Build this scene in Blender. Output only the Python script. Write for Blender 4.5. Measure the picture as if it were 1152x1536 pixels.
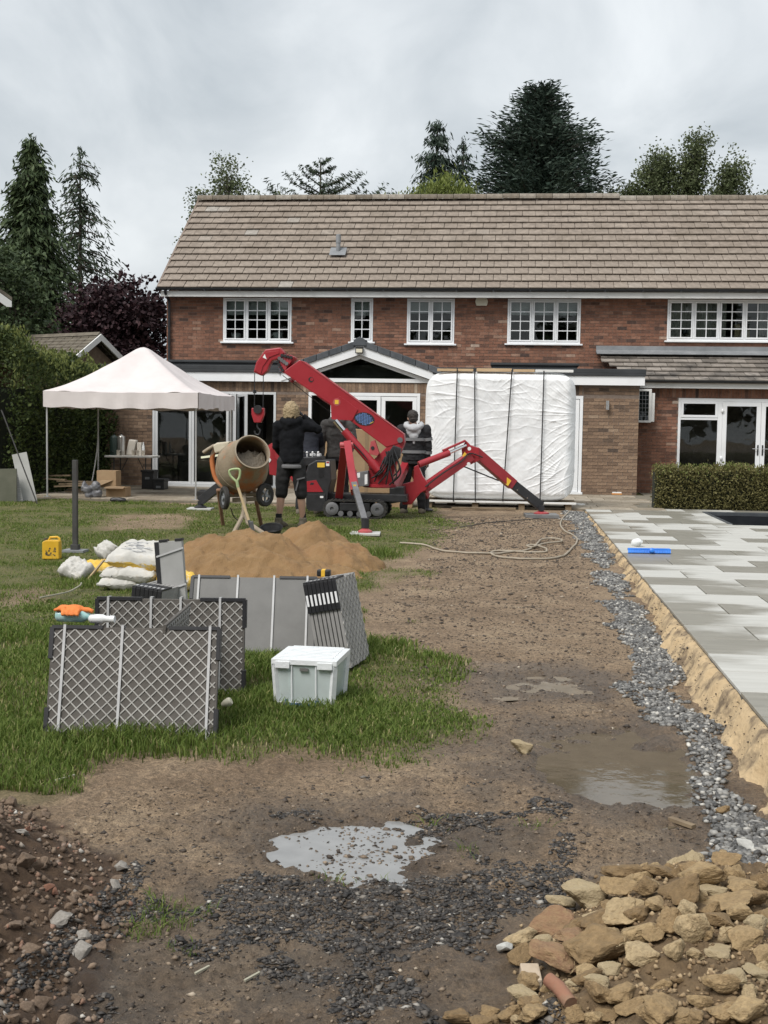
import bpy, bmesh, math, random
import numpy as np
from mathutils import Vector, Matrix, noise as mnoise
R_ = math.radians
scene = bpy.context.scene
for o in list(bpy.data.objects): bpy.data.objects.remove(o)
random.seed(7); rng = np.random.default_rng(11)

# ---------------------------------------------------------------- camera
FPX = 1850.0                                    # focal length in pixels of the 1152x1536 photograph
YAW = math.atan(195 / FPX); PITCH = math.atan(130 / FPX); ROLL = .0147; CAMH = 1.5
cF = Vector((-math.sin(YAW) * math.cos(PITCH), math.cos(YAW) * math.cos(PITCH), -math.sin(PITCH)))
cR0 = Vector((math.cos(YAW), math.sin(YAW), 0)); cU0 = cR0.cross(cF)
cR = math.cos(ROLL) * cR0 + math.sin(ROLL) * cU0
cU = -math.sin(ROLL) * cR0 + math.cos(ROLL) * cU0
cam = bpy.data.cameras.new('camera'); camo = bpy.data.objects.new('camera', cam)
scene.collection.objects.link(camo); scene.camera = camo
cam.sensor_fit = 'VERTICAL'; cam.sensor_height = 36; cam.lens = 36 * FPX / 1536
cam.clip_start = .05; cam.clip_end = 2000
camo.matrix_world = Matrix(((cR.x, cU.x, -cF.x, 0), (cR.y, cU.y, -cF.y, 0), (cR.z, cU.z, -cF.z, CAMH), (0, 0, 0, 1)))
def ray(x, y): return cF + (x - 576) / FPX * cR + (768 - y) / FPX * cU
def atY(x, y, Y): d = ray(x, y); return Vector((0, 0, CAMH)) + d * (Y / d.y)
def atZ(x, y, z): d = ray(x, y); return Vector((0, 0, CAMH)) + d * ((z - CAMH) / d.z)

# ---------------------------------------------------------------- light
scene.render.engine = 'CYCLES'
vs = scene.view_settings; vs.view_transform = 'Standard'; vs.look = 'None'; vs.gamma = 1; vs.use_curve_mapping = False
vs.exposure = 1.15
SUN_EL, SUN_AZ = R_(52), R_(212)                # azimuth clockwise from +Y: behind the camera, to its left
w = bpy.data.worlds.new('World'); scene.world = w; w.use_nodes = True
nt = w.node_tree; nt.nodes.clear()
def wn(t, **k):
    n = nt.nodes.new(t)
    for a, b in k.items(): setattr(n, a, b)
    return n
out = wn('ShaderNodeOutputWorld'); bg = wn('ShaderNodeBackground')
sky = wn('ShaderNodeTexSky', sky_type='NISHITA', sun_disc=False, sun_elevation=SUN_EL, sun_rotation=SUN_AZ)
sky.air_density = 1.5; sky.dust_density = 4
tc = wn('ShaderNodeTexCoord'); mp = wn('ShaderNodeMapping'); mp.inputs['Scale'].default_value = (1, 1, 1.25)
n1 = wn('ShaderNodeTexNoise'); n1.inputs['Scale'].default_value = 5.2; n1.inputs['Detail'].default_value = 7; n1.inputs['Roughness'].default_value = .52; n1.inputs['Distortion'].default_value = .5
rp = wn('ShaderNodeValToRGB'); e = rp.color_ramp.elements
e[0].position = .27; e[0].color = (2.25, 2.48, 2.68, 1); e[1].position = .72; e[1].color = (4.35, 4.5, 4.6, 1)
mx = wn('ShaderNodeMix', data_type='RGBA'); mx.inputs[0].default_value = .94      # thick cloud over the clear sky
nt.links.new(tc.outputs['Generated'], mp.inputs['Vector']); nt.links.new(mp.outputs[0], n1.inputs['Vector'])
nt.links.new(n1.outputs['Fac'], rp.inputs[0]); nt.links.new(sky.outputs[0], mx.inputs[6]); nt.links.new(rp.outputs[0], mx.inputs[7])
nt.links.new(mx.outputs[2], bg.inputs[0]); bg.inputs[1].default_value = .1; nt.links.new(bg.outputs[0], out.inputs[0])
sl = bpy.data.lights.new('sun', 'SUN'); sl.energy = 1.5; sl.angle = R_(28); sl.color = (1, .965, .92)
so = bpy.data.objects.new('sun', sl); scene.collection.objects.link(so)
sd = Vector((math.sin(SUN_AZ) * math.cos(SUN_EL), math.cos(SUN_AZ) * math.cos(SUN_EL), math.sin(SUN_EL)))
so.rotation_euler = sd.to_track_quat('Z', 'Y').to_euler(); so.location = (0, 0, 30)

# ---------------------------------------------------------------- materials
def new_mat(name):
    m = bpy.data.materials.new(name); m.use_nodes = True; t = m.node_tree
    return m, t, t.nodes['Principled BSDF']
def c3(c): return (c[0], c[1], c[2], 1)
def N(t, typ, **k):
    n = t.nodes.new(typ)
    for a, b in k.items():
        if a.startswith('i_'): n.inputs[a[2:].replace('_', ' ')].default_value = b
        else: setattr(n, a, b)
    return n
def mixc(t, fac, a, b, blend='MIX'):
    n = N(t, 'ShaderNodeMix', data_type='RGBA', blend_type=blend)
    for k, v in ((0, fac), (6, a), (7, b)):
        if hasattr(v, 'is_linked'): t.links.new(v, n.inputs[k])
        else: n.inputs[k].default_value = v if k == 0 else c3(v)
    return n.outputs[2]
def ramp(t, fac, stops):
    n = N(t, 'ShaderNodeValToRGB'); e = n.color_ramp.elements
    e[0].position, e[0].color = stops[0][0], c3(stops[0][1]); e[1].position, e[1].color = stops[-1][0], c3(stops[-1][1])
    for p, c in stops[1:-1]: x = e.new(p); x.color = c3(c)
    t.links.new(fac, n.inputs[0]); return n.outputs[0]
def rnd_out(t):                                  # random per object plus the per-face attribute 'rnd'
    oi = N(t, 'ShaderNodeObjectInfo'); at = N(t, 'ShaderNodeAttribute', attribute_name='rnd')
    ad = N(t, 'ShaderNodeMath', operation='ADD'); fr = N(t, 'ShaderNodeMath', operation='FRACT')
    t.links.new(oi.outputs['Random'], ad.inputs[0]); t.links.new(at.outputs['Fac'], ad.inputs[1]); t.links.new(ad.outputs[0], fr.inputs[0])
    return fr.outputs[0]
MATS = {}
def mat(name, a, b=None, rough=.7, scale=6., bump=0., bscale=60., metal=0., spec=.5, stops=None, dirt=None, dscale=2.5, dlo=.5, dhi=.75, coat=0., coord='Object', rvar=0.):
    """two tones mixed by noise; stops = ramp driven by per-piece random; dirt = third tone in patches; bump = fine relief"""
    m, t, p = new_mat(name); tcn = N(t, 'ShaderNodeTexCoord'); vec = tcn.outputs[coord]
    nz = N(t, 'ShaderNodeTexNoise', i_Scale=scale, i_Detail=6., i_Roughness=.6); t.links.new(vec, nz.inputs['Vector'])
    b = b or tuple(min(1, x * 1.25) for x in a)
    if stops:
        col = ramp(t, rnd_out(t), stops)
        col = mixc(t, .55, col, ramp(t, nz.outputs['Fac'], [(.3, (.25,) * 3), (.7, (.75,) * 3)]), 'OVERLAY')
    else: col = ramp(t, nz.outputs['Fac'], [(.32, a), (.68, b)])
    if dirt:
        n2 = N(t, 'ShaderNodeTexNoise', i_Scale=dscale, i_Detail=8., i_Roughness=.65); t.links.new(vec, n2.inputs['Vector'])
        mr = N(t, 'ShaderNodeMapRange', i_From_Min=dlo, i_From_Max=dhi); t.links.new(n2.outputs['Fac'], mr.inputs[0])
        col = mixc(t, mr.outputs[0], col, dirt)
    t.links.new(col, p.inputs['Base Color'])
    p.inputs['Roughness'].default_value = rough; p.inputs['Metallic'].default_value = metal; p.inputs['Specular IOR Level'].default_value = spec
    p.inputs['Coat Weight'].default_value = coat
    if rvar:
        mr = N(t, 'ShaderNodeMapRange', i_To_Min=max(0, rough - rvar), i_To_Max=min(1, rough + rvar)); t.links.new(nz.outputs['Fac'], mr.inputs[0]); t.links.new(mr.outputs[0], p.inputs['Roughness'])
    if bump:
        n3 = N(t, 'ShaderNodeTexNoise', i_Scale=bscale, i_Detail=5.); t.links.new(vec, n3.inputs['Vector'])
        bp = N(t, 'ShaderNodeBump', i_Strength=bump, i_Distance=.02); t.links.new(n3.outputs['Fac'], bp.inputs['Height']); t.links.new(bp.outputs[0], p.inputs['Normal'])
    MATS[name] = m; return m
def leaf_mat(name, a, b, c, trans=.25):
    m, t, p = new_mat(name); r = rnd_out(t)
    col = ramp(t, r, [(0, a), (.55, b), (1, c)])
    t.links.new(col, p.inputs['Base Color']); p.inputs['Roughness'].default_value = .65; p.inputs['Specular IOR Level'].default_value = .25
    tr = N(t, 'ShaderNodeBsdfTranslucent'); t.links.new(col, tr.inputs[0])
    ms = N(t, 'ShaderNodeMixShader'); ms.inputs[0].default_value = trans
    t.links.new(p.outputs[0], ms.inputs[1]); t.links.new(tr.outputs[0], ms.inputs[2]); t.links.new(ms.outputs[0], t.nodes['Material Output'].inputs[0])
    MATS[name] = m; return m
def glass_mat(name, tint=(.82, .86, .86), ior=1.5):
    m, t, p = new_mat(name); t.nodes.remove(p)
    tr = N(t, 'ShaderNodeBsdfTransparent'); tr.inputs[0].default_value = c3(tint)
    gl = N(t, 'ShaderNodeBsdfGlossy'); gl.inputs['Roughness'].default_value = .015
    nz = N(t, 'ShaderNodeTexNoise', i_Scale=1.3); tcn = N(t, 'ShaderNodeTexCoord'); t.links.new(tcn.outputs['Object'], nz.inputs['Vector'])
    bp = N(t, 'ShaderNodeBump', i_Strength=.06, i_Distance=.05); t.links.new(nz.outputs['Fac'], bp.inputs['Height']); t.links.new(bp.outputs[0], gl.inputs['Normal'])
    fr = N(t, 'ShaderNodeFresnel', i_IOR=ior); ms = N(t, 'ShaderNodeMixShader')
    t.links.new(fr.outputs[0], ms.inputs[0]); t.links.new(tr.outputs[0], ms.inputs[1]); t.links.new(gl.outputs[0], ms.inputs[2])
    t.links.new(ms.outputs[0], t.nodes['Material Output'].inputs[0]); MATS[name] = m; return m

# ---------------------------------------------------------------- mesh helpers
col = scene.collection
ORG = {}
def link(o, parent=None, local=False):
    col.objects.link(o)
    if parent is not None:
        o.parent = parent
        g = ORG.get(parent.name)
        if g is not None and not local: o.matrix_parent_inverse = Matrix.Translation(-g)
    return o
def tag(o, label=None, cat=None, group=None, kind=None):
    if label: o['label'] = label
    if cat: o['category'] = cat
    if group: o['group'] = group
    if kind: o['kind'] = kind
    return o
def thing(name, label, cat, loc=(0, 0, 0), rotz=None, group=None):
    """Empty at the thing's base. rotz given: parts are in local coordinates; else parts are given in world coordinates."""
    o = bpy.data.objects.new(name, None); o.empty_display_size = .2; o.location = loc
    link(o)
    if rotz is not None: o.rotation_euler.z = rotz
    else: ORG[o.name] = Vector(loc)
    return tag(o, label, cat, group)
class MB:
    def __init__(s): s.v = []; s.f = []; s.r = []; s.mi = []; s.cm = 0
    def add(s, vs, fs, rnd=None):
        b = len(s.v); s.v += [tuple(v) for v in vs]; s.f += [tuple(i + b for i in f) for f in fs]
        s.r += [random.random() if rnd is None else rnd] * len(fs) ; s.mi += [s.cm] * len(fs); return s
    BF = ((0, 3, 2, 1), (4, 5, 6, 7), (0, 1, 5, 4), (1, 2, 6, 5), (2, 3, 7, 6), (3, 0, 4, 7))
    def box(s, x0, x1, y0, y1, z0, z1):
        return s.add([(x0, y0, z0), (x1, y0, z0), (x1, y1, z0), (x0, y1, z0), (x0, y0, z1), (x1, y0, z1), (x1, y1, z1), (x0, y1, z1)], MB.BF)
    def obox(s, M, sx, sy, sz):
        h = (sx / 2, sy / 2, sz / 2)
        return s.add([M @ Vector((a * h[0], b * h[1], c * h[2])) for c in (-1, 1) for a, b in ((-1, -1), (1, -1), (1, 1), (-1, 1))], MB.BF)
    def bar(s, p0, p1, w, t, up=(0, 0, 1), w1=None, t1=None):
        """box from p0 to p1; w across (perpendicular to up), t along up"""
        p0, p1 = Vector(p0), Vector(p1); d = (p1 - p0).normalized(); u = Vector(up); sdv = d.cross(u).normalized(); u = sdv.cross(d)
        vs = []
        for p, ww, tt in ((p0, w, t), (p1, w1 or w, t1 or t)):
            vs += [p + sdv * (a * ww / 2) + u * (b * tt / 2) for a, b in ((-1, -1), (1, -1), (1, 1), (-1, 1))]
        return s.add(vs, MB.BF)
    def tube(s, pts, r, n=8, cap=True, flat=None):
        pts = [Vector(p) for p in pts]; k = len(pts); rs = r if isinstance(r, (list, tuple)) else [r] * k
        vs = []; prev = None
        for i, p in enumerate(pts):
            d = (pts[min(i + 1, k - 1)] - pts[max(i - 1, 0)]).normalized()
            if prev is None:
                a = d.cross(Vector((0, 0, 1)));  a = a if a.length > .05 else d.cross(Vector((1, 0, 0)))
            else: a = prev - d * prev.dot(d)
            a.normalize(); prev = a; b = d.cross(a)
            for j in range(n):
                t = 2 * math.pi * j / n; vs.append(p + (a * math.cos(t) + b * math.sin(t) * (flat or 1)) * rs[i])
        fs = [(i * n + j, i * n + (j + 1) % n, (i + 1) * n + (j + 1) % n, (i + 1) * n + j) for i in range(k - 1) for j in range(n)]
        if cap: fs += [tuple(range(n - 1, -1, -1)), tuple((k - 1) * n + j for j in range(n))]
        return s.add(vs, fs)
    def lathe(s, prof, n=20, M=None, cap=True):
        M = M or Matrix(); k = len(prof)
        vs = [M @ Vector((r * math.cos(2 * math.pi * j / n), r * math.sin(2 * math.pi * j / n), z)) for r, z in prof for j in range(n)]
        fs = [(i * n + j, i * n + (j + 1) % n, (i + 1) * n + (j + 1) % n, (i + 1) * n + j) for i in range(k - 1) for j in range(n)]
        if cap: fs += [tuple(range(n - 1, -1, -1)), tuple((k - 1) * n + j for j in range(n))]
        return s.add(vs, fs)
    def ball(s, c, r, n=10, m=7, M=None):
        c = Vector(c); r = r if isinstance(r, (tuple, list)) else (r, r, r); vs = []
        for i in range(m + 1):
            ph = math.pi * (i / m); q = max(math.sin(ph), .02)
            for j in range(n):
                t = 2 * math.pi * j / n; v = Vector((q * math.cos(t) * r[0], q * math.sin(t) * r[1], -math.cos(ph) * r[2]))
                vs.append(c + (M @ v if M else v))
        fs = [(i * n + j, i * n + (j + 1) % n, (i + 1) * n + (j + 1) % n, (i + 1) * n + j) for i in range(m) for j in range(n)]
        fs += [tuple(range(n - 1, -1, -1)), tuple(m * n + j for j in range(n))]
        return s.add(vs, fs)
    def prism(s, pts, ext):
        """closed polygon (3-D points) extruded by vector ext"""
        n = len(pts); ext = Vector(ext); pts = [Vector(p) for p in pts]
        return s.add(pts + [p + ext for p in pts], [tuple(range(n - 1, -1, -1)), tuple(range(n, 2 * n))] + [(i, (i + 1) % n, n + (i + 1) % n, n + i) for i in range(n)])
    def xz(s, pts, y, t):
        """polygon in the X-Z plane, front face at y, t deep"""
        return s.prism([(a, y, b) for a, b in pts], (0, t, 0))
    def quad(s, a, b, c, d): return s.add([a, b, c, d], [(0, 1, 2, 3)])
    def mesh(s, name, mats, smooth=None, bev=0, seg=2):
        me = bpy.data.meshes.new(name); me.from_pydata(s.v, [], s.f)
        at = me.attributes.new('rnd', 'FLOAT', 'FACE'); at.data.foreach_set('value', np.array(s.r, dtype=np.float32))
        for m in (mats if isinstance(mats, (list, tuple)) else [mats]): me.materials.append(MATS[m] if isinstance(m, str) else m)
        if isinstance(mats, (list, tuple)): me.polygons.foreach_set('material_index', np.array(s.mi, dtype=np.int32))
        bm = bmesh.new(); bm.from_mesh(me)
        bmesh.ops.recalc_face_normals(bm, faces=bm.faces)
        if bev:
            ed = [e for e in bm.edges if len(e.link_faces) == 2 and e.calc_face_angle(0) > .5]
            bmesh.ops.bevel(bm, geom=ed, offset=bev, segments=seg, profile=.6, affect='EDGES', clamp_overlap=True)
        bm.to_mesh(me); bm.free()
        if smooth:
            me.polygons.foreach_set('use_smooth', [True] * len(me.polygons)); me.set_sharp_from_angle(angle=R_(smooth if smooth > 1 else 40))
        return me
    def build(s, name, mats, parent=None, smooth=None, bev=0, label=None, cat=None, group=None, kind=None, seg=2):
        g = None
        if parent is None and kind is None:
            a = np.array(s.v); g = Vector(((a[:, 0].min() + a[:, 0].max()) / 2, (a[:, 1].min() + a[:, 1].max()) / 2, a[:, 2].min()))
            s.v = [tuple(Vector(v) - g) for v in s.v]
        o = bpy.data.objects.new(name, s.mesh(name, mats, smooth, bev, seg)); link(o, parent)
        if g is not None: o.location = g; ORG[o.name] = g
        return tag(o, label, cat, group, kind)
def raw_mesh(name, V, Fq, rnd, m, parent=None, kind=None, label=None, cat=None, smooth=False, group=None):
    """big mesh from numpy arrays (faces all of one size); V (n,3), Fq (k,3 or 4), rnd per face"""
    me = bpy.data.meshes.new(name); nv, (nf, k) = len(V), Fq.shape
    me.vertices.add(nv); me.vertices.foreach_set('co', np.asarray(V, dtype=np.float32).ravel())
    me.loops.add(nf * k); me.loops.foreach_set('vertex_index', Fq.astype(np.int32).ravel())
    me.polygons.add(nf); me.polygons.foreach_set('loop_start', np.arange(0, nf * k, k, dtype=np.int32))
    if smooth: me.polygons.foreach_set('use_smooth', [True] * nf)
    if rnd is not None:
        at = me.attributes.new('rnd', 'FLOAT', 'FACE'); at.data.foreach_set('value', np.asarray(rnd, dtype=np.float32))
    me.update(calc_edges=True); me.validate()
    for q in (m if isinstance(m, (list, tuple)) else [m]): me.materials.append(MATS[q])
    o = bpy.data.objects.new(name, me); link(o, parent); return tag(o, label, cat, group, kind)
def clone(o, parent=None, loc=None, rot=None, scale=None):
    c = o.copy(); col.objects.link(c)
    if parent is not None: c.parent = parent
    if loc is not None: c.location = loc
    if rot is not None: c.rotation_euler = rot
    if scale is not None: c.scale = scale
    return c
def blob(mb, voxel=.014, smooth_it=4, wrinkle=0., wscale=9.):
    """fuse the pieces of mb into one continuous skin by voxel remeshing"""
    me = mb.mesh('tmp', []); o = bpy.data.objects.new('tmp', me); col.objects.link(o)
    md = o.modifiers.new('r', 'REMESH'); md.mode = 'VOXEL'; md.voxel_size = voxel; md.use_smooth_shade = True
    ms = o.modifiers.new('s', 'SMOOTH'); ms.iterations = smooth_it; ms.factor = .5
    dg = bpy.context.evaluated_depsgraph_get(); res = bpy.data.meshes.new_from_object(o.evaluated_get(dg))
    bpy.data.objects.remove(o); bpy.data.meshes.remove(me)
    if wrinkle:
        n = len(res.vertices); co = np.empty(n * 3, np.float32); no = np.empty(n * 3, np.float32)
        res.vertices.foreach_get('co', co); res.vertex_normals.foreach_get('vector', no)
        co = co.reshape(-1, 3); no = no.reshape(-1, 3)
        d = np.array([mnoise.noise(Vector((c[0] * wscale, c[1] * wscale, c[2] * wscale * 1.7))) + .5 * mnoise.noise(Vector((c[0] * wscale * 2.3, c[1] * wscale * 2.3 + 5, c[2] * wscale * 3))) for c in co.tolist()])
        co += no * (d * wrinkle)[:, None]; res.vertices.foreach_set('co', co.ravel().astype(np.float32))
    return res
def mesh_obj(name, me, m, parent=None, label=None, cat=None, group=None, kind=None):
    me.name = name; me.materials.clear(); me.materials.append(MATS[m]); o = bpy.data.objects.new(name, me); link(o, parent)
    return tag(o, label, cat, group, kind)

# ---------------------------------------------------------------- noise (numpy)
_T = rng.random((256, 256))
def vnoise(x, y, seed=0):
    x = np.asarray(x, float) + seed * 17.31; y = np.asarray(y, float) + seed * 9.77
    xi = np.floor(x).astype(int); yi = np.floor(y).astype(int); fx = x - xi; fy = y - yi
    fx = fx * fx * (3 - 2 * fx); fy = fy * fy * (3 - 2 * fy); g = lambda a, b: _T[a & 255, b & 255]
    return (g(xi, yi) * (1 - fx) + g(xi + 1, yi) * fx) * (1 - fy) + (g(xi, yi + 1) * (1 - fx) + g(xi + 1, yi + 1) * fx) * fy - .5
def fbm(x, y, o=4, seed=0):
    s = 0; a = 1
    for i in range(o): s = s + a * vnoise(np.asarray(x) * 2 ** i, np.asarray(y) * 2 ** i, seed + i * 3); a *= .5
    return s
def sstep(a, b, x): t = np.clip((np.asarray(x, float) - a) / (b - a), 0, 1); return t * t * (3 - 2 * t)
def poly_sd(X, Y, P):
    """signed distance to polygon, positive inside"""
    X = np.asarray(X, float); Y = np.asarray(Y, float); a = np.array(P); mg = 1.2
    k = (X > a[:, 0].min() - mg) & (X < a[:, 0].max() + mg) & (Y > a[:, 1].min() - mg) & (Y < a[:, 1].max() + mg)
    if X.size > 50 and k.mean() < .9:
        r = np.full(X.shape, -mg); r[k] = poly_sd0(X[k], Y[k], P); return r
    return poly_sd0(X, Y, P)
def poly_sd0(X, Y, P):
    ins = np.zeros(X.shape, bool); d = np.full(X.shape, 1e9)
    for (x0, y0), (x1, y1) in zip(P, P[1:] + P[:1]):
        c = ((y0 > Y) != (y1 > Y)) & (X < (x1 - x0) * (Y - y0) / ((y1 - y0) or 1e-9) + x0); ins ^= c
        L = (x1 - x0) ** 2 + (y1 - y0) ** 2 + 1e-12; t = np.clip(((X - x0) * (x1 - x0) + (Y - y0) * (y1 - y0)) / L, 0, 1)
        d = np.minimum(d, np.hypot(X - x0 - t * (x1 - x0), Y - y0 - t * (y1 - y0)))
    return np.where(ins, d, -d)
# ================================================================ ground
PATX, PATZ = 1.29, .03                           # patio edge and level
def gbase(Y): return np.clip(-.18 + .18 * (np.asarray(Y, float) - 6) / 12, -.18, 0)
def gnd0(x, y):
    z = 0.
    for i in range(25): P = atZ(x, y, z); z = float(gbase(P.y))
    return P
def wpoly(pts): return [tuple(gnd0(x, y)[:2]) for x, y in pts]
LAWN = wpoly([(640, 756), (668, 775), (678, 800), (640, 828), (585, 850), (575, 875), (540, 900), (552, 950), (606, 990), (622, 1040), (640, 1092), (585, 1128), (440, 1146), (300, 1146), (165, 1150), (120, 1190), (0, 1170)]) + [(-6, 5.4), (-16, 6), (-16, 26.5), (-8.6, 26.5), (-8.4, 22.9), (-4.4, 22.3), (-1.9, 22.2)]
MOUND = wpoly([(0, 1190), (60, 1212), (130, 1248), (185, 1290), (205, 1350), (196, 1400), (150, 1445), (160, 1536)]) + [(-1.0, 2.4), (-3.8, 2.2), (-3.8, 4.9)]
HEAP = wpoly([(690, 1536), (765, 1470), (775, 1385), (850, 1335), (900, 1296), (1010, 1288), (1152, 1300)]) + [(1.24, 4.9), (1.24, 2.4), (.3, 2.4)]
PUD1 = wpoly([(408, 1240), (470, 1226), (560, 1221), (615, 1238), (648, 1262), (600, 1290), (540, 1308), (490, 1302), (448, 1276)])
PUD2 = wpoly([(800, 1084), (950, 1080), (1020, 1130), (1055, 1185), (960, 1200), (870, 1172), (815, 1140)])
PUD3 = wpoly([(745, 1010), (860, 1005), (870, 1030), (760, 1036)])
SLATE = wpoly([(190, 1400), (300, 1325), (400, 1290), (520, 1310), (640, 1290), (735, 1180), (790, 1210), (780, 1330), (735, 1400), (640, 1480), (480, 1536), (150, 1536)])
GRAVEL = wpoly([(842, 768), (868, 800), (895, 860), (922, 930), (950, 985), (955, 1040), (1000, 1090), (1020, 1150), (1050, 1220), (1035, 1296), (1180, 1306), (1170, 1240), (1126, 1170), (1104, 1100), (1052, 1070), (1024, 1010), (990, 960), (953, 900), (923, 840), (897, 790), (884, 768)])
BARE = [wpoly([(150, 772), (300, 768), (290, 790), (150, 795)]), wpoly([(0, 888), (60, 880), (80, 900), (0, 910)]), wpoly([(270, 850), (330, 800), (330, 870), (280, 880)])]
TUFT = wpoly([(195, 1330), (290, 1305), (350, 1345), (300, 1392), (230, 1385)])
def heap_h(X, Y):
    m = .34 * sstep(-.02, .75, poly_sd(X, Y, MOUND) + .06 * fbm(np.asarray(X) * 5, np.asarray(Y) * 5, 3, 4))
    return m + .17 * sstep(-.02, .5, poly_sd(X, Y, HEAP) + .05 * fbm(np.asarray(X) * 6, np.asarray(Y) * 6, 3, 8))
def grass_mask(X, Y):
    d = poly_sd(X, Y, LAWN) + .8 * fbm(np.asarray(X) * 1.6, np.asarray(Y) * 1.1, 5, 2)
    g = sstep(-.25, .32, d)
    for B in BARE: g = g * (1 - .85 * sstep(-.2, .25, poly_sd(X, Y, B) + .25 * fbm(np.asarray(X) * 2, np.asarray(Y) * 2, 3, 9)))
    return g
def terrain(X, Y):
    X = np.asarray(X, float); Y = np.asarray(Y, float)
    near = sstep(32, 24, Y) * sstep(0, 2, Y) * sstep(-22, -16, X)
    z = gbase(Y) + .03 * fbm(X * .5, Y * .5, 3, 1) * near
    dirt = (1 - grass_mask(X, Y)) * sstep(26, 20, Y) * near
    z = z + dirt * (.022 * fbm(X * 3.1, Y * 3.1, 3, 5) + .030 * fbm(X * 12, Y * 12, 4, 6) * sstep(13, 5, Y) + .020 * (np.abs(fbm(X * 22, Y * 22, 3, 16)) - .25) * sstep(9, 4, Y)) - .02 * dirt
    z = z + .03 * fbm(X * 1.7, Y * 1.7, 3, 7) * (1 - dirt) * near
    for P, dep in ((PUD1, .050), (PUD2, .050), (PUD3, .028)):
        z = z - dep * sstep(-.2, .14, poly_sd(X, Y, P) + .3 * fbm(X * 5, Y * 5, 4, 3))
    h = heap_h(X, Y); z = z + h + .035 * fbm(X * 9, Y * 9, 4, 12) * sstep(0, .12, h)
    under = sstep(PATX - .02, PATX + .06, X) * sstep(23.6, 23.3, Y) * sstep(2.0, 2.3, Y)
    z = z * (1 - under) + under * -.32
    pool = sstep(3.0, 3.3, X) * sstep(9.4, 9.1, X) * sstep(19.3, 19.6, Y) * sstep(22.9, 22.6, Y)
    return z - 1.6 * pool
GRID = {}
def tzv(X, Y):                                   # height looked up on the ground sheet itself
    X = np.asarray(X, float); Y = np.asarray(Y, float); yy, tt, ZZ = GRID['yy'], GRID['tt'], GRID['ZZ']
    T = X / (np.maximum(Y, 2.4) * .8 + 1.0)
    i = np.clip(np.searchsorted(yy, Y) - 1, 0, len(yy) - 2); j = np.clip(np.searchsorted(tt, T) - 1, 0, len(tt) - 2)
    a = (Y - yy[i]) / (yy[i + 1] - yy[i]); b = (T - tt[j]) / (tt[j + 1] - tt[j])
    return (ZZ[i, j] * (1 - b) + ZZ[i, j + 1] * b) * (1 - a) + (ZZ[i + 1, j] * (1 - b) + ZZ[i + 1, j + 1] * b) * a
def tz(x, y): return float(tzv(np.array([x]), np.array([y]))[0])
def gnd(x, y):
    z = 0.
    for i in range(12): P = atZ(x, y, z); z = .5 * z + .5 * tz(P.x, P.y)
    return atZ(x, y, z)

# ground material: soil, lawn soil, slate zone and wet zone by attributes painted where those soils lie
def ground_material():
    m, t, p = new_mat('earth'); tcn = N(t, 'ShaderNodeTexCoord'); vec = tcn.outputs['Object']
    def nz(s, d=8., r=.62):
        n = N(t, 'ShaderNodeTexNoise', i_Scale=s, i_Detail=d, i_Roughness=r); t.links.new(vec, n.inputs['Vector']); return n.outputs['Fac']
    at = lambda n: N(t, 'ShaderNodeAttribute', attribute_name=n).outputs['Fac']
    soil = ramp(t, nz(2.2), [(.3, (.19, .132, .083)), (.5, (.265, .19, .122)), (.72, (.35, .262, .172))])
    soil = mixc(t, .75, soil, ramp(t, nz(34., 8., .75), [(.32, (.12,) * 3), (.66, (.82,) * 3)]), 'OVERLAY')  # these two overlays paint shaded pits and lit crumbs into the soil colour
    soil = mixc(t, .5, soil, ramp(t, nz(120., 4.), [(.35, (.15,) * 3), (.65, (.8,) * 3)]), 'OVERLAY')
    speck = N(t, 'ShaderNodeTexVoronoi', i_Scale=42.); t.links.new(vec, speck.inputs['Vector'])
    sp = N(t, 'ShaderNodeMapRange', i_From_Min=.26, i_From_Max=.12); t.links.new(speck.outputs['Distance'], sp.inputs[0])
    mk = N(t, 'ShaderNodeMapRange', i_From_Min=.56, i_From_Max=.66); t.links.new(nz(9.), mk.inputs[0])
    mm = N(t, 'ShaderNodeMath', operation='MULTIPLY'); t.links.new(sp.outputs[0], mm.inputs[0]); t.links.new(mk.outputs[0], mm.inputs[1])
    soil = mixc(t, mm.outputs[0], soil, (.07, .052, .04))
    lawn = ramp(t, nz(5.), [(.3, (.075, .085, .025)), (.7, (.17, .15, .06))])
    sl = ramp(t, nz(26.), [(.35, (.06, .05, .042)), (.7, (.19, .155, .12))])
    dk = ramp(t, nz(20.), [(.3, (.065, .04, .025)), (.7, (.14, .09, .055))])
    hp = ramp(t, nz(20.), [(.3, (.15, .10, .055)), (.7, (.29, .20, .11))])
    c = mixc(t, at('grass'), soil, lawn); c = mixc(t, at('slate'), c, sl); c = mixc(t, at('mound'), c, dk); c = mixc(t, at('heap'), c, hp)
    c = mixc(t, at('wet'), c, mixc(t, .62, c, (.055, .045, .038)))
    t.links.new(c, p.inputs['Base Color'])
    rr = N(t, 'ShaderNodeMapRange', i_To_Min=.92, i_To_Max=.36); t.links.new(at('wet'), rr.inputs[0]); t.links.new(rr.outputs[0], p.inputs['Roughness'])
    p.inputs['Specular IOR Level'].default_value = .4
    b1 = N(t, 'ShaderNodeBump', i_Strength=.9, i_Distance=.045); t.links.new(nz(24., 10., .75), b1.inputs['Height'])
    t.links.new(b1.outputs[0], p.inputs['Normal']); MATS['earth'] = m
ground_material()
def axis(segs):
    a = []
    for s0, s1, n in segs: a += list(np.linspace(s0, s1, n, endpoint=False))
    return np.array(a + [segs[-1][1]])
yy = np.concatenate([axis([(-120, -10, 6), (-10, 2.4, 10)])[:-1], 2.4 * (27 / 2.4) ** np.linspace(0, 1, 520), [28, 30, 34, 40, 60, 100, 200, 600]])
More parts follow.
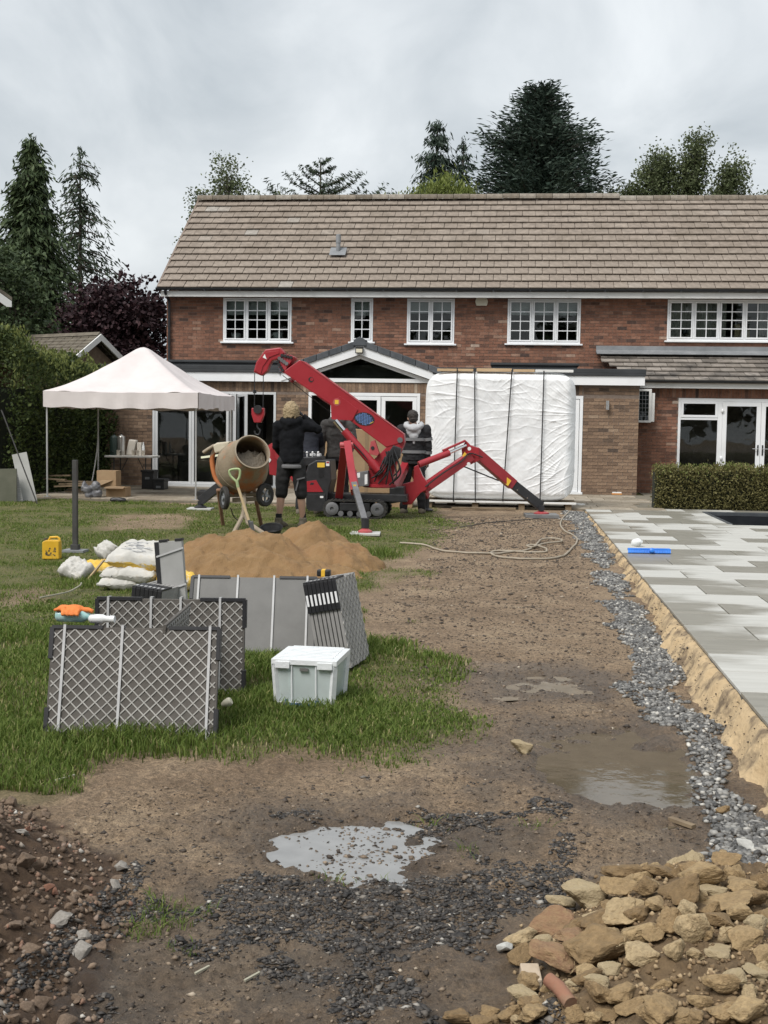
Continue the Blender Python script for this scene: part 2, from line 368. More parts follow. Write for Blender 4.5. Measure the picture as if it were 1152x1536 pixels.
tt = axis([(-40, -1.5, 14), (-1.5, -.62, 30), (-.62, .52, 430), (.52, 1.5, 24), (1.5, 40, 14)])
YY, TT = np.meshgrid(yy, tt, indexing='ij'); XX = TT * (np.maximum(YY, 2.4) * .8 + 1.0)
ZZ = terrain(XX, YY); nr, nc = XX.shape; GRID.update(yy=yy, tt=tt, ZZ=ZZ)
idx = np.arange(nr * nc).reshape(nr, nc)
Fq = np.stack([idx[:-1, :-1], idx[:-1, 1:], idx[1:, 1:], idx[1:, :-1]], -1).reshape(-1, 4)
g = raw_mesh('ground', np.stack([XX, YY, ZZ], -1).reshape(-1, 3), Fq, None, 'earth', kind='structure', smooth=True)
tag(g, 'muddy brown garden soil with lawn, ruts and trampled earth')
def fattr(o, n, v):
    a = o.data.attributes.new(n, 'FLOAT', 'POINT'); a.data.foreach_set('value', np.asarray(v, dtype=np.float32).ravel())
fattr(g, 'grass', grass_mask(XX, YY) * (YY < 27) + (YY >= 27))
fattr(g, 'slate', sstep(-.1, .12, poly_sd(XX, YY, SLATE) + .6 * fbm(XX * 3, YY * 3, 4, 14)) * .6)
fattr(g, 'mound', sstep(-.03, .06, poly_sd(XX, YY, MOUND) + .1 * fbm(XX * 7, YY * 7, 3, 15)))
fattr(g, 'heap', sstep(-.03, .06, poly_sd(XX, YY, HEAP) + .1 * fbm(XX * 7, YY * 7, 3, 16)))
wetm = np.maximum.reduce([sstep(-.55, .02, poly_sd(XX, YY, P) + .35 * fbm(XX * 3, YY * 3, 4, 21)) for P in (PUD1, PUD2, PUD3)])
wetm = np.maximum(wetm, .75 * sstep(.0, .35, fbm(XX * 1.1, YY * 1.1, 4, 23) + .12) * sstep(9, 5.2, YY) * (1 - grass_mask(XX, YY)) * sstep(-2.4, -1.2, XX))
fattr(g, 'wet', wetm * (heap_h(XX, YY) < .03))

# water
def water(name, rgb, rough, P, z, label):
    m, t, p = new_mat(name + '_water'); tcn = N(t, 'ShaderNodeTexCoord')
    n = N(t, 'ShaderNodeTexNoise', i_Scale=9., i_Detail=4.); t.links.new(tcn.outputs['Object'], n.inputs['Vector'])
    t.links.new(ramp(t, n.outputs['Fac'], [(.3, tuple(c * .8 for c in rgb)), (.7, rgb)]), p.inputs['Base Color'])
    p.inputs['Roughness'].default_value = rough; p.inputs['IOR'].default_value = 1.33
    b = N(t, 'ShaderNodeBump', i_Strength=.05, i_Distance=.02); t.links.new(n.outputs['Fac'], b.inputs['Height']); t.links.new(b.outputs[0], p.inputs['Normal'])
    MATS[name + '_water'] = m
    cx = sum(q[0] for q in P) / len(P); cy = sum(q[1] for q in P) / len(P); mb = MB()
    pts = [(cx + (x - cx) * 1.35, cy + (y - cy) * 1.45, z) for x, y in P]
    mb.add(pts, [tuple(range(len(pts)))]); o = mb.build('puddle', name + '_water', kind='structure'); o['label'] = label
water('milky', (.27, .27, .265), .10, PUD1, -.2345, 'milky grey puddle in the mud')
water('mud', (.115, .092, .062), .02, PUD2, -.228, 'shallow brown puddle beside the gravel')
water('thin', (.25, .21, .16), .08, PUD3, gbase(np.mean([q[1] for q in PUD3])) - .043, 'thin film of water on the path')

# ---------------------------------------------------------------- loose stones
ICO_V = []; _p = (1 + 5 ** .5) / 2
for a in (-1, 1):
    for b in (-_p, _p): ICO_V += [(a, b, 0), (0, a, b), (b, 0, a)]
ICO_V = np.array(ICO_V, float) / math.hypot(1, _p)
_bm = bmesh.new()
for v in ICO_V: _bm.verts.new(v)
bmesh.ops.convex_hull(_bm, input=_bm.verts); _bm.verts.index_update(); ICO_F = np.array([[v.index for v in f.verts] for f in _bm.faces]); ICO_V = np.array([v.co[:] for v in _bm.verts]); _bm.free()
OCT_V = np.array([(1, 0, 0), (-1, 0, 0), (0, 1, 0), (0, -1, 0), (.1, .1, 1), (-.1, 0, -1)], float); OCT_F = np.array([(0, 2, 4), (2, 1, 4), (1, 3, 4), (3, 0, 4), (2, 0, 5), (1, 2, 5), (3, 1, 5), (0, 3, 5)])
def scatter(name, X, Y, size, flat, m, label, cat=None, sink=.25, kind='stuff', parent=None, Z=None, fine=False):
    ICO_V, ICO_F = (OCT_V, OCT_F) if fine else (globals()['ICO_V'], globals()['ICO_F'])
    n = len(X); k = len(ICO_V); sc = size[:, None] * np.stack([rng.uniform(.7, 1.3, n), rng.uniform(.5, 1., n), rng.uniform(.6, 1.2, n) * flat], -1) * .5
    V = ICO_V[None] * rng.uniform(.72, 1.25, (n, k, 1)) * sc[:, None, :]
    a = rng.uniform(0, 6.28, n); b = rng.normal(0, .35, n); ca, sa, cb, sb = np.cos(a)[:, None], np.sin(a)[:, None], np.cos(b)[:, None], np.sin(b)[:, None]
    x, y, z = V[..., 0], V[..., 1], V[..., 2]; y, z = y * cb - z * sb, y * sb + z * cb; x, y = x * ca - y * sa, x * sa + y * ca
    zb = (tzv(X, Y) if Z is None else Z) + sc[:, 2] * (1 - 2 * sink)
    V = np.stack([x + X[:, None], y + Y[:, None], z + zb[:, None]], -1).reshape(-1, 3)
    Fq = (ICO_F[None] + (np.arange(n) * k)[:, None, None]).reshape(-1, 3)
    o = raw_mesh(name, V, Fq, np.repeat(rng.random(n), len(ICO_F)), m, parent=parent, kind=kind, label=label); return o
def sample(P, n, noise_amp=.15, ns=4., thr=0., keep=None, xr=None, yr=None, ypow=1.6):
    a = np.array(P); x0, x1 = a[:, 0].min() - .2, a[:, 0].max() + .2; y0, y1 = a[:, 1].min() - .2, a[:, 1].max() + .2
    if xr: x0, x1 = xr
    if yr: y0, y1 = yr
    X = rng.uniform(x0, x1, n * 6); Y = y0 * (y1 / y0) ** (rng.random(n * 6) ** (1.0)) if y0 > 0 else rng.uniform(y0, y1, n * 6)
    d = poly_sd(X, Y, P) + noise_amp * fbm(X * ns, Y * ns, 4, 30); k = d > thr
    k &= rng.random(len(X)) < np.clip(.25 + d * 6, 0, 1)
    X, Y = X[k][:n], Y[k][:n]; return X, Y
GREY = [(0, (.045, .044, .042)), (.35, (.10, .099, .096)), (.7, (.175, .172, .163)), (.93, (.30, .292, .27)), (1, (.52, .50, .45))]
mat('gravel_stone', (0, 0, 0), rough=.6, stops=GREY, scale=20)
mat('slate_chip', (0, 0, 0), rough=.62, spec=.3, stops=[(0, (.028, .026, .025)), (.6, (.058, .053, .049)), (.9, (.105, .093, .081)), (.98, (.19, .17, .145)), (1, (.42, .4, .36))], scale=20)
mat('earth_pebble', (0, 0, 0), rough=.75, stops=[(0, (.035, .028, .023)), (.5, (.085, .064, .047)), (.85, (.18, .135, .095)), (.98, (.27, .21, .15)), (1, (.5, .44, .35))], scale=20)
mat('rubble_stone', (0, 0, 0), rough=.85, stops=[(0, (.085, .058, .04)), (.45, (.155, .108, .074)), (.8, (.225, .163, .115)), (.9, (.23, .12, .08)), (.96, (.29, .25, .205)), (1, (.46, .44, .40))], scale=14, bump=.35, bscale=70)
X, Y = sample(GRAVEL, 14000, .24, 2.6); k = Y > 3.5; X, Y = X[k], Y[k]
scatter('gravel', X, Y, rng.uniform(.014, .044, len(X)) * (1 + .03 * np.maximum(Y - 10, 0)), .6, 'gravel_stone', 'loose grey gravel strip along the patio edge')
X, Y = sample(SLATE, 13500, 1.5, 3.6, -.10)
scatter('slate_chippings', X, Y, rng.uniform(.008, .03, len(X)) * np.where(rng.random(len(X)) < .05, 1.7, 1), .34, 'slate_chip', 'dark slate chippings trodden into the mud', fine=True, sink=.35)
PATH = wpoly([(640, 775), (880, 775), (900, 850), (960, 1000), (1060, 1200), (1020, 1290), (760, 1400), (690, 1536), (120, 1536), (205, 1350), (100, 1200), (200, 1160), (560, 1150), (640, 1095), (610, 1000), (550, 920), (640, 830)])
X, Y = sample(PATH, 19000, .3, 2.)
scatter('soil_crumbs', X, Y, rng.uniform(.005, .018, len(X)) * (1 + .10 * np.maximum(Y - 6, 0)) * np.where(rng.random(len(X)) < .08, 2.2, 1), .5, 'earth_pebble', 'crumbs of earth and pebbles strewn over the path', fine=True, sink=.35)
X, Y = sample(PUD1, 420, .3, 7., -.12); Z = np.maximum(tzv(X, Y), -.236)
scatter('puddle_clods', X, Y, rng.uniform(.006, .022, len(X)) * np.where(rng.random(len(X)) < .1, 2., 1), .55, 'earth_pebble', 'dark crumbs of mud standing out of the milky puddle', fine=True, Z=Z)
X, Y = sample(MOUND, 9000, .05, 6.); scatter('rubble_fines', X, Y, rng.uniform(.01, .034, len(X)), .8, 'rubble_stone', 'small stones and crumbs covering the earth mound', fine=True)
X, Y = sample(HEAP, 3500, .05, 6.); mat('ochre_crumb', (0, 0, 0), rough=.9, stops=[(0, (.13, .085, .045)), (.6, (.24, .165, .09)), (1, (.4, .3, .18))], scale=14)
scatter('ochre_fines', X, Y, rng.uniform(.008, .028, len(X)), .8, 'ochre_crumb', 'crumbled ochre earth between the sandstone lumps', fine=True)

# angular rocks: hulls of random points, roughened
def rock_mesh(name, m, sub=2, seed=0, rough=.05):
    rd = random.Random(seed); bm = bmesh.new()
    for i in range(rd.randint(9, 13)):
        v = Vector((rd.gauss(0, 1), rd.gauss(0, 1), rd.gauss(0, 1))).normalized() * rd.uniform(.8, 1.05); bm.verts.new((v.x * .5, v.y * .5, v.z * .5))
    r = bmesh.ops.convex_hull(bm, input=bm.verts); bmesh.ops.delete(bm, geom=[e for e in r['geom_interior'] if isinstance(e, bmesh.types.BMVert)], context='VERTS')
    bmesh.ops.bevel(bm, geom=list(bm.edges), offset=.035, segments=1, affect='EDGES')
    bmesh.ops.triangulate(bm, faces=bm.faces)
    for i in range(sub): bmesh.ops.subdivide_edges(bm, edges=[e for e in bm.edges if e.calc_length() > .085], cuts=1, use_grid_fill=True); bmesh.ops.triangulate(bm, faces=bm.faces)
    for v in bm.verts:
        q = v.co * 4 + Vector((seed * 3.1, 0, 0)); v.co += v.co.normalized() * rough * (mnoise.noise(q) + .6 * mnoise.noise(q * 2.7) + .35 * mnoise.noise(q * 6))
        if v.co.length > .56: v.co *= .56 / v.co.length
    me = bpy.data.meshes.new(name); bm.to_mesh(me); bm.free(); me.materials.append(MATS[m])
    me.polygons.foreach_set('use_smooth', [True] * len(me.polygons)); me.set_sharp_from_angle(angle=R_(32)); return me
mat('sandstone', (0, 0, 0), rough=.92, stops=[(0, (.17, .112, .054)), (.5, (.255, .175, .088)), (.85, (.325, .235, .125)), (1, (.38, .295, .175))], scale=9, bump=.45, bscale=20, dirt=(.15, .10, .052), dscale=4, dlo=.52, dhi=.75)
mat('sandstone_red', (.22, .125, .072), (.28, .19, .10), rough=.92, scale=7, bump=.45, bscale=20, dirt=(.14, .08, .05), dscale=4)
mat('sandstone_pale', (.30, .235, .135), (.38, .305, .19), rough=.92, scale=8, bump=.45, bscale=20, dirt=(.18, .13, .075), dscale=4, dlo=.52, dhi=.75)
mat('limestone_grey', (.36, .36, .34), (.5, .5, .47), rough=.8, scale=6, bump=.3)
ROCKS = [rock_mesh('rock', 'sandstone', 3, i, .055) for i in range(9)]; RED = [rock_mesh('rock_red', 'sandstone_red', 3, 20 + i, .055) for i in range(3)]; PALE = [rock_mesh('rock_pale', 'sandstone_pale', 3, 30 + i, .055) for i in range(3)]
def put_rock(me, x, y, wpx, hpx, label, group, yaw=None, name='sandstone_rock', lift=.66, cat='rock'):
    P = gnd(x, y); s = (P - Vector((0, 0, CAMH))).length / FPX; w_, h_ = wpx * s, hpx * s * .95
    o = bpy.data.objects.new(name, me); link(o); o.location = (P.x, P.y + .1 * w_, P.z + h_ * (lift - .28)); o.scale = (w_ * 1.22, w_ * random.uniform(.85, 1.1), max(h_, .4 * w_) * 1.2)
    o.rotation_euler = (random.uniform(-.2, .2), random.uniform(-.25, .25), random.uniform(-.5, .5) if yaw is None else yaw)
    return tag(o, label, cat, group)
HL = [(660,110,130,50,0),(790,105,115,60,0),(640,170,110,90,0),(735,165,90,70,0),(850,175,150,90,0),(930,130,130,80,0),(520,195,145,100,2),(650,250,190,90,0),(390,285,195,105,1),(300,338,95,60,0),(485,345,160,55,1),(295,400,80,75,0),(410,420,200,110,1),(545,285,150,95,0),(580,385,190,120,0),(715,300,130,110,0),(810,280,100,100,0),(715,395,110,80,0),(890,300,100,110,0),(985,270,110,80,0),(1020,220,160,70,0),(960,180,95,40,2),(1060,155,110,50,0),(1100,205,100,60,0),(1130,150,70,70,0),(1120,305,85,75,2),(1075,340,110,90,0),(830,378,60,75,0),(905,390,60,60,0),(985,378,80,34,2),(350,605,110,60,0),(255,600,90,60,0),(85,622,100,50,0),(550,600,90,70,0),(480,605,80,60,0),(610,445,70,60,2),(530,475,90,50,0),(570,500,90,50,2),(680,580,90,50,0),(780,590,140,80,0),(990,595,100,80,0),(1090,600,110,80,0),(1110,462,80,40,2),(1085,530,60,60,0),(850,612,120,60,0),(640,530,100,60,0),(770,215,70,60,0),(560,265,80,40,0),(940,320,60,60,0),(380,352,70,40,2),(690,430,60,40,0),(840,480,40,30,0),(1010,330,70,60,0),(1140,390,70,60,0),(700,255,80,60,0),(620,320,70,60,0),(760,330,70,60,0),(870,240,80,60,0),(950,240,70,60,0),(1060,260,80,60,0),(1130,250,70,60,0),(410,510,60,40,2),(735,560,60,40,0),(920,560,70,50,0),(1040,560,60,50,0),(600,610,70,50,0),(900,615,70,50,0)]
KIND = ['ochre sandstone', 'reddish-topped sandstone', 'pale cream sandstone']
for i, (cx_, cy_, w_, h_, t_) in enumerate(HL):
    sz = 'large' if w_ >= 130 else 'middling' if w_ >= 85 else 'small'; fl = 'flat ' if h_ < .52 * w_ else 'upright ' if h_ > .95 * w_ else ''
    lb = f'{sz} {fl}{KIND[t_]} lump in the rubble heap by the gravel'
    put_rock(([ROCKS, RED, PALE][t_])[i % 3 if t_ else i % 9], 652 + cx_ / 2.304, 1260 + (cy_ + h_ * .42) / 2.304, w_ / 2.304 * (1.12 if t_ != 1 else .95), h_ / 2.304 * (1.12 if t_ != 1 else .95), lb, f'{sz} {fl}{KIND[t_]} lumps')
FX, FY = sample(HEAP, 400, .02, 6.); nf = 0                                   # FILL: more lumps packed between the drawn ones
for x, y in zip(FX, FY):
    if nf >= 85 or y < 3.3 or (y < 4.15 and x > .30 and random.random() < .75): continue
    s_ = random.uniform(.05, .105); t_ = random.choices((0, 2), (.8, .2))[0]; o = bpy.data.objects.new('sandstone_rock', random.choice([ROCKS, RED, PALE][t_])); link(o); nf += 1
    o.location = (x, y, tz(x, y) + s_ * .2); o.scale = (s_ * random.uniform(1, 1.5), s_, s_ * random.uniform(.65, 1.0)); o.rotation_euler = (random.uniform(-.3, .3), random.uniform(-.3, .3), random.uniform(-1, 1))
    tag(o, f'small {KIND[t_]} lump in the rubble heap by the gravel', 'rock', f'small {KIND[t_]} lumps')
put_rock(PALE[0], 782, 1130, 36, 24, 'lone tan sandstone lying on the path at the brown puddle\'s edge', None)
put_rock(ROCKS[4], 1083, 1222, 24, 20, 'small round ochre rock alone on the grey gravel', None)
put_rock(rock_mesh('rock_grey', 'limestone_grey', 1, 51), 757, 1430, 24, 18, 'small pale grey stone left of the reddish sandstone blocks', None)
put_rock(rock_mesh('rock_slab', 'limestone_grey', 1, 52), 1117, 1276, 34, 18, 'flat blue-grey stone lying on the gravel behind the rubble heap', None)
mat('brick_rubble', (.42, .33, .24), (.50, .42, .32), rough=.9, scale=8, bump=.3); mat('terracotta', (.24, .11, .07), (.30, .16, .10), rough=.9, scale=6, bump=.2, dirt=(.2, .14, .09), dscale=12)
mb = MB(); P = gnd(796, 1480); mb.obox(Matrix.Translation(P + Vector((0, .02, .022))) @ Matrix.Rotation(.12, 4, 'Z') @ Matrix.Rotation(.15, 4, 'X'), .058, .09, .038); mb.build('brick_piece', 'brick_rubble', bev=.005, label='squared pale brick piece lying before the sandstone heap', cat='brick')
mb = MB(); P = gnd(838, 1500); mb.tube([P + Vector((-.03, .03, .045)), P + Vector((0, 0, .035)), P + Vector((.03, -.06, .02))], [.020, .021, .020], 12); mb.build('clay_pipe_piece', 'terracotta', smooth=40, label='broken red clay pipe piece among the sandstone lumps', cat='pipe')
mat('rubble_red', (.20, .09, .058), (.27, .14, .09), rough=.9, scale=8, bump=.4, bscale=70); mat('rubble_grey', (.22, .20, .175), (.34, .315, .28), rough=.9, scale=8, bump=.4, bscale=70); mat('rubble_brown', (.115, .08, .054), (.21, .15, .105), rough=.9, scale=8, bump=.4, bscale=70)
RB = {'brown': [rock_mesh('rubble', 'rubble_brown', 1, 60 + i, .06) for i in range(7)], 'brick-red': [rock_mesh('rubble', 'rubble_red', 1, 70 + i, .06) for i in range(3)], 'pale grey': [rock_mesh('rubble', 'rubble_grey', 1, 75 + i, .06) for i in range(3)]}
X, Y = sample(MOUND, 700, .02, 6.); kk = 0
for x, y in zip(X, Y):
    if kk >= 190 or y < 3.0 or x < -2.6: continue
    s = random.choice((.03, .036, .042, .05, .058, .068, .08)); cn_ = random.choices(('brown', 'brick-red', 'pale grey'), (.8, .1, .1))[0]; o = bpy.data.objects.new('rubble_stone', random.choice(RB[cn_])); link(o)
    o.location = (x, y, tz(x, y) + s * .16); o.scale = (s * random.uniform(.9, 1.4), s, s * random.uniform(.6, .9)); o.rotation_euler = (random.uniform(-.5, .5), random.uniform(-.5, .5), random.uniform(0, 6)); kk += 1
    sz = 'large' if s > .055 else 'small'; tag(o, f'{sz} {cn_} rubble stone lying on the earth mound', 'stone', f'{sz} {cn_} stones on the earth mound')

# ---------------------------------------------------------------- sand bank under the patio edge
mat('building_sand', (.46, .335, .19), (.58, .445, .27), rough=.95, scale=5, bump=.5, bscale=40, dirt=(.17, .125, .08), dscale=5, dlo=.46, dhi=.62)
ys = np.linspace(4.2, 22.6, 330); us = np.linspace(0, 1, 15); V = []
for y in ys:
    wdt = .07 + .10 * float(sstep(20, 5, y)) + .12 * float(fbm(y * 1.3, 3.3, 2, 41)) + .10 * float(fbm(y * 7, 1.3, 4, 44)); wdt = max(.05, wdt)
    for u in us:
        x = PATX + .03 - u * (wdt + .03); zt = tz(min(x, PATX - .05), y); top = PATZ - .03
        pr = 1 - float(sstep(.08, 1, u)); z = zt - .035 + (top - zt + .035) * pr + .05 * float(fbm(x * 15, y * 12, 4, 42)) * math.sin(math.pi * min(1, u * 1.0)) * 1.2
        V.append((x + .03 * float(fbm(y * 5, u * 3, 3, 43)) * u, y, min(z, top + .004) if u < .2 else z))
n = len(us); ii = np.arange(len(V)).reshape(len(ys), n)
raw_mesh('sand_bank', np.array(V), np.stack([ii[:-1, :-1], ii[:-1, 1:], ii[1:, 1:], ii[1:, :-1]], -1).reshape(-1, 4), None, 'building_sand', kind='structure', smooth=True)

BV = np.array(V).reshape(len(ys), n, 3)                 # loose soil and stones that have slid down the bank
ri = rng.integers(0, len(ys), 5200); ru = np.clip(rng.beta(3.2, 1.5, 5200) * (n - 1), 1, n - 1).astype(int); pk = BV[ri, ru]; kp = (fbm(pk[:, 0] * 5, pk[:, 1] * 2.2, 4, 47) > -.05) | (rng.random(len(pk)) < .15); pk = pk[kp]
scatter('bank_crumbs', pk[:, 0] + rng.normal(0, .01, len(pk)), pk[:, 1] + rng.normal(0, .03, len(pk)), rng.uniform(.004, .015, len(pk)) * np.where(rng.random(len(pk)) < .05, 2.2, 1), .6, 'earth_pebble', 'dark crumbs of soil slid down the sand bank', fine=True, Z=pk[:, 2])

# ---------------------------------------------------------------- patio
def slab_material():
    m, t, p = new_mat('porcelain_slab'); tcn = N(t, 'ShaderNodeTexCoord'); oi = N(t, 'ShaderNodeObjectInfo')
    def nz(scale, sx, off):
        mp = N(t, 'ShaderNodeMapping'); mp.inputs['Scale'].default_value = (sx, 1, 1); t.links.new(tcn.outputs['Object'], mp.inputs[0])
        n = N(t, 'ShaderNodeTexNoise', noise_dimensions='4D', i_Scale=scale, i_Detail=6., i_Roughness=.55); t.links.new(mp.outputs[0], n.inputs['Vector'])
        mu = N(t, 'ShaderNodeMath', operation='MULTIPLY'); mu.inputs[1].default_value = off; t.links.new(oi.outputs['Random'], mu.inputs[0]); t.links.new(mu.outputs[0], n.inputs['W']); return n.outputs['Fac']
    grain = nz(16., .12, 40.); wetn = nz(2.0, .55, 90.)
    dry = ramp(t, grain, [(.25, (.40, .395, .36)), (.75, (.53, .525, .49))]); wet = ramp(t, grain, [(.25, (.21, .20, .165)), (.75, (.31, .295, .25))])
    sx = N(t, 'ShaderNodeSeparateXYZ'); t.links.new(tcn.outputs['Object'], sx.inputs[0])
    def mth(op, a, b):
        n = N(t, 'ShaderNodeMath', operation=op)
        for i, v in enumerate((a, b)):
            if hasattr(v, 'is_linked'): t.links.new(v, n.inputs[i])
            else: n.inputs[i].default_value = v
        return n.outputs[0]
    wm = mth('ADD', mth('ADD', mth('MULTIPLY', sx.outputs['X'], -.62), mth('MULTIPLY', mth('SUBTRACT', wetn, .5), 1.5)), mth('MULTIPLY', mth('SUBTRACT', oi.outputs['Random'], .5), 1.0))
    mr = N(t, 'ShaderNodeMapRange', i_From_Min=-.16, i_From_Max=.13); t.links.new(wm, mr.inputs[0])
    t.links.new(mixc(t, mr.outputs[0], dry, wet), p.inputs['Base Color'])
    r = N(t, 'ShaderNodeMapRange', i_To_Min=.6, i_To_Max=.3); t.links.new(mr.outputs[0], r.inputs[0]); t.links.new(r.outputs[0], p.inputs['Roughness'])
    MATS['porcelain_slab'] = m
slab_material()
mat('mortar_bed', (.12, .115, .10), (.18, .17, .15), rough=.95, scale=12, bump=.2)
mat('pool_dark', (.012, .014, .017), (.02, .022, .026), rough=.35, scale=8); mat('pool_steel', (.09, .10, .11), (.14, .15, .16), rough=.4, metal=.6)
POOL = (3.42, 8.6, 19.78, 22.45)
mb = MB()
for x0, x1, y0, y1 in ((PATX + .012, POOL[0] - .02, 3, 23.3), (POOL[0] - .02, 11, 3, POOL[2] - .02), (POOL[0] - .02, 11, POOL[3] + .02, 23.3), (POOL[1] + .02, 11, POOL[2] - .02, POOL[3] + .02)): mb.box(x0, x1, y0, y1, -.33, PATZ - .012)
patio = mb.build('patio', 'mortar_bed', kind='structure'); patio['label'] = 'new patio of pale porcelain slabs, patchily wet'
SLABM = {}
def slab_mesh(lx, ly, th, m, bev=.002):
    k = (round(lx, 3), round(ly, 3), th, m)
    if k not in SLABM: SLABM[k] = MB().box(-lx / 2, lx / 2, -ly / 2, ly / 2, -th, 0).mesh('paving_slab', m, bev=bev, seg=1)
    return SLABM[k]
Yr = atZ(1008, 889.7, PATZ).y
for i in range(-24, 20):
    y1 = Yr - .6 * i; y0 = y1 - .6; yc = (y0 + y1) / 2
    if y0 < 3.0 or y1 > 23.34: continue
    x = PATX; first = True
    while x < 9.0:
        L = .45 if (first and i % 2) else .9; first = False; xa, xb = x, x + L; x += L
        if yc > POOL[2] - .3 and yc < POOL[3] + .3:
            if POOL[0] - .05 < xa < POOL[1]: continue
            if xb > POOL[0] - .01 and xa < POOL[0]: xb = POOL[0] - .01
        o = bpy.data.objects.new('paving_slab', slab_mesh(xb - xa - .012, .586, .02, 'porcelain_slab')); link(o, patio); o.location = ((xa + xb) / 2, yc, PATZ + random.uniform(-.0008, .0008))
mb = MB(); a, b, c, d = POOL
mb.box(a - .15, a, c - .15, d + .15, -1.5, -.02).box(b, b + .15, c - .15, d + .15, -1.5, -.02).box(a, b, c - .15, c, -1.5, -.02).box(a, b, d, d + .15, -1.5, -.02).box(a - .1, b + .1, c - .1, d + .1, -1.58, -1.45)
po = mb.build('pool', 'pool_dark', kind='structure'); po['label'] = 'dark sunken pool edge beyond the wet patio'
MB().box(a - .06, b, d, d + .12, -.03, PATZ + .012).box(a - .06, a + .01, c, d, -.06, PATZ + .006).build('pool_coping', 'pool_steel', po, bev=.004)
MATS['pool_w'] = None; m, t, p = new_mat('pool_w'); p.inputs['Base Color'].default_value = (.01, .014, .016, 1); p.inputs['Roughness'].default_value = .04; MATS['pool_w'] = m
MB().add([(a, c, -.42), (b, c, -.42), (b, d, -.42), (a, d, -.42)], [(0, 1, 2, 3)]).build('pool_water', 'pool_w', po)

# old stone terrace along the house
mat('flagstone', (0, 0, 0), rough=.85, stops=[(0, (.20, .165, .12)), (.5, (.29, .245, .185)), (1, (.37, .325, .26))], scale=5, bump=.3, bscale=30, dirt=(.12, .10, .07), dscale=3)
mat('terrace_joint', (.13, .115, .085), (.2, .18, .14), rough=.95, scale=9)
ter = MB().box(-9.7, 2.9, 22.75, 27.995, -.15, .018).box(2.9, 9, 24.5, 29.2, -.15, .018).build('terrace', 'terrace_joint', kind='structure'); ter['label'] = 'old tan flagstone terrace along the back of the house'
y = 22.78; r = 0
while y < 27.5:
    x = -9.68 + (.3 if r % 2 else 0)
    while x < 2.2:
        L = random.choice((.6, .75, .9)); o = bpy.data.objects.new('flagstone', slab_mesh(L - .012, .585, .03, 'flagstone', .004)); link(o, ter); o.location = (x + L / 2, y + .29, .036 + random.uniform(-.003, .003)); o.rotation_euler.x = random.uniform(-.004, .004); x += L
    y += .6; r += 1
# ================================================================ house
MW, EW, LW = 31.0, 28.0, 29.5                    # front faces: main wall, flat-roofed extension, lean-to
BR = [(0, (.065, .042, .035)), (.06, (.13, .068, .048)), (.3, (.19, .090, .058)), (.7, (.225, .107, .068)), (.95, (.25, .130, .087)), (.99, (.31, .20, .145)), (1, (.40, .32, .26))]
BE = [(0, (.08, .058, .044)), (.06, (.15, .10, .068)), (.4, (.20, .132, .088)), (.75, (.235, .157, .104)), (.97, (.27, .187, .126)), (1, (.38, .31, .235))]
mat('brick_red', (0, 0, 0), rough=.9, stops=BR, scale=9, bump=.5, bscale=50); mat('brick_buff', (0, 0, 0), rough=.9, stops=BE, scale=9, bump=.5, bscale=50)
mat('mortar', (.17, .13, .105), (.22, .175, .145), rough=.95, scale=14)
mat('roof_tile', (0, 0, 0), rough=.9, stops=[(0, (.215, .178, .145)), (.5, (.232, .193, .158)), (.985, (.25, .21, .172)), (.995, (.27, .235, .20)), (1, (.30, .28, .25))], scale=7, bump=.25, bscale=80, dirt=(.15, .12, .09), dscale=1.2, dlo=.5, dhi=.85)
mat('roof_tile_grey', (0, 0, 0), rough=.85, stops=[(0, (.13, .115, .10)), (.5, (.20, .175, .15)), (1, (.28, .25, .22))], scale=7, bump=.2, dirt=(.06, .055, .05), dscale=.7, dlo=.5, dhi=.62)
mat('ridge_tile', (0, 0, 0), rough=.95, stops=[(0, (.13, .11, .085)), (.6, (.19, .16, .125)), (1, (.26, .235, .20))], scale=14, bump=.5, dirt=(.3, .29, .26), dscale=9, dlo=.6, dhi=.72)
mat('slate_verge', (0, 0, 0), rough=.6, stops=[(0, (.045, .052, .06)), (1, (.075, .082, .092))], scale=6)
mat('upvc_white', (.74, .76, .78), (.80, .81, .82), rough=.35, scale=2, dirt=(.62, .62, .60), dscale=1.5, dlo=.55, dhi=.9)
mat('fascia_white', (.66, .66, .64), (.74, .74, .72), rough=.5, scale=2, dirt=(.5, .49, .46), dscale=1.2, dlo=.55, dhi=.85)
mat('alu_grey', (.55, .57, .58), (.62, .63, .64), rough=.35, scale=3); mat('gutter_black', (.018, .02, .023), (.03, .032, .035), rough=.4)
mat('felt_black', (.02, .023, .026), (.034, .038, .042), rough=.6, scale=3); mat('lead_grey', (.16, .17, .18), (.24, .25, .26), rough=.6, scale=3)
mat('room_wall', (.16, .155, .145), (.2, .195, .185), rough=.95); mat('curtain', (.40, .38, .33), (.48, .46, .41), rough=.95, scale=3); mat('blind', (.52, .53, .51), (.58, .58, .56), rough=.95)
mat('cream_plastic', (.62, .58, .45), (.68, .64, .52), rough=.5); mat('steel', (.45, .45, .45), (.6, .6, .6), rough=.3, metal=.9); mat('black_plastic', (.014, .014, .015), (.025, .025, .026), rough=.45, scale=20)
mat('room_floor', (.12, .10, .08), (.18, .15, .12), rough=.5); mat('sofa', (.36, .35, .33), (.42, .41, .39), rough=.95); mat('room_item', (.40, .30, .16), (.5, .4, .24), rough=.7)
glass_mat('pane'); mat('lamp_glow', (.7, .65, .5))
m, t, p = new_mat('led_strip'); p.inputs['Base Color'].default_value = (.9, .85, .7, 1); nzz = N(t, 'ShaderNodeTexNoise'); p.inputs['Emission Color'].default_value = (1, .9, .65, 1); p.inputs['Emission Strength'].default_value = .55; MATS['led_strip'] = m
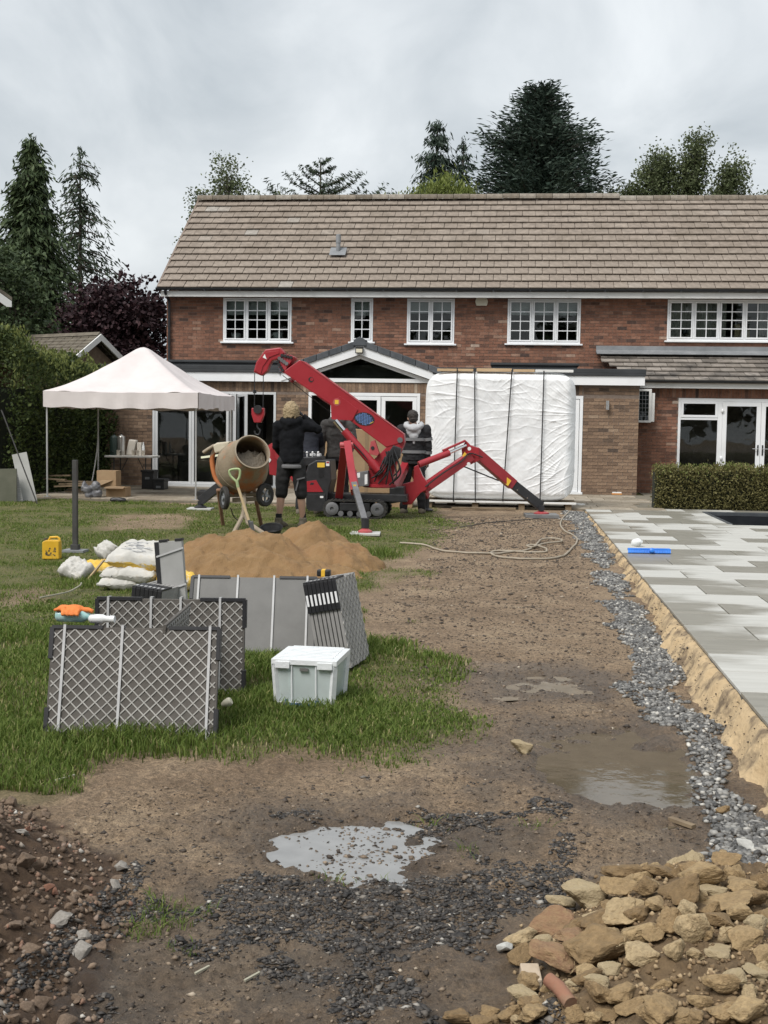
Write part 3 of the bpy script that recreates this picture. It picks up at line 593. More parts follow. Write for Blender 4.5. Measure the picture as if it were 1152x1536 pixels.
house = thing('brick_house', 'long two-storey red-brick house with brown tiled roof and rear extensions', 'house', (-.5, 31, 0))

BRICK = {}
def brick_unit(L, m):
    k = (round(L, 2), m)
    if k not in BRICK: BRICK[k] = MB().box(-k[0] / 2, k[0] / 2, 0, .03, -.0325, .0325).mesh('brick', m)
    return BRICK[k]
single = {'n': 0}
def brick_wall(wall, rects, y, z0, z1, openings, m, stuff, budget, x_cut=None, top=None):
    """running-bond bricks proud of the mortar sheet; pieces as objects while the budget lasts, the rest into the MB stuff"""
    nrow = int((z1 - z0) / .075)
    for r in range(nrow):
        za = z0 + r * .075; zc = za + .0375
        for (X0, X1) in rects:
            x = X0 - (.1125 if r % 2 else 0)
            while x < X1:
                a, b = max(x, X0), min(x + .215, X1); x += .225
                if top: 
                    if zc > top((a + b) / 2): continue
                segs = [(a, b)]
                for (ox0, ox1, oz0, oz1) in openings:
                    if zc > oz0 - .03 and zc < oz1 + .03:
                        ns = []
                        for s0, s1 in segs:
                            if s1 <= ox0 or s0 >= ox1: ns.append((s0, s1)); continue
                            if s0 < ox0: ns.append((s0, ox0))
                            if s1 > ox1: ns.append((ox1, s1))
                        segs = ns
                for s0, s1 in segs:
                    if s1 - s0 < .03: continue
                    j = random.uniform(-.0025, .0025)
                    if budget[0] > 0 and (not x_cut or x_cut[0] < s0 < x_cut[1]):
                        o = bpy.data.objects.new('brick', brick_unit(s1 - s0, m)); link(o, wall); o.location = ((s0 + s1) / 2, y + j, zc); budget[0] -= 1
                    else: stuff.box(s0, s1, y + j, y + .03, zc - .0325, zc + .0325)

def holed(mb, X0, X1, Z0, Z1, y0, y1, openings):
    """wall slab with rectangular openings, as columns of boxes"""
    xs = sorted({X0, X1} | {v for o in openings for v in o[:2] if X0 < v < X1})
    for a, b in zip(xs, xs[1:]):
        cuts = sorted([(max(o[2], Z0), min(o[3], Z1)) for o in openings if o[0] < (a + b) / 2 < o[1]]); z = Z0
        for c0, c1 in cuts:
            if c0 > z: mb.box(a, b, y0, y1, z, c0)
            z = max(z, c1)
        if z < Z1: mb.box(a, b, y0, y1, z, Z1)
def rect(x0, y0, x1, y1, Y):
    a, b = atY(x0, y0, Y), atY(x1, y1, Y); return (a.x, b.x, b.z, a.z)

W = [rect(335, 446, 437, 512, MW), rect(527, 446, 559, 512, MW), rect(611, 446, 681, 516, MW), rect(762, 446, 870, 516, MW), rect(1002, 444, 1156, 512, MW)]
W[1] = (W[1][0], W[1][1], W[0][2], W[0][3])
W[0] = (W[0][0], W[0][1], W[0][2] - .02, 4.67); W = [(a, b, c, 4.67) for a, b, c, d in W]
WX = [(W[4][1] + 1.3, W[4][1] + 2.9, W[3][2], 4.67)]
main = MB(); holed(main, -8.92, 10.5, 0, 4.74, MW + .008, MW + .3, W + WX); main.box(-8.92, -8.6, MW + .31, 38, 0, 4.74).box(10.2, 10.5, MW + .31, 38, 0, 4.74).box(-8.92, 10.5, 37.8, 38.1, 0, 4.74)
main.xz([(-8.92 + .0, 0), (-8.6, 0), (-8.6, .01), (-8.92, .01)], MW + .31, .01)
mw = main.build('main_wall', 'mortar', house)
st = MB(); budget = [40]
brick_wall(mw, [(-8.92, 10.5)], MW, 2.2, 4.72, W + WX, 'brick_red', st, budget, x_cut=(W[3][1], W[4][0]))
brick_wall(mw, [(2.75, 10.5)], MW, 0, .15, [], 'brick_red', st, [0])
tag(st.build('brickwork', 'brick_red', mw), kind='stuff')
# gable end triangle (left) as solid
gb = MB(); gb.prism([(-8.9, MW + .02, 4.74), (-8.9, 34.5, 7.45), (-8.9, 38.0, 4.74)], (.25, 0, 0)); gb.prism([(10.2, MW + .02, 4.74), (10.2, 34.5, 7.45), (10.2, 38.0, 4.74)], (.25, 0, 0)); gb.build('gable_wall', 'brick_red', house)

def window(par, r, y, ncas, cols, rows, sill=True, depth=.07, fr=.045, mull=.035, blind=0, room=True, name='window', frame_mat='upvc_white', bars=True, curt=(), fan=None, casf=.042):
    x0, x1, z0, z1 = r
    yf = y - .012
    f = MB(); f.box(x0, x1, yf, yf + depth, z0, z0 + fr).box(x0, x1, yf, yf + depth, z1 - fr, z1).box(x0, x0 + fr, yf, yf + depth, z0 + fr, z1 - fr).box(x1 - fr, x1, yf, yf + depth, z0 + fr, z1 - fr)
    cw = (x1 - x0 - 2 * fr - (ncas - 1) * mull) / ncas; g = MB(); bm_ = MB(); cas = MB()
    for i in range(ncas):
        a = x0 + fr + i * (cw + mull); b = a + cw
        if i: f.box(a - mull, a, yf, yf + depth, z0 + fr, z1 - fr)
        c0, c1 = z0 + fr, z1 - fr; q = casf
        cas.box(a + .004, b - .004, yf - .012, yf + .05, c0 + .004, c0 + q).box(a + .004, b - .004, yf - .012, yf + .05, c1 - q, c1 - .004).box(a + .004, a + q, yf - .012, yf + .05, c0 + q, c1 - q).box(b - q, b - .004, yf - .012, yf + .05, c0 + q, c1 - q)
        ga, gb_, g0, g1 = a + q, b - q, c0 + q, c1 - q
        g.box(ga, gb_, yf + .015, yf + .021, g0, g1)
        if bars:
            for k in range(1, cols): xm = ga + (gb_ - ga) * k / cols; bm_.box(xm - .011, xm + .011, yf + .004, yf + .014, g0, g1)
            for k in range(1, rows): zm = g0 + (g1 - g0) * k / rows; bm_.box(ga, gb_, yf + .0035, yf + .0135, zm - .011, zm + .011)
    w_ = f.build(name, frame_mat, par, bev=.006); cas.build('casement', frame_mat, w_, bev=.006); g.build('pane', 'pane', w_)
    if bars: bm_.build('glazing_bar', frame_mat, w_)
    if sill: MB().box(x0 - .06, x1 + .06, y - .07, y + .05, z0 - .04, z0 - .001).build('sill', frame_mat, w_, bev=.006)
    if blind:
        b_ = MB(); zz = z1 - fr
        for i in range(ncas):
            a = x0 + fr + i * (cw + mull) + casf - .02; bb = a + cw - 2 * casf + .04; b_.box(a, bb, y + .16, y + .17, z1 - fr - blind, z1 - fr).box(a, bb, y + .15, y + .175, z1 - fr - blind - .04, z1 - fr - blind)
        b_.build('blind', 'blind', w_)
    for (ca, cb) in curt:
        xa, xb = x0 + (x1 - x0) * ca, x0 + (x1 - x0) * cb; n = max(8, int((xb - xa) / .02)); c_ = MB()
        top = [(xa + (xb - xa) * k / n, y + .2 + .022 * math.sin(k * 1.15 + .5 * math.sin(k * .37)), 0) for k in range(n + 1)]
        for p0, p1 in zip(top, top[1:]): c_.quad((p0[0], p0[1], z0), (p1[0], p1[1], z0), (p1[0], p1[1], z1), (p0[0], p0[1], z1))
        c_.build('curtain', 'curtain', w_, smooth=89)
    return w_
window(house, W[0], MW, 3, 2, 4, blind=.33); window(house, W[1], MW, 1, 2, 4, blind=.33); window(house, W[2], MW, 2, 2, 4, blind=.27)
window(house, W[3], MW, 3, 2, 4, blind=.30, curt=((.94, .99),)); window(house, W[4], MW, 4, 2, 4, curt=((.02, .27), (.27, .50), (.50, .58), (.90, .985)))
window(house, WX[0], MW, 3, 2, 4, blind=.3)
# rooms behind the upper windows
rm = MB()
def room(mb, x0, x1, y0, y1, z0, z1):
    t = .06; mb.box(x0, x1, y1, y1 + t, z0, z1).box(x0 - t, x0, y0, y1, z0, z1).box(x1, x1 + t, y0, y1, z0, z1).box(x0, x1, y0, y1, z1, z1 + t).box(x0, x1, y0, y1, z0 - t, z0)
for a, b in ((-8.55, -4.6), (-4.5, -3.2), (-3.1, -1.0), (-.9, 2.4), (2.6, 10.1)): room(rm, a, b, MW + .305, 34.2, 2.75, 4.7)
rm.build('upper_room', 'room_wall', house)
it = MB(); w0 = W[0]
for xx, ww, hh in ((w0[0] + .28, .14, .20), (w0[0] + 1.36, .15, .22)): it.lathe([(ww * .7, 0), (ww, hh)], 12, Matrix.Translation((xx, MW + .26, w0[2] + .03)))
it.build('window_pot', 'blind', house, smooth=40)
w4 = W[4]; MB().lathe([(.05, 0), (.02, .05), (.016, .1), (.075, .12), (.085, .19), (.05, .26)], 12, Matrix.Translation((w4[0] + .44, MW + .15, w4[2] + .06))).build('window_ornament', 'black_plastic', house, smooth=40)
MB().box(w4[0] + 1.66, w4[0] + 1.78, MW + .2, MW + .32, w4[2] + .05, w4[2] + .42).box(w4[0] + 1.80, w4[0] + 2.02, MW + .25, MW + .4, w4[2] + .05, w4[2] + .3).build('dressing_mirror', 'room_item', house)

# main roof ------------------------------------------------------
E0 = Vector((0, 30.5, 4.9)); RG = Vector((0, 34.5, 7.76)); sd_ = (RG - E0).normalized(); SL = (RG - E0).length; nrm = Vector((0, -sd_.z, sd_.y))
RX0, RX1 = -9.03, 10.6
rf = MB()
for sg in (1, -1):
    e = E0 if sg == 1 else Vector((0, 38.5, 4.9)); nn = nrm if sg == 1 else Vector((0, sd_.z, sd_.y))
    q = [Vector((RX0 + .03, e.y, e.z)) - nn * .06, Vector((RX1, e.y, e.z)) - nn * .06, Vector((RX1, 34.5, 7.76)) - nn * .06, Vector((RX0 + .03, 34.5, 7.76)) - nn * .06]
    rf.prism(q, nn * -.05)
roof = rf.build('roof', 'mortar', house)
ROWS, GA, TW = 14, SL / 14, .343
def tile_unit(L, m, ln=.41, th=.024):
    k = ('t', round(L, 2), m)
    if k not in BRICK:
        mb = MB(); mb.box(-k[1] / 2, k[1] / 2, 0, ln, -th, 0); BRICK[k] = mb.mesh('roof_tile', m, bev=.003, seg=1)
    return BRICK[k]
def tiles(par, e0, sdir, n, x0, x1, rows, gauge, m, stuff, budget, tilt=.13, kick=0., skip=None):
    base = Matrix((( 1, 0, 0, 0), (0, sdir.y, n.y, 0), (0, sdir.z, n.z, 0), (0, 0, 0, 1)))
    for r in range(rows):
        x = x0 - (TW / 2 if r % 2 else 0)
        while x < x1 - .02:
            a, b = max(x, x0), min(x + TW, x1); x += TW
            if b - a < .05: continue
            P = e0 + sdir * (r * gauge - .02 + random.uniform(-.005, .005)); P = Vector(((a + b) / 2 + random.uniform(-.002, .002), P.y, P.z)) + n * (.012 + random.uniform(-.003, .003))
            if skip and skip(P): continue
            Mx = Matrix.Translation(P) @ base @ Matrix.Rotation(-tilt + random.uniform(-.006, .006), 4, 'X') @ Matrix.Rotation(random.gauss(0, .004), 4, 'Z')
            L = b - a - .012
            if budget[0] > 0:
                o = bpy.data.objects.new('roof_tile', tile_unit(L, m)); link(o, par); o.matrix_local = Mx; budget[0] -= 1
            else: stuff.obox(Mx @ Matrix.Translation((0, .205, -.012)), L,   .41, .024)
st = MB(); bud = [290]
tiles(roof, E0, sd_, nrm, RX0, RX1, ROWS, GA, 'roof_tile', st, bud)
tag(st.build('roof_tiles', 'roof_tile', roof), kind='stuff')
st2 = MB(); tiles(roof, Vector((0, 38.5, 4.9)), Vector((0, -sd_.y, sd_.z)), Vector((0, sd_.z, sd_.y)), RX0, RX1, 1, GA, 'roof_tile', st2, [0])
# ridge tiles, the right-hand run a little lower
xst = atY(918, 298, 34.5).x; x = RX0
rid = None
while x < RX1:
    L = .45; z = 7.80 if x < xst - .2 else 7.735
    mb = MB(); pr = [(.13 * math.cos(a), .13 * math.sin(a) - .045) for a in np.linspace(-.15, math.pi + .15, 9)]; pr2 = [(.108 * math.cos(a), .108 * math.sin(a) - .045) for a in np.linspace(math.pi + .15, -.15, 9)]
    if rid is None:
        rid = MB().prism([(0, 34.5 + a, b) for a, b in pr + pr2], (L - .012, 0, 0)).mesh('ridge_tile', 'ridge_tile')
    o = bpy.data.objects.new('ridge_tile', rid); link(o, roof); o.location = (x, 0, z + random.uniform(-.006, .006)); o.rotation_euler.y = random.uniform(-.006, .006); x += L
# verge trim, fascia, gutter, downpipe
MB().prism([E0 + Vector((RX0 - .01, 0, 0)) + nrm * a for a in (-.11, .0)] + [RG + Vector((RX0 - .01, 0, 0)) + nrm * a for a in (.0, -.11)], (.05, 0, 0)).build('verge', 'mortar', roof)
MB().box(RX0 + .06, 10.5, 30.62, 30.66, 4.66, 4.80).box(RX0 + .06, 10.5, 30.662, MW - .005, 4.72, 4.74).build('fascia', 'fascia_white', house)
gt = MB(); gp = [(.058 * math.cos(a), .058 * math.sin(a)) for a in np.linspace(math.pi, 2 * math.pi, 8)]
gt.prism([(RX0 - .04, 30.55 + a, 4.868 + b) for a, b in gp], (RX1 - RX0, 0, 0))
for k in range(22): gt.box(RX0 + .3 + k * .9, RX0 + .33 + k * .9, 30.485, 30.62, 4.80, 4.83)
gu = gt.build('gutter', 'gutter_black', house)
dx = atY(255, 470, MW).x; MB().tube([(dx, 30.55, 4.82), (dx, 30.58, 4.74), (dx, 30.9, 4.6), (dx, 30.93, 4.5), (dx, 30.93, 2.6)], .035, 10).build('downpipe', 'gutter_black', house, smooth=40)
# soil vent
P = atY(507, 407, 31.9); zz = E0.z + (P.y - E0.y) * (RG.z - E0.z) / (RG.y - E0.y) + .02
vp = MB().lathe([(.055, -.05), (.055, .24), (.065, .25), (.065, .46), (.05, .47)], 14, Matrix.Translation((P.x, P.y, zz))).build('vent_pipe', 'lead_grey', roof, smooth=40)
mb = MB(); mb.obox(Matrix.Translation((P.x, P.y - .04, zz + .032)) @ Matrix.Rotation(math.atan2(sd_.z, sd_.y), 4, 'X'), .42, .40, .012); mb.build('lead_flashing', 'lead_grey', roof)
# alarm box
a = rect(713, 447, 732, 459, MW); MB().xz([(a[0] + .03, a[2]), (a[1] - .03, a[2]), (a[1], (a[2] + a[3]) / 2), (a[1] - .03, a[3]), (a[0] + .03, a[3]), (a[0], (a[2] + a[3]) / 2)], MW - .07, .07).build('alarm_box', 'cream_plastic', house, bev=.012)

# extension -----------------------------------------------------
bif = rect(229, 587, 413, 731, EW); bif = (bif[0], bif[1], .03, 2.22)
gd = rect(463, 590, 628, 731, EW); gd = (gd[0], gd[1], .03, 2.23)
rd = (-1.2, 1.49, .03, 2.22)
EX0, EX1, GX0, GX1 = -9.52, 2.72, -5.22, -1.86
OP = [bif, gd, rd]
ap = Vector((-3.54, 0, 3.30)); slope = (3.30 - 2.72) / (GX1 - ap.x)
ex = MB(); holed(ex, EX0, EX1, 0, 2.46, EW + .008, EW + .25, OP); ex.box(EX0, EX0 + .25, EW + .25, MW, 0, 2.46).box(EX1 - .25, EX1, EW + .25, MW, 0, 2.46).box(EX0, -8.93, MW, MW + .3, 0, 2.46)
gw = ex.build('extension_wall', 'mortar', house)
st = MB(); bud2 = [260]; SOL = (2.235, 2.455)
brick_wall(gw, [(EX0, EX1)], EW, 0.0, 2.24, OP, 'brick_buff', st, bud2, x_cut=(1.4, 2.8))
brick_wall(gw, [(EX0, -8.45), (1.50, EX1)], EW, 2.25, 2.46, [], 'brick_buff', st, [0])
# soldier course above the doors
for xa, xb in ((-8.45, -1.0), (-1.0, 1.5)):
    x = xa
    while x < xb - .03: st.box(x, x + .065, EW + random.uniform(-.002, .002), EW + .03, 2.24, 2.455); x += .075
tag(st.build('brickwork', 'brick_buff', gw), kind='stuff')
# side wall bricks (left end)
for xa, xb in ((EX0 - .12, GX0 + .05), (GX1 - .05, EX1 + .1)): MB().box(xa, xb, EW - .14, EW - .115, 2.46, 2.66).build('extension_fascia', 'upvc_white', house)
for (xa, xb), (la, lb_) in (((EX0 - .14, GX0 + .02), (-8.05, -5.5)), ((GX1 - .02, EX1 + .12), (-.55, 1.35))):
    fr_ = MB().box(xa, xb, EW - .17, MW - .003, 2.663, 2.72).box(xa, xb, EW - .17, EW - .02, 2.72, 2.82).build('flat_roof', 'felt_black', house, bev=.008); xa, xb = la, lb_
    MB().box(xa, xb, EW + .3, EW + 2.2, 2.80, 2.90).box(xa - .05, xb + .05, EW + .26, EW + 2.25, 2.90, 2.955).build('roof_light', 'felt_black', fr_, bev=.01)
# gabled bay
def roofline(x, dz=0): return ap.z - slope * abs(x - ap.x) + dz
gy = EW - .16
br = MB()
for s in (-1, 1):
    xe = ap.x + s * 1.80; br.xz([(ap.x, ap.z), (xe, roofline(xe)), (xe, roofline(xe) - .20), (ap.x, ap.z - .215)], gy, .03)
br.build('bargeboard', 'upvc_white', house)
gr = MB()
for s in (-1, 1):
    xe = ap.x + s * 1.86; gr.xz([(ap.x, ap.z + .035), (xe, roofline(xe, .035)), (xe, roofline(xe, .075)), (ap.x, ap.z + .075)], gy + .03, MW - gy - .05)
bay = gr.build('bay_roof', 'slate_verge', house)
for s in (-1, 1):
    for k in range(6):
        xa, xb = ap.x + s * (.12 + k * .29), ap.x + s * (.12 + k * .29 + .282)
        MB().xz([(xa, roofline(xa, -.02)), (xb, roofline(xb, -.02)), (xb, roofline(xb, .125)), (xa, roofline(xa, .125))], gy - .03 - .004 * (k % 2), .34).build('verge_tile', 'slate_verge', bay, bev=.012)
MB().xz([(ap.x - .16, ap.z - .02), (ap.x + .16, ap.z - .02), (ap.x + .13, ap.z + .12), (ap.x, ap.z + .19), (ap.x - .13, ap.z + .12)], gy - .05, .4).build('ridge_cap', 'slate_verge', bay, bev=.015)
# triangular glazing
def tri(k, z0): return [(ap.x - (ap.z - k - z0) / slope, z0), (ap.x + (ap.z - k - z0) / slope, z0), (ap.x, ap.z - k)]
tg = MB(); zb = 2.47; o_, i_ = .215, .30
tg.box(ap.x - 1.75, ap.x + 1.75, EW - .03, EW + .05, zb, zb + .085)
for s in (-1, 1):
    x1 = ap.x + s * (ap.z - o_ - zb - .085) / slope; x2 = ap.x + s * (ap.z - i_ - zb - .085) / slope
    tg.xz([(x1, zb + .085), (x2, zb + .085), (ap.x, ap.z - i_), (ap.x, ap.z - o_)], EW - .03, .08)
tw = tg.build('gable_window', 'upvc_white', house); T = tri(i_, zb + .085); MB().xz(T, EW + .0, .006).build('pane', 'pane', tw)
for xa, xb in ((GX0 + .05, -4.72), (-2.3, GX1 - .05)): pass
st = MB(); brick_wall(gw, [(-5.1, -1.95)], EW, 2.46, 3.2, [], 'brick_buff', st, [0], top=lambda x: roofline(x, -.2) if abs(x - ap.x) > 1.28 else -1)
if st.v: st.build('gable_brick', 'brick_buff', gw)
FLm = MB().box(ap.x - .09, ap.x + .09, gy - .1, gy - .035, ap.z - .19, ap.z - .04).build('floodlight', 'black_plastic', house, bev=.008)
MB().box(ap.x - .07, ap.x + .07, gy - .104, gy - .1, ap.z - .17, ap.z - .09).build('floodlight_lens', 'cream_plastic', FLm)
# interior of the extension
rm = MB(); t = .06; X0, X1, Y0, Y1 = EX0 + .26, EX1 - .26, EW + .26, MW - .01
rm.box(X0, X1, Y1 - .05, Y1, .02, 2.44).box(X0, X1, Y0, Y1, 2.445, 2.46 if False else 2.455).box(X0, X1, Y0, Y1, -.05, .02).box(-5.0, -4.94, Y0, Y1 - .05, .02, 2.44).box(-1.95, -1.9, Y0, Y1 - .05, .02, 2.44)
rm.build('ground_room', 'room_wall', house)
MB().box(GX0 + .2, GX1 - .2, EW + .8, EW + .85, 2.5, 2.9).build('bay_ceiling', 'room_wall', house)
# kitchen items seen through the glass
MB().bar((-7.9, 30.6, .62), (-6.2, 29.9, .86), .03, .05).build('light_strip', 'led_strip', house)
MB().box(-7.3, -6.3, 30.5, 30.9, 1.1, 1.8).build('wall_screen', 'black_plastic', house); MB().box(-8.3, -5.2, 30.0, 30.85, .03, .55).build('kitchen_unit', 'room_floor', house)

def door_leaf(par, x0, x1, z0, z1, y, fr, name='door_leaf', m='upvc_white', yaw=0., hinge=None, handle=False, th=.06, rail=None):
    rail = rail or fr
    f = MB(); f.box(x0, x1, y, y + th, z0, z0 + rail).box(x0, x1, y, y + th, z1 - fr, z1).box(x0, x0 + fr, y, y + th, z0 + rail, z1 - fr).box(x1 - fr, x1, y, y + th, z0 + rail, z1 - fr)
    d = f.build(name, m, par, bev=.005); g = MB().box(x0 + fr, x1 - fr, y + .025, y + .031, z0 + rail, z1 - fr).build('pane', 'pane', d)
    if handle:
        hx = x1 - fr / 2 if handle == 'r' else x0 + fr / 2; s = -1 if handle == 'r' else 1; zc = 1.05
        h = MB().box(hx - .016, hx + .016, y - .012, y, zc - .12, zc + .12).build('handle_plate', 'black_plastic', d); MB().tube([(hx, y - .012, zc + .03), (hx, y - .05, zc + .03), (hx + s * .13, y - .05, zc + .03)], .011, 8).build('handle', 'steel', d)
    if yaw:
        H = Vector((hinge, y, 0)); d.matrix_parent_inverse = Matrix.Translation(-ORG[house.name]) @ Matrix.Translation(H) @ Matrix.Rotation(yaw, 4, 'Z') @ Matrix.Translation(-H)
    return d
def door_frame(r, y, fr=.06, name='door_frame', m='upvc_white', depth=.09):
    x0, x1, z0, z1 = r; MB().box(x0, x1, y, y + depth, z1 - fr, z1).box(x0, x0 + fr, y, y + depth, z0, z1 - fr).box(x1 - fr, x1, y, y + depth, z0, z1 - fr).box(x0 - .03, x1 + .03, y - .05, y + depth, z0 - .03, z0 + .035).build(name, m, house, bev=.005)
door_frame(bif, EW - .015, .055, 'bifold_frame', 'alu_grey'); w_ = (bif[1] - bif[0] - .11) / 3
xl = [atY(q, 650, EW).x for q in (236, 287, 343)]
door_leaf(house, bif[0] + .06, xl[1], .07, 2.16, EW - .005, .06, 'bifold_leaf', 'alu_grey'); door_leaf(house, xl[1] + .006, xl[2], .07, 2.16, EW - .005, .06, 'bifold_leaf', 'alu_grey')
door_leaf(house, xl[2] + .03, xl[2] + .93, .07, 2.16, EW - .03, .06, 'bifold_leaf', 'alu_grey', yaw=-1.25, hinge=xl[2] + .03)
door_leaf(house, xl[2] + .2, xl[2] + 1.1, .07, 2.16, EW - .03, .06, 'bifold_leaf', 'alu_grey', yaw=-1.15, hinge=xl[2] + .2)
door_frame(gd, EW - .015, .07); xm = atY(571, 620, EW).x
door_leaf(house, xm - 1.15, xm, .07, 2.15, EW - .03, .085); door_leaf(house, xm + .01, gd[1] - .075, .07, 2.15, EW - .005, .095)
door_frame(rd, EW - .015, .07, 'side_door_frame'); door_leaf(house, rd[1] - 1.0, rd[1] - .08, .07, 2.14, EW - .005, .1); door_leaf(house, rd[0] + .08, rd[1] - 1.01, .07, 2.14, EW - .005, .1)
# wall lamp and base box on the pier
P = atY(911, 608, EW); MB().lathe([(.035, -.1), (.04, -.098), (.04, .098), (.035, .1)], 14, Matrix.Translation((P.x, EW - .075, P.z))).box(P.x - .02, P.x + .02, EW - .04, EW - .001, P.z - .03, P.z + .03).build('wall_lamp', 'steel', house, smooth=40)

# lean-to at the right ------------------------------------------
LX0 = 2.735
fd = (atY(1018, 597, LW).x, 8.0, .03, 2.235)
le = MB(); OPL = [fd]; holed(le, LX0, 10.5, 0, 2.6, LW + .008, LW + .25, OPL); lw = le.build('lean_to_wall', 'mortar', house)
st = MB(); brick_wall(lw, [(LX0, 10.5)], LW, 0, 2.25, OPL, 'brick_red', st, [0]); x = LX0
while x < 10.4: st.box(x, x + .065, LW + random.uniform(-.002, .002), LW + .03, 2.25, 2.46); x += .075
tag(st.build('brickwork', 'brick_red', lw), kind='stuff')
lt = Vector((0, MW - .02, 3.36)); l0 = Vector((0, LW - .28, 2.66)); ls = (lt - l0).normalized(); ln_ = Vector((0, -ls.z, ls.y)); LL = (lt - l0).length
LVX = atY(897, 524, MW).x
lr = MB(); lr.prism([Vector((LX0 + .1, l0.y, l0.z)) - ln_ * .05, Vector((10.6, l0.y, l0.z)) - ln_ * .05, Vector((10.6, lt.y, lt.z)) - ln_ * .05, Vector((LVX + .1, lt.y, lt.z)) - ln_ * .05], ln_ * -.04)
lrf = lr.build('lean_to_roof', 'mortar', house); st = MB()
tiles(lrf, l0, ls, ln_, LVX + .05, 10.6, 6, LL / 6, 'roof_tile_grey', st, [0], skip=lambda P: P.x < LVX - .1 or (P.y < EW + 3 - .05 and P.x < LVX + (MW - P.y) * .25))
st.build('roof_tiles', 'roof_tile_grey', lrf)['kind'] = 'stuff'
MB().box(LVX - .05, 10.5, MW - .09, MW - .005, 3.36, 3.53).prism([Vector((LVX - .05, lt.y - .34, lt.z - .05)), Vector((10.5, lt.y - .34, lt.z - .05)), Vector((10.5, lt.y - .05, lt.z + .06)), Vector((LVX - .05, lt.y - .05, lt.z + .06))], (0, -.005, .012)).build('lead_flashing', 'lead_grey', lrf)
MB().box(LX0 + .12, 10.5, LW - .22, LW - .185, 2.46, 2.58).box(LX0 + .12, 10.5, LW - .18, LW - .004, 2.47, 2.49).build('lean_to_fascia', 'fascia_white', house)
gt = MB(); gt.prism([(LX0 + .12, LW - .285 + a, 2.64 + b) for a, b in gp], (8, 0, 0)); gt.build('lean_to_gutter', 'gutter_black', house)
# french doors: side light with fan light, two leaves, right side light
xs = [fd[0], atY(1076, 640, LW).x, atY(1083, 640, LW).x, atY(1141, 640, LW).x]; xe = xs[3] + (xs[3] - xs[2]); yf = LW - .01
f = MB(); f.box(fd[0], fd[1], yf, yf + .08, 2.165, 2.235); f.box(fd[0], fd[0] + .06, yf, yf + .08, .03, 2.165)
for a, b in ((xs[1], xs[2] - .002), (xe + .002, xe + .1), (fd[1] - .06, fd[1])): f.box(a, b, yf, yf + .08, .03, 2.165)
f.box(fd[0] - .02, fd[1], yf - .03, yf + .1, .0, .03)
zfan = atY(1040, 626, LW).z; f.box(fd[0] + .06, xs[1], yf, yf + .08, zfan - .06, zfan); f.box(fd[0] + .06, xs[1], yf, yf + .08, .03, .09)
fdo = f.build('french_door', 'upvc_white', house, bev=.005)
MB().box(fd[0] + .06, xs[1], yf + .03, yf + .036, .09, zfan - .06).build('pane', 'pane', fdo)
MB().box(fd[0] + .06, xs[1] - .0, yf - .012, yf + .03, zfan, zfan + .055).box(fd[0] + .06, xs[1], yf - .012, yf + .03, 2.11, 2.163).box(fd[0] + .062, fd[0] + .12, yf - .012, yf + .03, zfan + .055, 2.11).box(xs[1] - .06, xs[1] - .002, yf - .012, yf + .03, zfan + .055, 2.11).build('fan_light', 'upvc_white', fdo, bev=.004)
MB().box(fd[0] + .12, xs[1] - .06, yf + .01, yf + .016, zfan + .055, 2.11).build('pane', 'pane', fdo)
door_leaf(house, xs[2], xs[3] - .003, .06, 2.16, yf - .015, .10, handle='r', rail=.15); door_leaf(house, xs[3] + .003, xe, .06, 2.16, yf - .015, .10, handle='l', rail=.15)
MB().box(xe + .1, fd[1] - .06, yf + .03, yf + .036, .05, 2.16).build('pane', 'pane', fdo)
for zc in (1.95, .85): MB().ball((xs[2] - .005, yf - .03, zc), (.035, .03, .05), 10, 6).build('door_hinge', 'upvc_white', fdo, smooth=60)
rm = MB(); room(rm, LX0 + .3, 10.2, LW + .26, 34, .02, 2.45); rm.build('garden_room', 'room_wall', house)
MB().box(4.3, 6.2, 30.4, 31.1, .05, .5).box(4.3, 6.2, 31.1, 31.35, .05, .95).build('sofa', 'sofa', house, bev=.06)
# open casement seen beyond the pier
P = atY(957, 584, LW); Q = atY(973, 634, LW); oc = MB(); xa, xb, za, zb_ = P.x - .04, Q.x + .02, Q.z, P.z
f = MB(); f.box(xa, xb, LW - .3, LW - .25, za, za + .05).box(xa, xb, LW - .3, LW - .25, zb_ - .05, zb_).box(xa, xa + .05, LW - .3, LW - .25, za + .05, zb_ - .05).box(xb - .06, xb, LW - .3, LW - .25, za + .05, zb_ - .05).box(xb - .04, xb + .08, LW - .25, LW - .01, za + .02, zb_ - .09)
ocs = f.build('side_casement', 'fascia_white', house, bev=.004); MB().box(xa + .05, xb - .06, LW - .28, LW - .274, za + .05, zb_ - .05).build('pane', 'pane', ocs)
mb = MB()
for k in range(1, 3): x_ = xa + .05 + (xb - xa - .11) * k / 3; mb.box(x_ - .005, x_ + .005, LW - .287, LW - .281, za + .05, zb_ - .05)
for k in range(1, 7): z_ = za + .05 + (zb_ - za - .1) * k / 7; mb.box(xa + .05, xb - .06, LW - .2875, LW - .2815, z_ - .005, z_ + .005)
mb.build('lead_bar', 'lead_grey', ocs)
MB().box(xa + .03, xb - .02, LW - .24, LW - .02, za + .03, zb_ - .03).build('casement_box', 'felt_black', ocs)
MB().box(xa - .02, xa + .03, LW - .31, LW, za - .02, zb_ + .02).build('casement_post', 'felt_black', ocs)
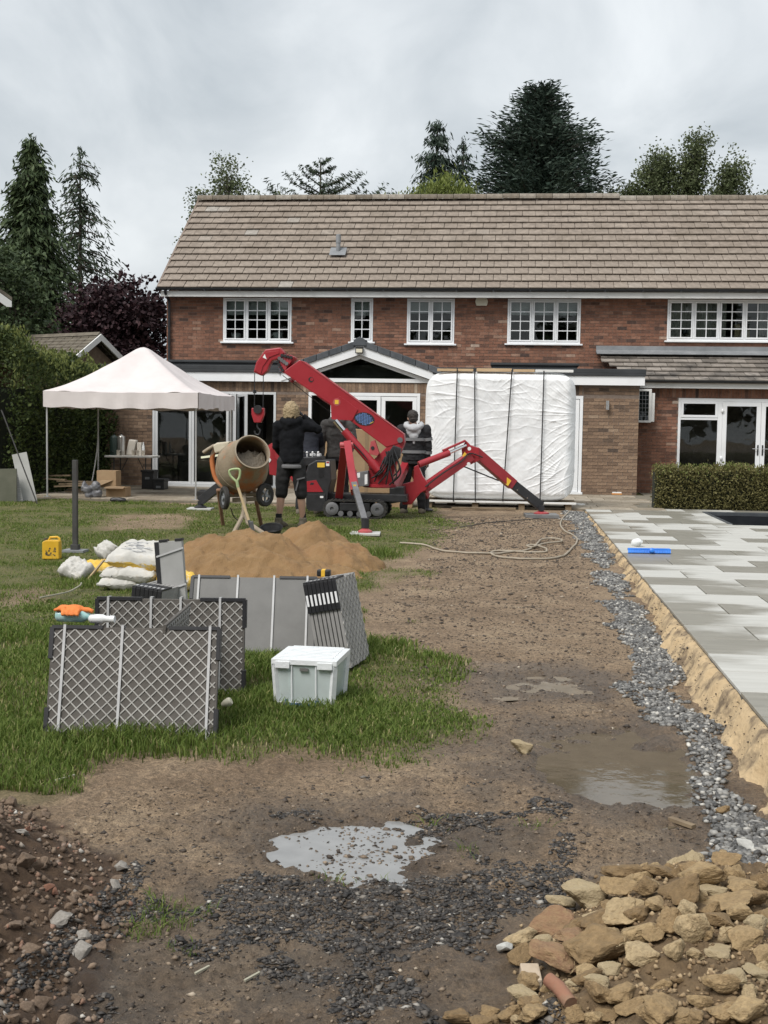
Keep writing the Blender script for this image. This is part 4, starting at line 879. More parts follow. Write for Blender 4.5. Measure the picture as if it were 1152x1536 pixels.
# power box at the foot of the pier
P = atY(925, 745, EW - .3); mat('box_orange', (.5, .22, .07), (.6, .3, .1), rough=.6)
tb = thing('tool_case', 'small orange and white case at the foot of the brick pier', 'case', (P.x, EW - .3, .036)); MB().box(P.x - .11, P.x + .11, EW - .38, EW - .22, .04, .075).build('case_base', 'box_orange', tb, bev=.008); MB().box(P.x - .1, P.x + .1, EW - .37, EW - .23, .0755, .1).build('case_lid', 'fascia_white', tb, bev=.008)
# ================================================================ vegetation
leaf_mat('grass_blade', (.070, .115, .019), (.128, .188, .036), (.22, .265, .072), .4)
leaf_mat('grass_dry', (.20, .18, .07), (.30, .265, .12), (.42, .37, .2), .2)
leaf_mat('conifer_dark', (.020, .034, .019), (.038, .058, .032), (.065, .088, .052), .1)
leaf_mat('conifer_green', (.026, .043, .018), (.048, .073, .030), (.082, .112, .048), .12)
leaf_mat('fir_blue', (.020, .036, .026), (.036, .056, .041), (.060, .084, .062), .1)
leaf_mat('maple_purple', (.018, .009, .012), (.036, .018, .022), (.07, .036, .040), .12)
leaf_mat('birch_leaf', (.07, .09, .042), (.105, .13, .06), (.165, .19, .10), .3)
leaf_mat('willow_leaf', (.11, .14, .03), (.18, .22, .055), (.26, .29, .10), .35)
leaf_mat('hedge_leaf', (.030, .046, .015), (.060, .088, .026), (.12, .15, .045), .2)
leaf_mat('hedge_tip', (.09, .11, .03), (.15, .18, .05), (.22, .24, .08), .3)
leaf_mat('box_leaf', (.09, .08, .03), (.16, .15, .055), (.26, .23, .10), .2)
mat('bark', (.05, .04, .032), (.10, .082, .065), rough=.95, scale=8, bump=.4); mat('bark_pale', (.14, .12, .10), (.28, .26, .23), rough=.9, scale=6)
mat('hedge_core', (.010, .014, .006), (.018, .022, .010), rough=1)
def leaves(name, C, D, L, Wd, m, parent, kind=None, label=None):
    """pointed leaf quads: centres C, directions D, lengths L, widths Wd"""
    n = len(C); D = D / (np.linalg.norm(D, axis=1, keepdims=True) + 1e-9); U = rng.normal(size=(n, 3)); S = np.cross(D, U); S /= (np.linalg.norm(S, axis=1, keepdims=True) + 1e-9)
    L = np.broadcast_to(L, n)[:, None]; Wd = np.broadcast_to(Wd, n)[:, None]
    V = np.stack([C - D * L * .5, C + S * Wd * .5 - D * L * .05, C + D * L * .5, C - S * Wd * .5 - D * L * .05], 1).reshape(-1, 3)
    return raw_mesh(name, V, np.arange(n * 4).reshape(n, 4), rng.random(n), m, parent=parent, kind=kind, label=label)
def tree(name, label, base, build, leafm, barkm='bark', group=None):
    t = thing(name, label, 'tree', base, group=group); tr = MB(); C, D, L, Wd = build(Vector(base), tr)
    tr.build('trunk', barkm, t, smooth=60); leaves('crown', np.concatenate(C), np.concatenate(D), np.concatenate(L), np.concatenate(Wd), leafm, t); return t
def conifer(h, prof, z0=.1, whorls=26, per=7, droop=.35, ln=.42, wd=.16, dens=26, up=0., gaps=0., lean=(0, 0), hang=0., seed=0, trunk=.22, spread=1.):
    """prof(u) = radius at height fraction u; branches in whorls carrying drooping sprays"""
    def f(B, tr):
        r = np.random.default_rng(seed); C, D, L, Wd = [], [], [], []
        tr.tube([B, B + Vector((lean[0] * .5, 0, h * .5)), B + Vector((lean[0], 0, h * .985))], [trunk, trunk * .6, .025], 8)
        for w_ in range(whorls):
            u = z0 + (1 - z0) * (w_ + r.uniform(-.3, .3)) / whorls; u = min(max(u, z0), .995)
            for k in range(per):
                if r.random() < gaps: continue
                R = prof(u) * r.uniform(.55, 1.12)
                if R < .05: R = .08
                a = r.uniform(0, 2 * math.pi); st_ = np.array([B.x + lean[0] * u * u, B.y, B.z + h * u + r.uniform(-.1, .1)]); n = max(4, int(dens * R))
                s = np.sort(r.uniform(.12, 1.05, n)); dz = up * R * s - droop * R * s ** 1.6 + .12 * R * np.maximum(0, s - .75) * 4 * (up > 0)
                P = st_[None] + np.stack([np.cos(a) * R * s, np.sin(a) * R * s, dz], -1)
                if R > .5:
                    tip = st_ + np.array([np.cos(a) * R * .9, np.sin(a) * R * .9, up * R * .9 - droop * R * .85]); mid = st_ + np.array([np.cos(a) * R * .5, np.sin(a) * R * .5, up * R * .5 - droop * R * .33])
                    tr.tube([st_, mid, tip], [.035, .025, .008], 4, cap=False)
                side = r.normal(0, 1, (n, 3)) * (spread * (.10 + .16 * R * (1 - s * .6)))[:, None] * np.array([1, 1, .45]); P = P + side
                d = np.stack([np.cos(a) + r.normal(0, .5, n), np.sin(a) + r.normal(0, .5, n), -droop - hang + r.normal(0, .25, n) + up], -1)
                C.append(P); D.append(d); L.append(ln * r.uniform(.6, 1.3, n)); Wd.append(wd * r.uniform(.6, 1.3, n))
        n = 60; s = r.random(n); C.append(np.stack([B.x + lean[0] + r.normal(0, .06, n), B.y + r.normal(0, .06, n), B.z + h * (.93 + .075 * s)], -1)); D.append(np.stack([r.normal(0, .6, n), r.normal(0, .6, n), np.ones(n)], -1)); L.append(np.full(n, ln * .7)); Wd.append(np.full(n, wd * .7))
        return C, D, L, Wd
    return f
def broad(h, blobs, nleaf, ln=.13, wd=.09, hang=.2, trunk=.16, seed=0, clump=.35, multi=1):
    """blobs: (dx, dy, z, rx, ry, rz) lobes of the crown filled with twiggy clumps"""
    def f(B, tr):
        r = np.random.default_rng(seed); C, D, L, Wd = [], [], [], []; tot = sum(b[3] * b[5] for b in blobs)
        for (dx, dy, z, rx, ry, rz) in blobs:
            top = B + Vector((dx, dy, z)); q = [B + Vector((dx * .05, 0, 0)), B + Vector((dx * .25, dy * .3, z * .45)), B + Vector((dx * .75, dy * .8, z * .85)), top + Vector((0, 0, rz * .7))]
            tr.tube(q, [trunk, trunk * .7, trunk * .35, .012], 6)
            nc = max(10, int(nleaf * rx * rz / tot / 22))
            for k in range(nc):
                v = r.normal(size=3); v /= np.linalg.norm(v); v *= r.uniform(.35, 1.08) ** .6
                c = np.array(top) + v * np.array([rx, ry, rz]) * (1 + .25 * r.normal())
                n = int(22 * r.uniform(.4, 1.6)); P = c + r.normal(0, clump, (n, 3)) * np.array([1, 1, .8]); C.append(P)
                D.append(np.stack([r.normal(0, 1, n), r.normal(0, 1, n), r.normal(-hang, .7, n)], -1)); L.append(ln * r.uniform(.6, 1.4, n)); Wd.append(wd * r.uniform(.6, 1.4, n))
                if k % 2 == 0: tr.tube([np.array(top) + (c - np.array(top)) * .1, c], [.02, .006], 3, cap=False)
        return C, D, L, Wd
    return f
tri_ = lambda R, p=1.: (lambda u: R * (1 - u) ** p)
def b(x, y, Y): P = atY(x, y, Y); return P
def treeat(x, ytop, Y): P = atY(x, ytop, Y); return (P.x, Y, 0.), P.z
B, h = treeat(48, 204, 40); tree('conifer_tree', 'tall dark green conifer, tip above the purple maple, at the left', B, conifer(h, lambda u: 2.6 * (1 - u) ** .72 + .05, .12, 46, 11, .45, .30, .075, 62, hang=.5, seed=1), 'conifer_green')
B, h = treeat(120, 224, 44); tree('conifer_tree', 'thin see-through conifer between the dense conifer and the purple maple', B, conifer(h, lambda u: .3 + 2.5 * (1 - u) ** .75 * (u < .98), .3, 30, 6, .35, .26, .06, 34, gaps=.25, hang=.6, seed=2, trunk=.16), 'conifer_dark')
B, h = treeat(10, 330, 33); tree('broadleaf_tree', 'dense deep green tree rising behind the tall hedge', (B[0] - .4, 33, 0), broad(h, [(-.3, 0, 5.2, 1.5, 1.4, 1.5), (.6, -.2, 3.9, 1.2, 1.2, 1.3), (.9, 0, 2.8, 1.1, 1.1, 1.2), (-1.2, 0, 4, 1.6, 1.4, 2), (1.5, .1, 3.0, .9, .9, .8)], 15000, .14, .09, seed=3, clump=.2), 'conifer_green')
B, h = treeat(172, 378, 38); tree('maple_tree', 'round purple-leaved maple beside the house', B, broad(h, [(0, 0, 4.9, 1.15, 1.1, 1.1), (-.75, 0, 4.0, 1.0, 1.1, 1.2), (.75, .1, 4.3, .85, 1.0, 1.2), (.1, -.2, 3.2, 1.6, 1.2, 1.1), (-.2, 0, 2.3, 1.6, 1.2, .9), (1.15, .2, 5.0, .35, .4, .5)], 22000, .15, .12, seed=4, clump=.17), 'maple_purple')
for (x, y, bl, sd, nm, lb, n) in [(352, 230, [(-.3, 0, 10.2, .65, .6, 1.9), (.6, 0, 9.6, .75, .6, 1.3), (1.5, 0, 9.6, .8, .6, 1.1), (-1.5, .1, 10.3, .3, .3, .8), (-.9, 0, 9.9, .5, .4, .7), (-.6, 0, 8.6, 1.5, .9, .9), (1.2, 0, 8.4, 1.3, .9, .8), (2.3, 0, 9.2, .6, .6, .9)], 5, 'broadleaf_tree', 'loose grey-green tree above the ridge\'s gable end', 13000),
                              (1040, 197, [(.15, 0, 11.8, .38, .5, 1.2), (-.25, 0, 10.9, .55, .5, 1.0), (-1.3, 0, 11.5, .65, .6, .8), (-1.5, 0, 10.4, .9, .7, .9), (1.55, 0, 11.1, .5, .5, .8), (1.3, 0, 10.2, .6, .6, .9), (-2.5, 0, 10.2, .45, .5, .7), (.2, 0, 9.7, 1.3, .8, .8), (2.1, 0, 9.9, .4, .4, .6)], 6, 'birch_tree', 'feathery birch tree standing above the ridge step', 17000),
                              (902, 268, [(0, 0, 10.1, .5, .5, .8), (.35, 0, 9.8, .5, .5, .8), (-.3, 0, 9.5, .5, .5, .7)], 7, 'broadleaf_tree', 'small sparse tree poking over the ridge beside the big fir', 1100),
                              (1138, 275, [(.4, 0, 9.8, .7, .6, 1.0), (-.6, 0, 9.5, .6, .5, .7), (1.4, 0, 10.0, .9, .7, 1.2)], 8, 'broadleaf_tree', 'low loose green tree over the ridge right of the birch', 2600)]:
    B, h = treeat(x, y, 50); tree(nm, lb, B, broad(h, bl, int(n * 1.7), .13, .075, hang=.5, seed=sd, clump=.19, trunk=.12), 'birch_leaf', 'bark_pale')
B, h = treeat(481, 238, 48); tree('cedar_tree', 'open cedar with bare upswept limbs above the ridge', B, conifer(h, lambda u: min(.2 + 11 * (1 - u), 2.7), .70, 11, 4, -.05, .20, .045, 80, up=.38, gaps=.1, hang=1.1, spread=.32, seed=23, trunk=.13), 'conifer_dark')
B, h = treeat(662, 182, 50); tree('conifer_tree', 'dark conifer with drooping double tip beside the big fir', B, conifer(h, lambda u: 3.0 * (1 - u) ** .7 + .1, .6, 17, 9, .35, .26, .06, 66, hang=.9, seed=10, lean=(-.15, 0)), 'fir_blue')
B, h = treeat(690, 207, 50.5); tree('conifer_tree', 'slim drooping conifer top leaning right of its dark neighbour', B, conifer(h, lambda u: 1.9 * (1 - u) ** .7 + .1, .65, 12, 7, .4, .26, .06, 56, hang=.9, seed=13, lean=(.15, 0)), 'fir_blue')
B, h = treeat(812, 130, 50); tree('fir_tree', 'big broad dark fir, the tallest tree above the roof', B, conifer(h, lambda u: min(5.8 * (1 - u) ** .62, 3.1) * (.88 + .12 * math.sin(u * 40)) + .1, .55, 27, 15, .05, .28, .065, 60, up=.34, hang=.1, seed=11), 'fir_blue')
B, h = treeat(650, 268, 45); tree('willow_tree', 'bright yellow-green willow crown just showing over the ridge', B, broad(h, [(0, 0, 9.5, 1.2, .8, .8), (-.9, 0, 9.1, .9, .7, .6), (.9, 0, 9.4, .7, .7, .7)], 5600, .24, .055, hang=1.6, seed=12, clump=.22, trunk=.1), 'willow_leaf')

# hedges
def hedge(name, label, path, hgt, thick, m, n, ln, wd, tip=None, top_noise=.12, seed=1, bulge=.2, ntip=0):
    """path: ground line; rounded box of leaves on a dark twiggy core"""
    t = thing(name, label, 'hedge', (path[0][0], path[0][1], 0)); r = np.random.default_rng(seed)
    P = np.array(path, float); seg = np.linalg.norm(np.diff(P, axis=0), axis=1); cum = np.concatenate([[0], np.cumsum(seg)])
    def at(s): x = np.interp(s, cum, P[:, 0]); y = np.interp(s, cum, P[:, 1]); i = np.clip(np.searchsorted(cum, s) - 1, 0, len(seg) - 1); d = (P[i + 1] - P[i]) / seg[i][:, None]; return x, y, d
    H = lambda s: np.interp(s, np.linspace(0, cum[-1], len(hgt)), hgt)
    s = r.uniform(0, cum[-1], n); x, y, d = at(s); hh = H(s) + top_noise * fbm(s * 1.7, s * 0 + seed, 4, 5)
    v = r.random(n); tp = r.random(n) < .28; half = thick / 2 * (1 + bulge * fbm(s * 1.3, v * hh * 1.3, 4, 6 + seed))
    side = np.where(r.random(n) < .75, 1, -1)
    q = np.where(tp, r.uniform(-1, 1, n), side * (1 - .35 * r.random(n) ** 2)); z = np.where(tp, hh * (1 - .06 * r.random(n)), hh * v)
    rd = np.clip((z / hh - .85) / .15, 0, 1); q = q * (1 - .35 * rd ** 2)
    nx, ny = d[:, 1], -d[:, 0]
    C = np.stack([x + nx * q * half, y + ny * q * half, z + r.normal(0, .03, n)], -1) + r.normal(0, .03, (n, 3))
    D = np.stack([nx * q + r.normal(0, .8, n), ny * q + r.normal(0, .8, n), r.normal(.4, .7, n)], -1)
    leaves('foliage', C, D, ln * r.uniform(.6, 1.4, n), wd * r.uniform(.6, 1.4, n), m, t)
    if ntip:
        s2 = r.uniform(0, cum[-1], ntip); x, y, d = at(s2); hh = H(s2) + top_noise * fbm(s2 * 1.7, s2 * 0 + seed, 4, 5); q = r.uniform(-1, 1, ntip); fr = r.random(ntip) < .3
        z = np.where(fr, hh * (1 - .35 * r.random(ntip) ** 2), hh) + r.uniform(-.02, .10, ntip); q = np.where(fr, 1.03, q * .8)
        leaves('young_shoots', np.stack([x + d[:, 1] * q * thick / 2, y - d[:, 0] * q * thick / 2, z], -1), np.stack([r.normal(0, .5, ntip), r.normal(0, .5, ntip), np.ones(ntip)], -1), ln * 1.3 * r.uniform(.6, 1.4, ntip), wd * .8, tip, t)
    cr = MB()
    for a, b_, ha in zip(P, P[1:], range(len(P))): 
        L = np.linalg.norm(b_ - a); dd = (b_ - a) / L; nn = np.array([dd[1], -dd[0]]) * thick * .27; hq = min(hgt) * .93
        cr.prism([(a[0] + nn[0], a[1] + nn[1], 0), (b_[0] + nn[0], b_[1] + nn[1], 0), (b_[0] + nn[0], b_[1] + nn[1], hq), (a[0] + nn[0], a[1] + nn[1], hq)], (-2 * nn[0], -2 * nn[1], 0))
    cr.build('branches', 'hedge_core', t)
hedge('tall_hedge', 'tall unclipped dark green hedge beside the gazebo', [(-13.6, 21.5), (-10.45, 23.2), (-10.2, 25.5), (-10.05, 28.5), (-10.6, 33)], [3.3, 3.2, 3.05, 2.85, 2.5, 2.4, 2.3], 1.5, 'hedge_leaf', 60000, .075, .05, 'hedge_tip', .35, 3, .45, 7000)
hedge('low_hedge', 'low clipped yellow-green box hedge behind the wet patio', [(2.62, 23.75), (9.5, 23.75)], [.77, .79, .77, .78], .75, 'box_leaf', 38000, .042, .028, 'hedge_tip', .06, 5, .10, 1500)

# lawn: blades get sparser and wider with distance
def blades(name, X, Y, H, Wd, m, label, lean=.45):
    n = len(X); a = rng.uniform(0, 6.283, n); l = H * rng.uniform(.15, lean * 2, n); Z = tzv(X, Y) - .006
    dx, dy = np.cos(a) * l, np.sin(a) * l; sx, sy = -np.sin(a + rng.normal(0, .6, n)) * Wd * .5, np.cos(a) * Wd * .5
    b0 = np.stack([X - sx, Y - sy, Z], -1); b1 = np.stack([X + sx, Y + sy, Z], -1)
    m0 = np.stack([X + dx * .35 - sx * .8, Y + dy * .35 - sy * .8, Z + H * .62], -1); m1 = np.stack([X + dx * .35 + sx * .8, Y + dy * .35 + sy * .8, Z + H * .62], -1)
    tp = np.stack([X + dx, Y + dy, Z + H * rng.uniform(.78, 1.0, n)], -1)
    V = np.stack([b0, b1, m1, m0, tp], 1).reshape(-1, 3); o = np.arange(n)[:, None] * 5
    nr_ = (Y < 11)[:, None]; o2 = o[nr_[:, 0]]; rr = rng.random(n); r2 = rr[nr_[:, 0]]; o1 = o[~nr_[:, 0]]; r1 = rr[~nr_[:, 0]]
    F1 = np.concatenate([o2 + np.array([[0, 1, 2]]), o2 + np.array([[0, 2, 3]]), o2 + np.array([[3, 2, 4]]), o1 + np.array([[0, 1, 4]])], 0)
    return raw_mesh(name, V, F1, np.concatenate([r2, r2, r2, r1]), m, kind='stuff', label=label)
n = 900000
Y = 5.3 * (23.2 / 5.3) ** rng.random(n); X = rng.uniform(-.62, .12, n) * (Y + 1.0)
gm = grass_mask(X, Y); cl = .5 + fbm(X * 2.2, Y * 2.2, 4, 51)
k = rng.random(n) < gm * np.clip(.35 + .9 * cl, .15, 1); X, Y, cl = X[k], Y[k], cl[k]
k = ~((X > -8.5) & (X < -1.0) & (Y > 22.7)); X, Y, cl = X[k], Y[k], cl[k]
X, Y, cl = X[:290000], Y[:290000], cl[:290000]
mow = .014 + .024 * np.clip(cl, 0, 1) + .028 * sstep(.1, .5, fbm(X * .9, Y * .9, 3, 55))
SP = [(-2.0, 6.35, .8), (-1.75, 8.0, .6), (-1.25, 7.2, .5), (-1.0, 8.9, .5), (-3.9, 12.0, .6), (-1.55, 14.6, .35)]       # longer grass left standing round the slab packs
lg = np.maximum.reduce([np.exp(-((X - a) ** 2 + (Y - b_) ** 2) / (2 * (c * .6) ** 2)) for a, b_, c in SP]); mow = mow + .065 * lg
dry = rng.random(len(X)) < .10 + .35 * sstep(.25, .0, cl)
H = mow * rng.uniform(.6, 1.4, len(X)); Wd = .0024 + .00068 * Y
blades('grass', X[~dry], Y[~dry], H[~dry], Wd[~dry], 'grass_blade', 'ragged green lawn grass')
blades('dry_grass', X[dry], Y[dry], H[dry] * .8, Wd[dry], 'grass_dry', 'straw-coloured dead grass through the lawn')
# thin tufts in the mud
TX, TY = sample(TUFT, 800, .4, 5.); k = fbm(TX * 5, TY * 5, 3, 61) > .02; TX, TY = TX[k], TY[k]
ex_ = [gnd0(x, y) for x, y in ((520, 1295), (505, 1308), (700, 1270), (640, 880), (620, 930), (800, 1235), (640, 1220), (560, 1300))]
TX = np.concatenate([TX] + [P.x + rng.normal(0, .035, 26) for P in ex_]); TY = np.concatenate([TY] + [P.y + rng.normal(0, .03, 26) for P in ex_])
blades('mud_grass', TX, TY, rng.uniform(.015, .05, len(TX)), np.full(len(TX), .004), 'grass_blade', 'thin grass tufts coming up through the mud', .9)

# ---------------------------------------------------------------- neighbouring buildings
mat('garage_tile', (.10, .085, .065), (.17, .15, .115), rough=.9, scale=6, bump=.4, bscale=9); mat('garage_wall', (.16, .11, .075), (.23, .17, .12), rough=.95, scale=8)
P = atY(150, 500, 31); gar = thing('garage', 'low neighbouring garage with brown tiled roof and white gable boards behind the hedge', 'garage', (P.x, 31, 0), rotz=R_(62))
# local: gable faces -Y, ridge runs +Y
hw, hz, rz_ = 1.08, P.z - .85, P.z - .05; LG = 4.5
MB().box(-hw + .25, hw - .25, .25, LG - .2, 0, hz + .05).xz([(-hw + .25, hz + .05), (hw - .25, hz + .05), (0, rz_ - .2)], .25, .2).build('wall', 'garage_wall', gar)
for s in (-1, 1):
    rw = MB()
    nr_ = 9
    for k in range(nr_):
        a0, a1 = k / nr_, (k + 1) / nr_ + .02; x0, x1 = s * hw * (1 - a0) * 1.05, s * hw * (1 - a1) * 1.05; z0, z1 = hz + (rz_ - hz) * a0, hz + (rz_ - hz) * a1
        for j in range(int(LG / .3)):
            y0 = j * .3; rw.prism([(x0, y0, z0 + .05), (x0, y0 + .28, z0 + .05), (x1, y0 + .28, z1 + .02), (x1, y0, z1 + .02)], (0, 0, -.035))
    rw.build('roof_slope', 'garage_tile', gar)['kind'] = 'stuff'
    MB().xz([(s * hw * 1.05, hz - .13), (s * hw * 1.05, hz + .03), (0, rz_ + .03), (0, rz_ - .14)], -.06, .05).build('bargeboard', 'fascia_white', gar)
MB().prism([(-.1, 0, rz_ + .0), (.1, 0, rz_ + .0), (0, 0, rz_ + .09)], (0, LG, 0)).build('ridge', 'garage_tile', gar)
P = atY(17, 452, 29); nb = thing('neighbour_house', 'corner of a neighbouring roof with white fascia at the hedge top', 'house', (P.x, 29, 0), rotz=R_(34))
MB().box(-5.5, -.5, .3, 4, 0, P.z - .15).build('wall', 'brick_buff', nb)
MB().prism([(.02, 0, P.z + .02), (-2.6, 0, P.z + 1.75), (-5.2, 0, P.z + .02), (-5.2, 0, P.z + .1), (-2.6, 0, P.z + 1.85), (.02, 0, P.z + .1)], (0, 4.2, 0)).build('roof', 'garage_tile', nb)
MB().xz([(0, P.z - .14), (0, P.z + .0), (-2.6, P.z + 1.73), (-2.6, P.z + 1.53), (-.12, P.z - .14)], -.05, .05).build('fascia', 'fascia_white', nb)
# trees behind the viewer, mirrored in the window glass
C, D, L, Wd = [], [], [], []; tr = MB()
for i, (x, y, hh) in enumerate(((-16, -9, 9), (-9.5, -12, 11), (-3.5, -14, 7), (4, -13, 8), (10, -11, 11), (17, -9, 9))):
    r_ = broad(hh, [(0, 0, hh * .7, 2.6, 2.2, hh * .28), (-1.4, 0, hh * .45, 2.2, 2, hh * .25), (1.5, 0, hh * .4, 2.2, 2, hh * .25)], 2600, .75, .55, seed=70 + i, clump=.5, trunk=.25)(Vector((x, y, 0)), tr)
    for a_, b_ in zip((C, D, L, Wd), r_): a_ += b_
leaves('tree_belt', np.concatenate(C), np.concatenate(D), np.concatenate(L), np.concatenate(Wd), 'conifer_green', None, kind='stuff', label='belt of leafy trees closing the far end of the garden')
# ================================================================ sand heap, slab packs and other garden things
mat('sharp_sand', (.19, .112, .048), (.27, .168, .077), rough=.95, scale=4, bump=.7, bscale=70, dirt=(.24, .135, .06), dscale=2.2, dlo=.5, dhi=.7)
def heightfield(name, m, x0, x1, y0, y1, nx, ny, hf, label, cat, skirt=.04):
    xs, ys = np.meshgrid(np.linspace(x0, x1, nx), np.linspace(y0, y1, ny)); h = hf(xs, ys); Z = tzv(xs, ys) + h - skirt
    ii = np.arange(nx * ny).reshape(ny, nx); Fq = np.stack([ii[:-1, :-1], ii[:-1, 1:], ii[1:, 1:], ii[1:, :-1]], -1).reshape(-1, 4); ok = (h.ravel()[Fq].max(1) > skirt * .3)
    c = Vector(((x0 + x1) / 2, (y0 + y1) / 2, 0)); V = np.stack([xs - c.x, ys - c.y, Z], -1).reshape(-1, 3)
    use = np.unique(Fq[ok]); mp = -np.ones(len(V), int); mp[use] = np.arange(len(use))
    o = raw_mesh(name, V[use], mp[Fq[ok]], None, m, smooth=True, label=label, cat=cat); o.location = c; ORG[o.name] = c; return o
def sandh(X, Y):
    q = np.full(np.shape(X), -9.)
    for cx, cy, hh, rx, ry in ((-2.25, 13.95, .43, .62, .62), (-2.9, 13.3, .32, .85, .8), (-3.35, 13.4, .27, .5, .55), (-2.6, 12.6, .24, .95, .6), (-1.95, 13.6, .30, .55, .6)):
        r = np.hypot((X - cx) / rx, (Y - cy) / ry); q = np.maximum(q, hh * (1.05 - r ** 1.35))
    b0_ = q
    q = q + .15 * fbm(X * 2.6, Y * 2.6, 4, 71) + .035 * fbm(X * 9, Y * 9, 4, 72) + .02 * fbm(X * 30, Y * 30, 2, 73)
    q = q + .05; return np.where(q > .09, q, np.maximum(q, 0) ** 2 / .09) * sstep(-.16, -.02, b0_)
heightfield('sand_heap', 'sharp_sand', -4.3, -.7, 11.8, 15.2, 200, 190, sandh, 'heap of orange building sand behind the grey slab packs', 'sand')

mat('slab_back', (.085, .077, .068), (.115, .105, .094), rough=.85, scale=7, bump=.2); mat('slab_rib', (.33, .32, .30), (.43, .42, .395), rough=.85, scale=9)
mat('slab_face', (.125, .123, .117), (.16, .158, .15), rough=.6, scale=5); mat('slab_edge', (.24, .235, .225), (.32, .31, .30), rough=.8, scale=9); mat('slab_face_pale', (.30, .30, .29), (.36, .36, .35), rough=.6, scale=5)
mat('strap', (.42, .42, .42), (.5, .5, .5), rough=.5); mat('guard_black', (.012, .012, .014), (.02, .02, .023), rough=.5); mat('paper_label', (.75, .76, .77), (.82, .82, .83), rough=.7)
SW, SH, ST = .9, .6, .021
def slab_part(par, M, m='slab_back', ribs=True, edge=False, step=.046, rib_m='slab_rib'):
    """local slab: width X (SW), height Z (SH), thickness Y; back with ribs faces -Y"""
    s = MB().obox(M @ Matrix.Translation((0, 0, SH / 2)), SW, ST - .003, SH).build('slab', m, par, bev=.002, seg=1)
    if not ribs: return s
    g = MB(); d = Vector((1, 0, 1)).normalized(); a0, a1, z0, z1 = -SW / 2 + .012, SW / 2 - .012, .012, SH - .012
    c = -SW - SH
    while c < SW + SH:
        for sg in (1, -1):
            # line x*sg - z = c
            pts = []
            for z in (z0, z1):
                x = sg * (c + z)
                if a0 <= x <= a1: pts.append((x, z))
            for x in (a0, a1):
                z = x * sg - c
                if z0 <= z <= z1: pts.append((x, z))
            if len(pts) >= 2:
                p, q = pts[0], pts[-1]
                if len(pts) > 2: p, q = max(((u, v) for u in pts for v in pts), key=lambda w: (w[0][0] - w[1][0]) ** 2 + (w[0][1] - w[1][1]) ** 2)
                if math.hypot(p[0] - q[0], p[1] - q[1]) > .02: g.bar(M @ Vector((p[0], -ST / 2, p[1])), M @ Vector((q[0], -ST / 2, q[1])), .0062, .005 + .0012 * (sg > 0), up=(M.to_3x3() @ Vector((0, 1, 0))))
        c += step * 1.4142
    g.build('rib_grid', rib_m, s); return s
def guards(par, M, D, corners=((-1, 1), (1, 1), (-1, 0), (1, 0)), L=.17):
    for sx, top in corners:
        g = MB(); x = sx * SW / 2; z = SH if top else 0; s = 1 if top else -1
        g.obox(M @ Matrix.Translation((x + sx * .004, D / 2 - ST / 2, z - s * L / 2)), .012, D + .012, L); 
        if top: g.obox(M @ Matrix.Translation((x - sx * L * .8, D / 2 - ST / 2, z + s * .004)), L * 1.6, D + .012, .012)
        for yy_ in (-ST / 2 - .005, D - ST / 2 + .003):
            g.obox(M @ Matrix.Translation((x - sx * .004, yy_, z - s * L / 2)), .018, .005, L)
            if top: g.obox(M @ Matrix.Translation((x - sx * L * .8, yy_, z - s * .002)), L * 1.6, .0045, .014)
        g.build('corner_guard', 'guard_black', par)
def straps(par, M, D, xs, w=.014, horiz=()):
    for x in xs:
        g = MB(); t = .003
        g.obox(M @ Matrix.Translation((x, -ST / 2 - .0085, SH / 2)), w, t, SH + .02).obox(M @ Matrix.Translation((x, D - ST / 2 + .0085, SH / 2)), w, t, SH + .02).obox(M @ Matrix.Translation((x, D / 2 - ST / 2, SH + .0125)), w, D + .02, t); g.build('strap', 'strap', par)
    for z in horiz:
        g = MB(); g.obox(M @ Matrix.Translation((0, -ST / 2 - .0085, z)), SW + .02, .003, w).obox(M @ Matrix.Translation((0, D - ST / 2 + .0085, z)), SW + .02, .003, w).obox(M @ Matrix.Translation((-SW / 2 - .011, D / 2 - ST / 2, z)), .003, D + .02, w).obox(M @ Matrix.Translation((SW / 2 + .011, D / 2 - ST / 2, z)), .003, D + .02, w); g.build('strap', 'strap', par)
def pack(label, P, yaw, lean, n, m='slab_back', ribs=True, sx=(-.38, -.07, .40), name='slab_pack', guard=True, roll=0., horiz=(), corners=((-1, 1), (1, 1), (-1, 0), (1, 0)), w=None, gl=.17, group=None):
    t = thing(name, label, 'paving slabs', P, group=group); M = Matrix.Translation(P) @ Matrix.Rotation(yaw, 4, 'Z') @ Matrix.Rotation(-lean, 4, 'X') @ Matrix.Rotation(roll, 4, 'Y'); D = n * ST
    for i in range(n): slab_part(t, M @ Matrix.Translation((0, i * ST, 0)), m, ribs and i == 0)
    if guard: guards(t, M, D, corners, gl)
    straps(t, M, D, sx, horiz=horiz); return t
def mid(pa, pb): A, Bp = gnd(*pa), gnd(*pb); return (A + Bp) / 2, math.atan2(Bp.y - A.y, Bp.x - A.x), (Bp - A).length
P, ya, ln_1 = mid((72, 1106), (318, 1108)); pack('front slab pack, diamond-ribbed back outward, orange gloves lying on top', Vector((P.x, P.y, P.z - .015)), ya, .30, 2)
P2, yb, _ = mid((146, 1042), (369, 1044)); pack('second slab pack, diamond-ribbed back outward, behind the gloved pack', Vector((P2.x - .02, P2.y + .02, P2.z - .02)), yb, .10, 3, sx=(-.38, -.12, .06, .30))
P3, yc, _ = mid((285, 985), (470, 985)); pack('plain grey slab pack standing before the sand heap', Vector((P3.x - .01, P3.y + .02, P3.z - .01)), yc, .5, 4, 'slab_face', False, sx=(-.40, -.12, .14, .38))
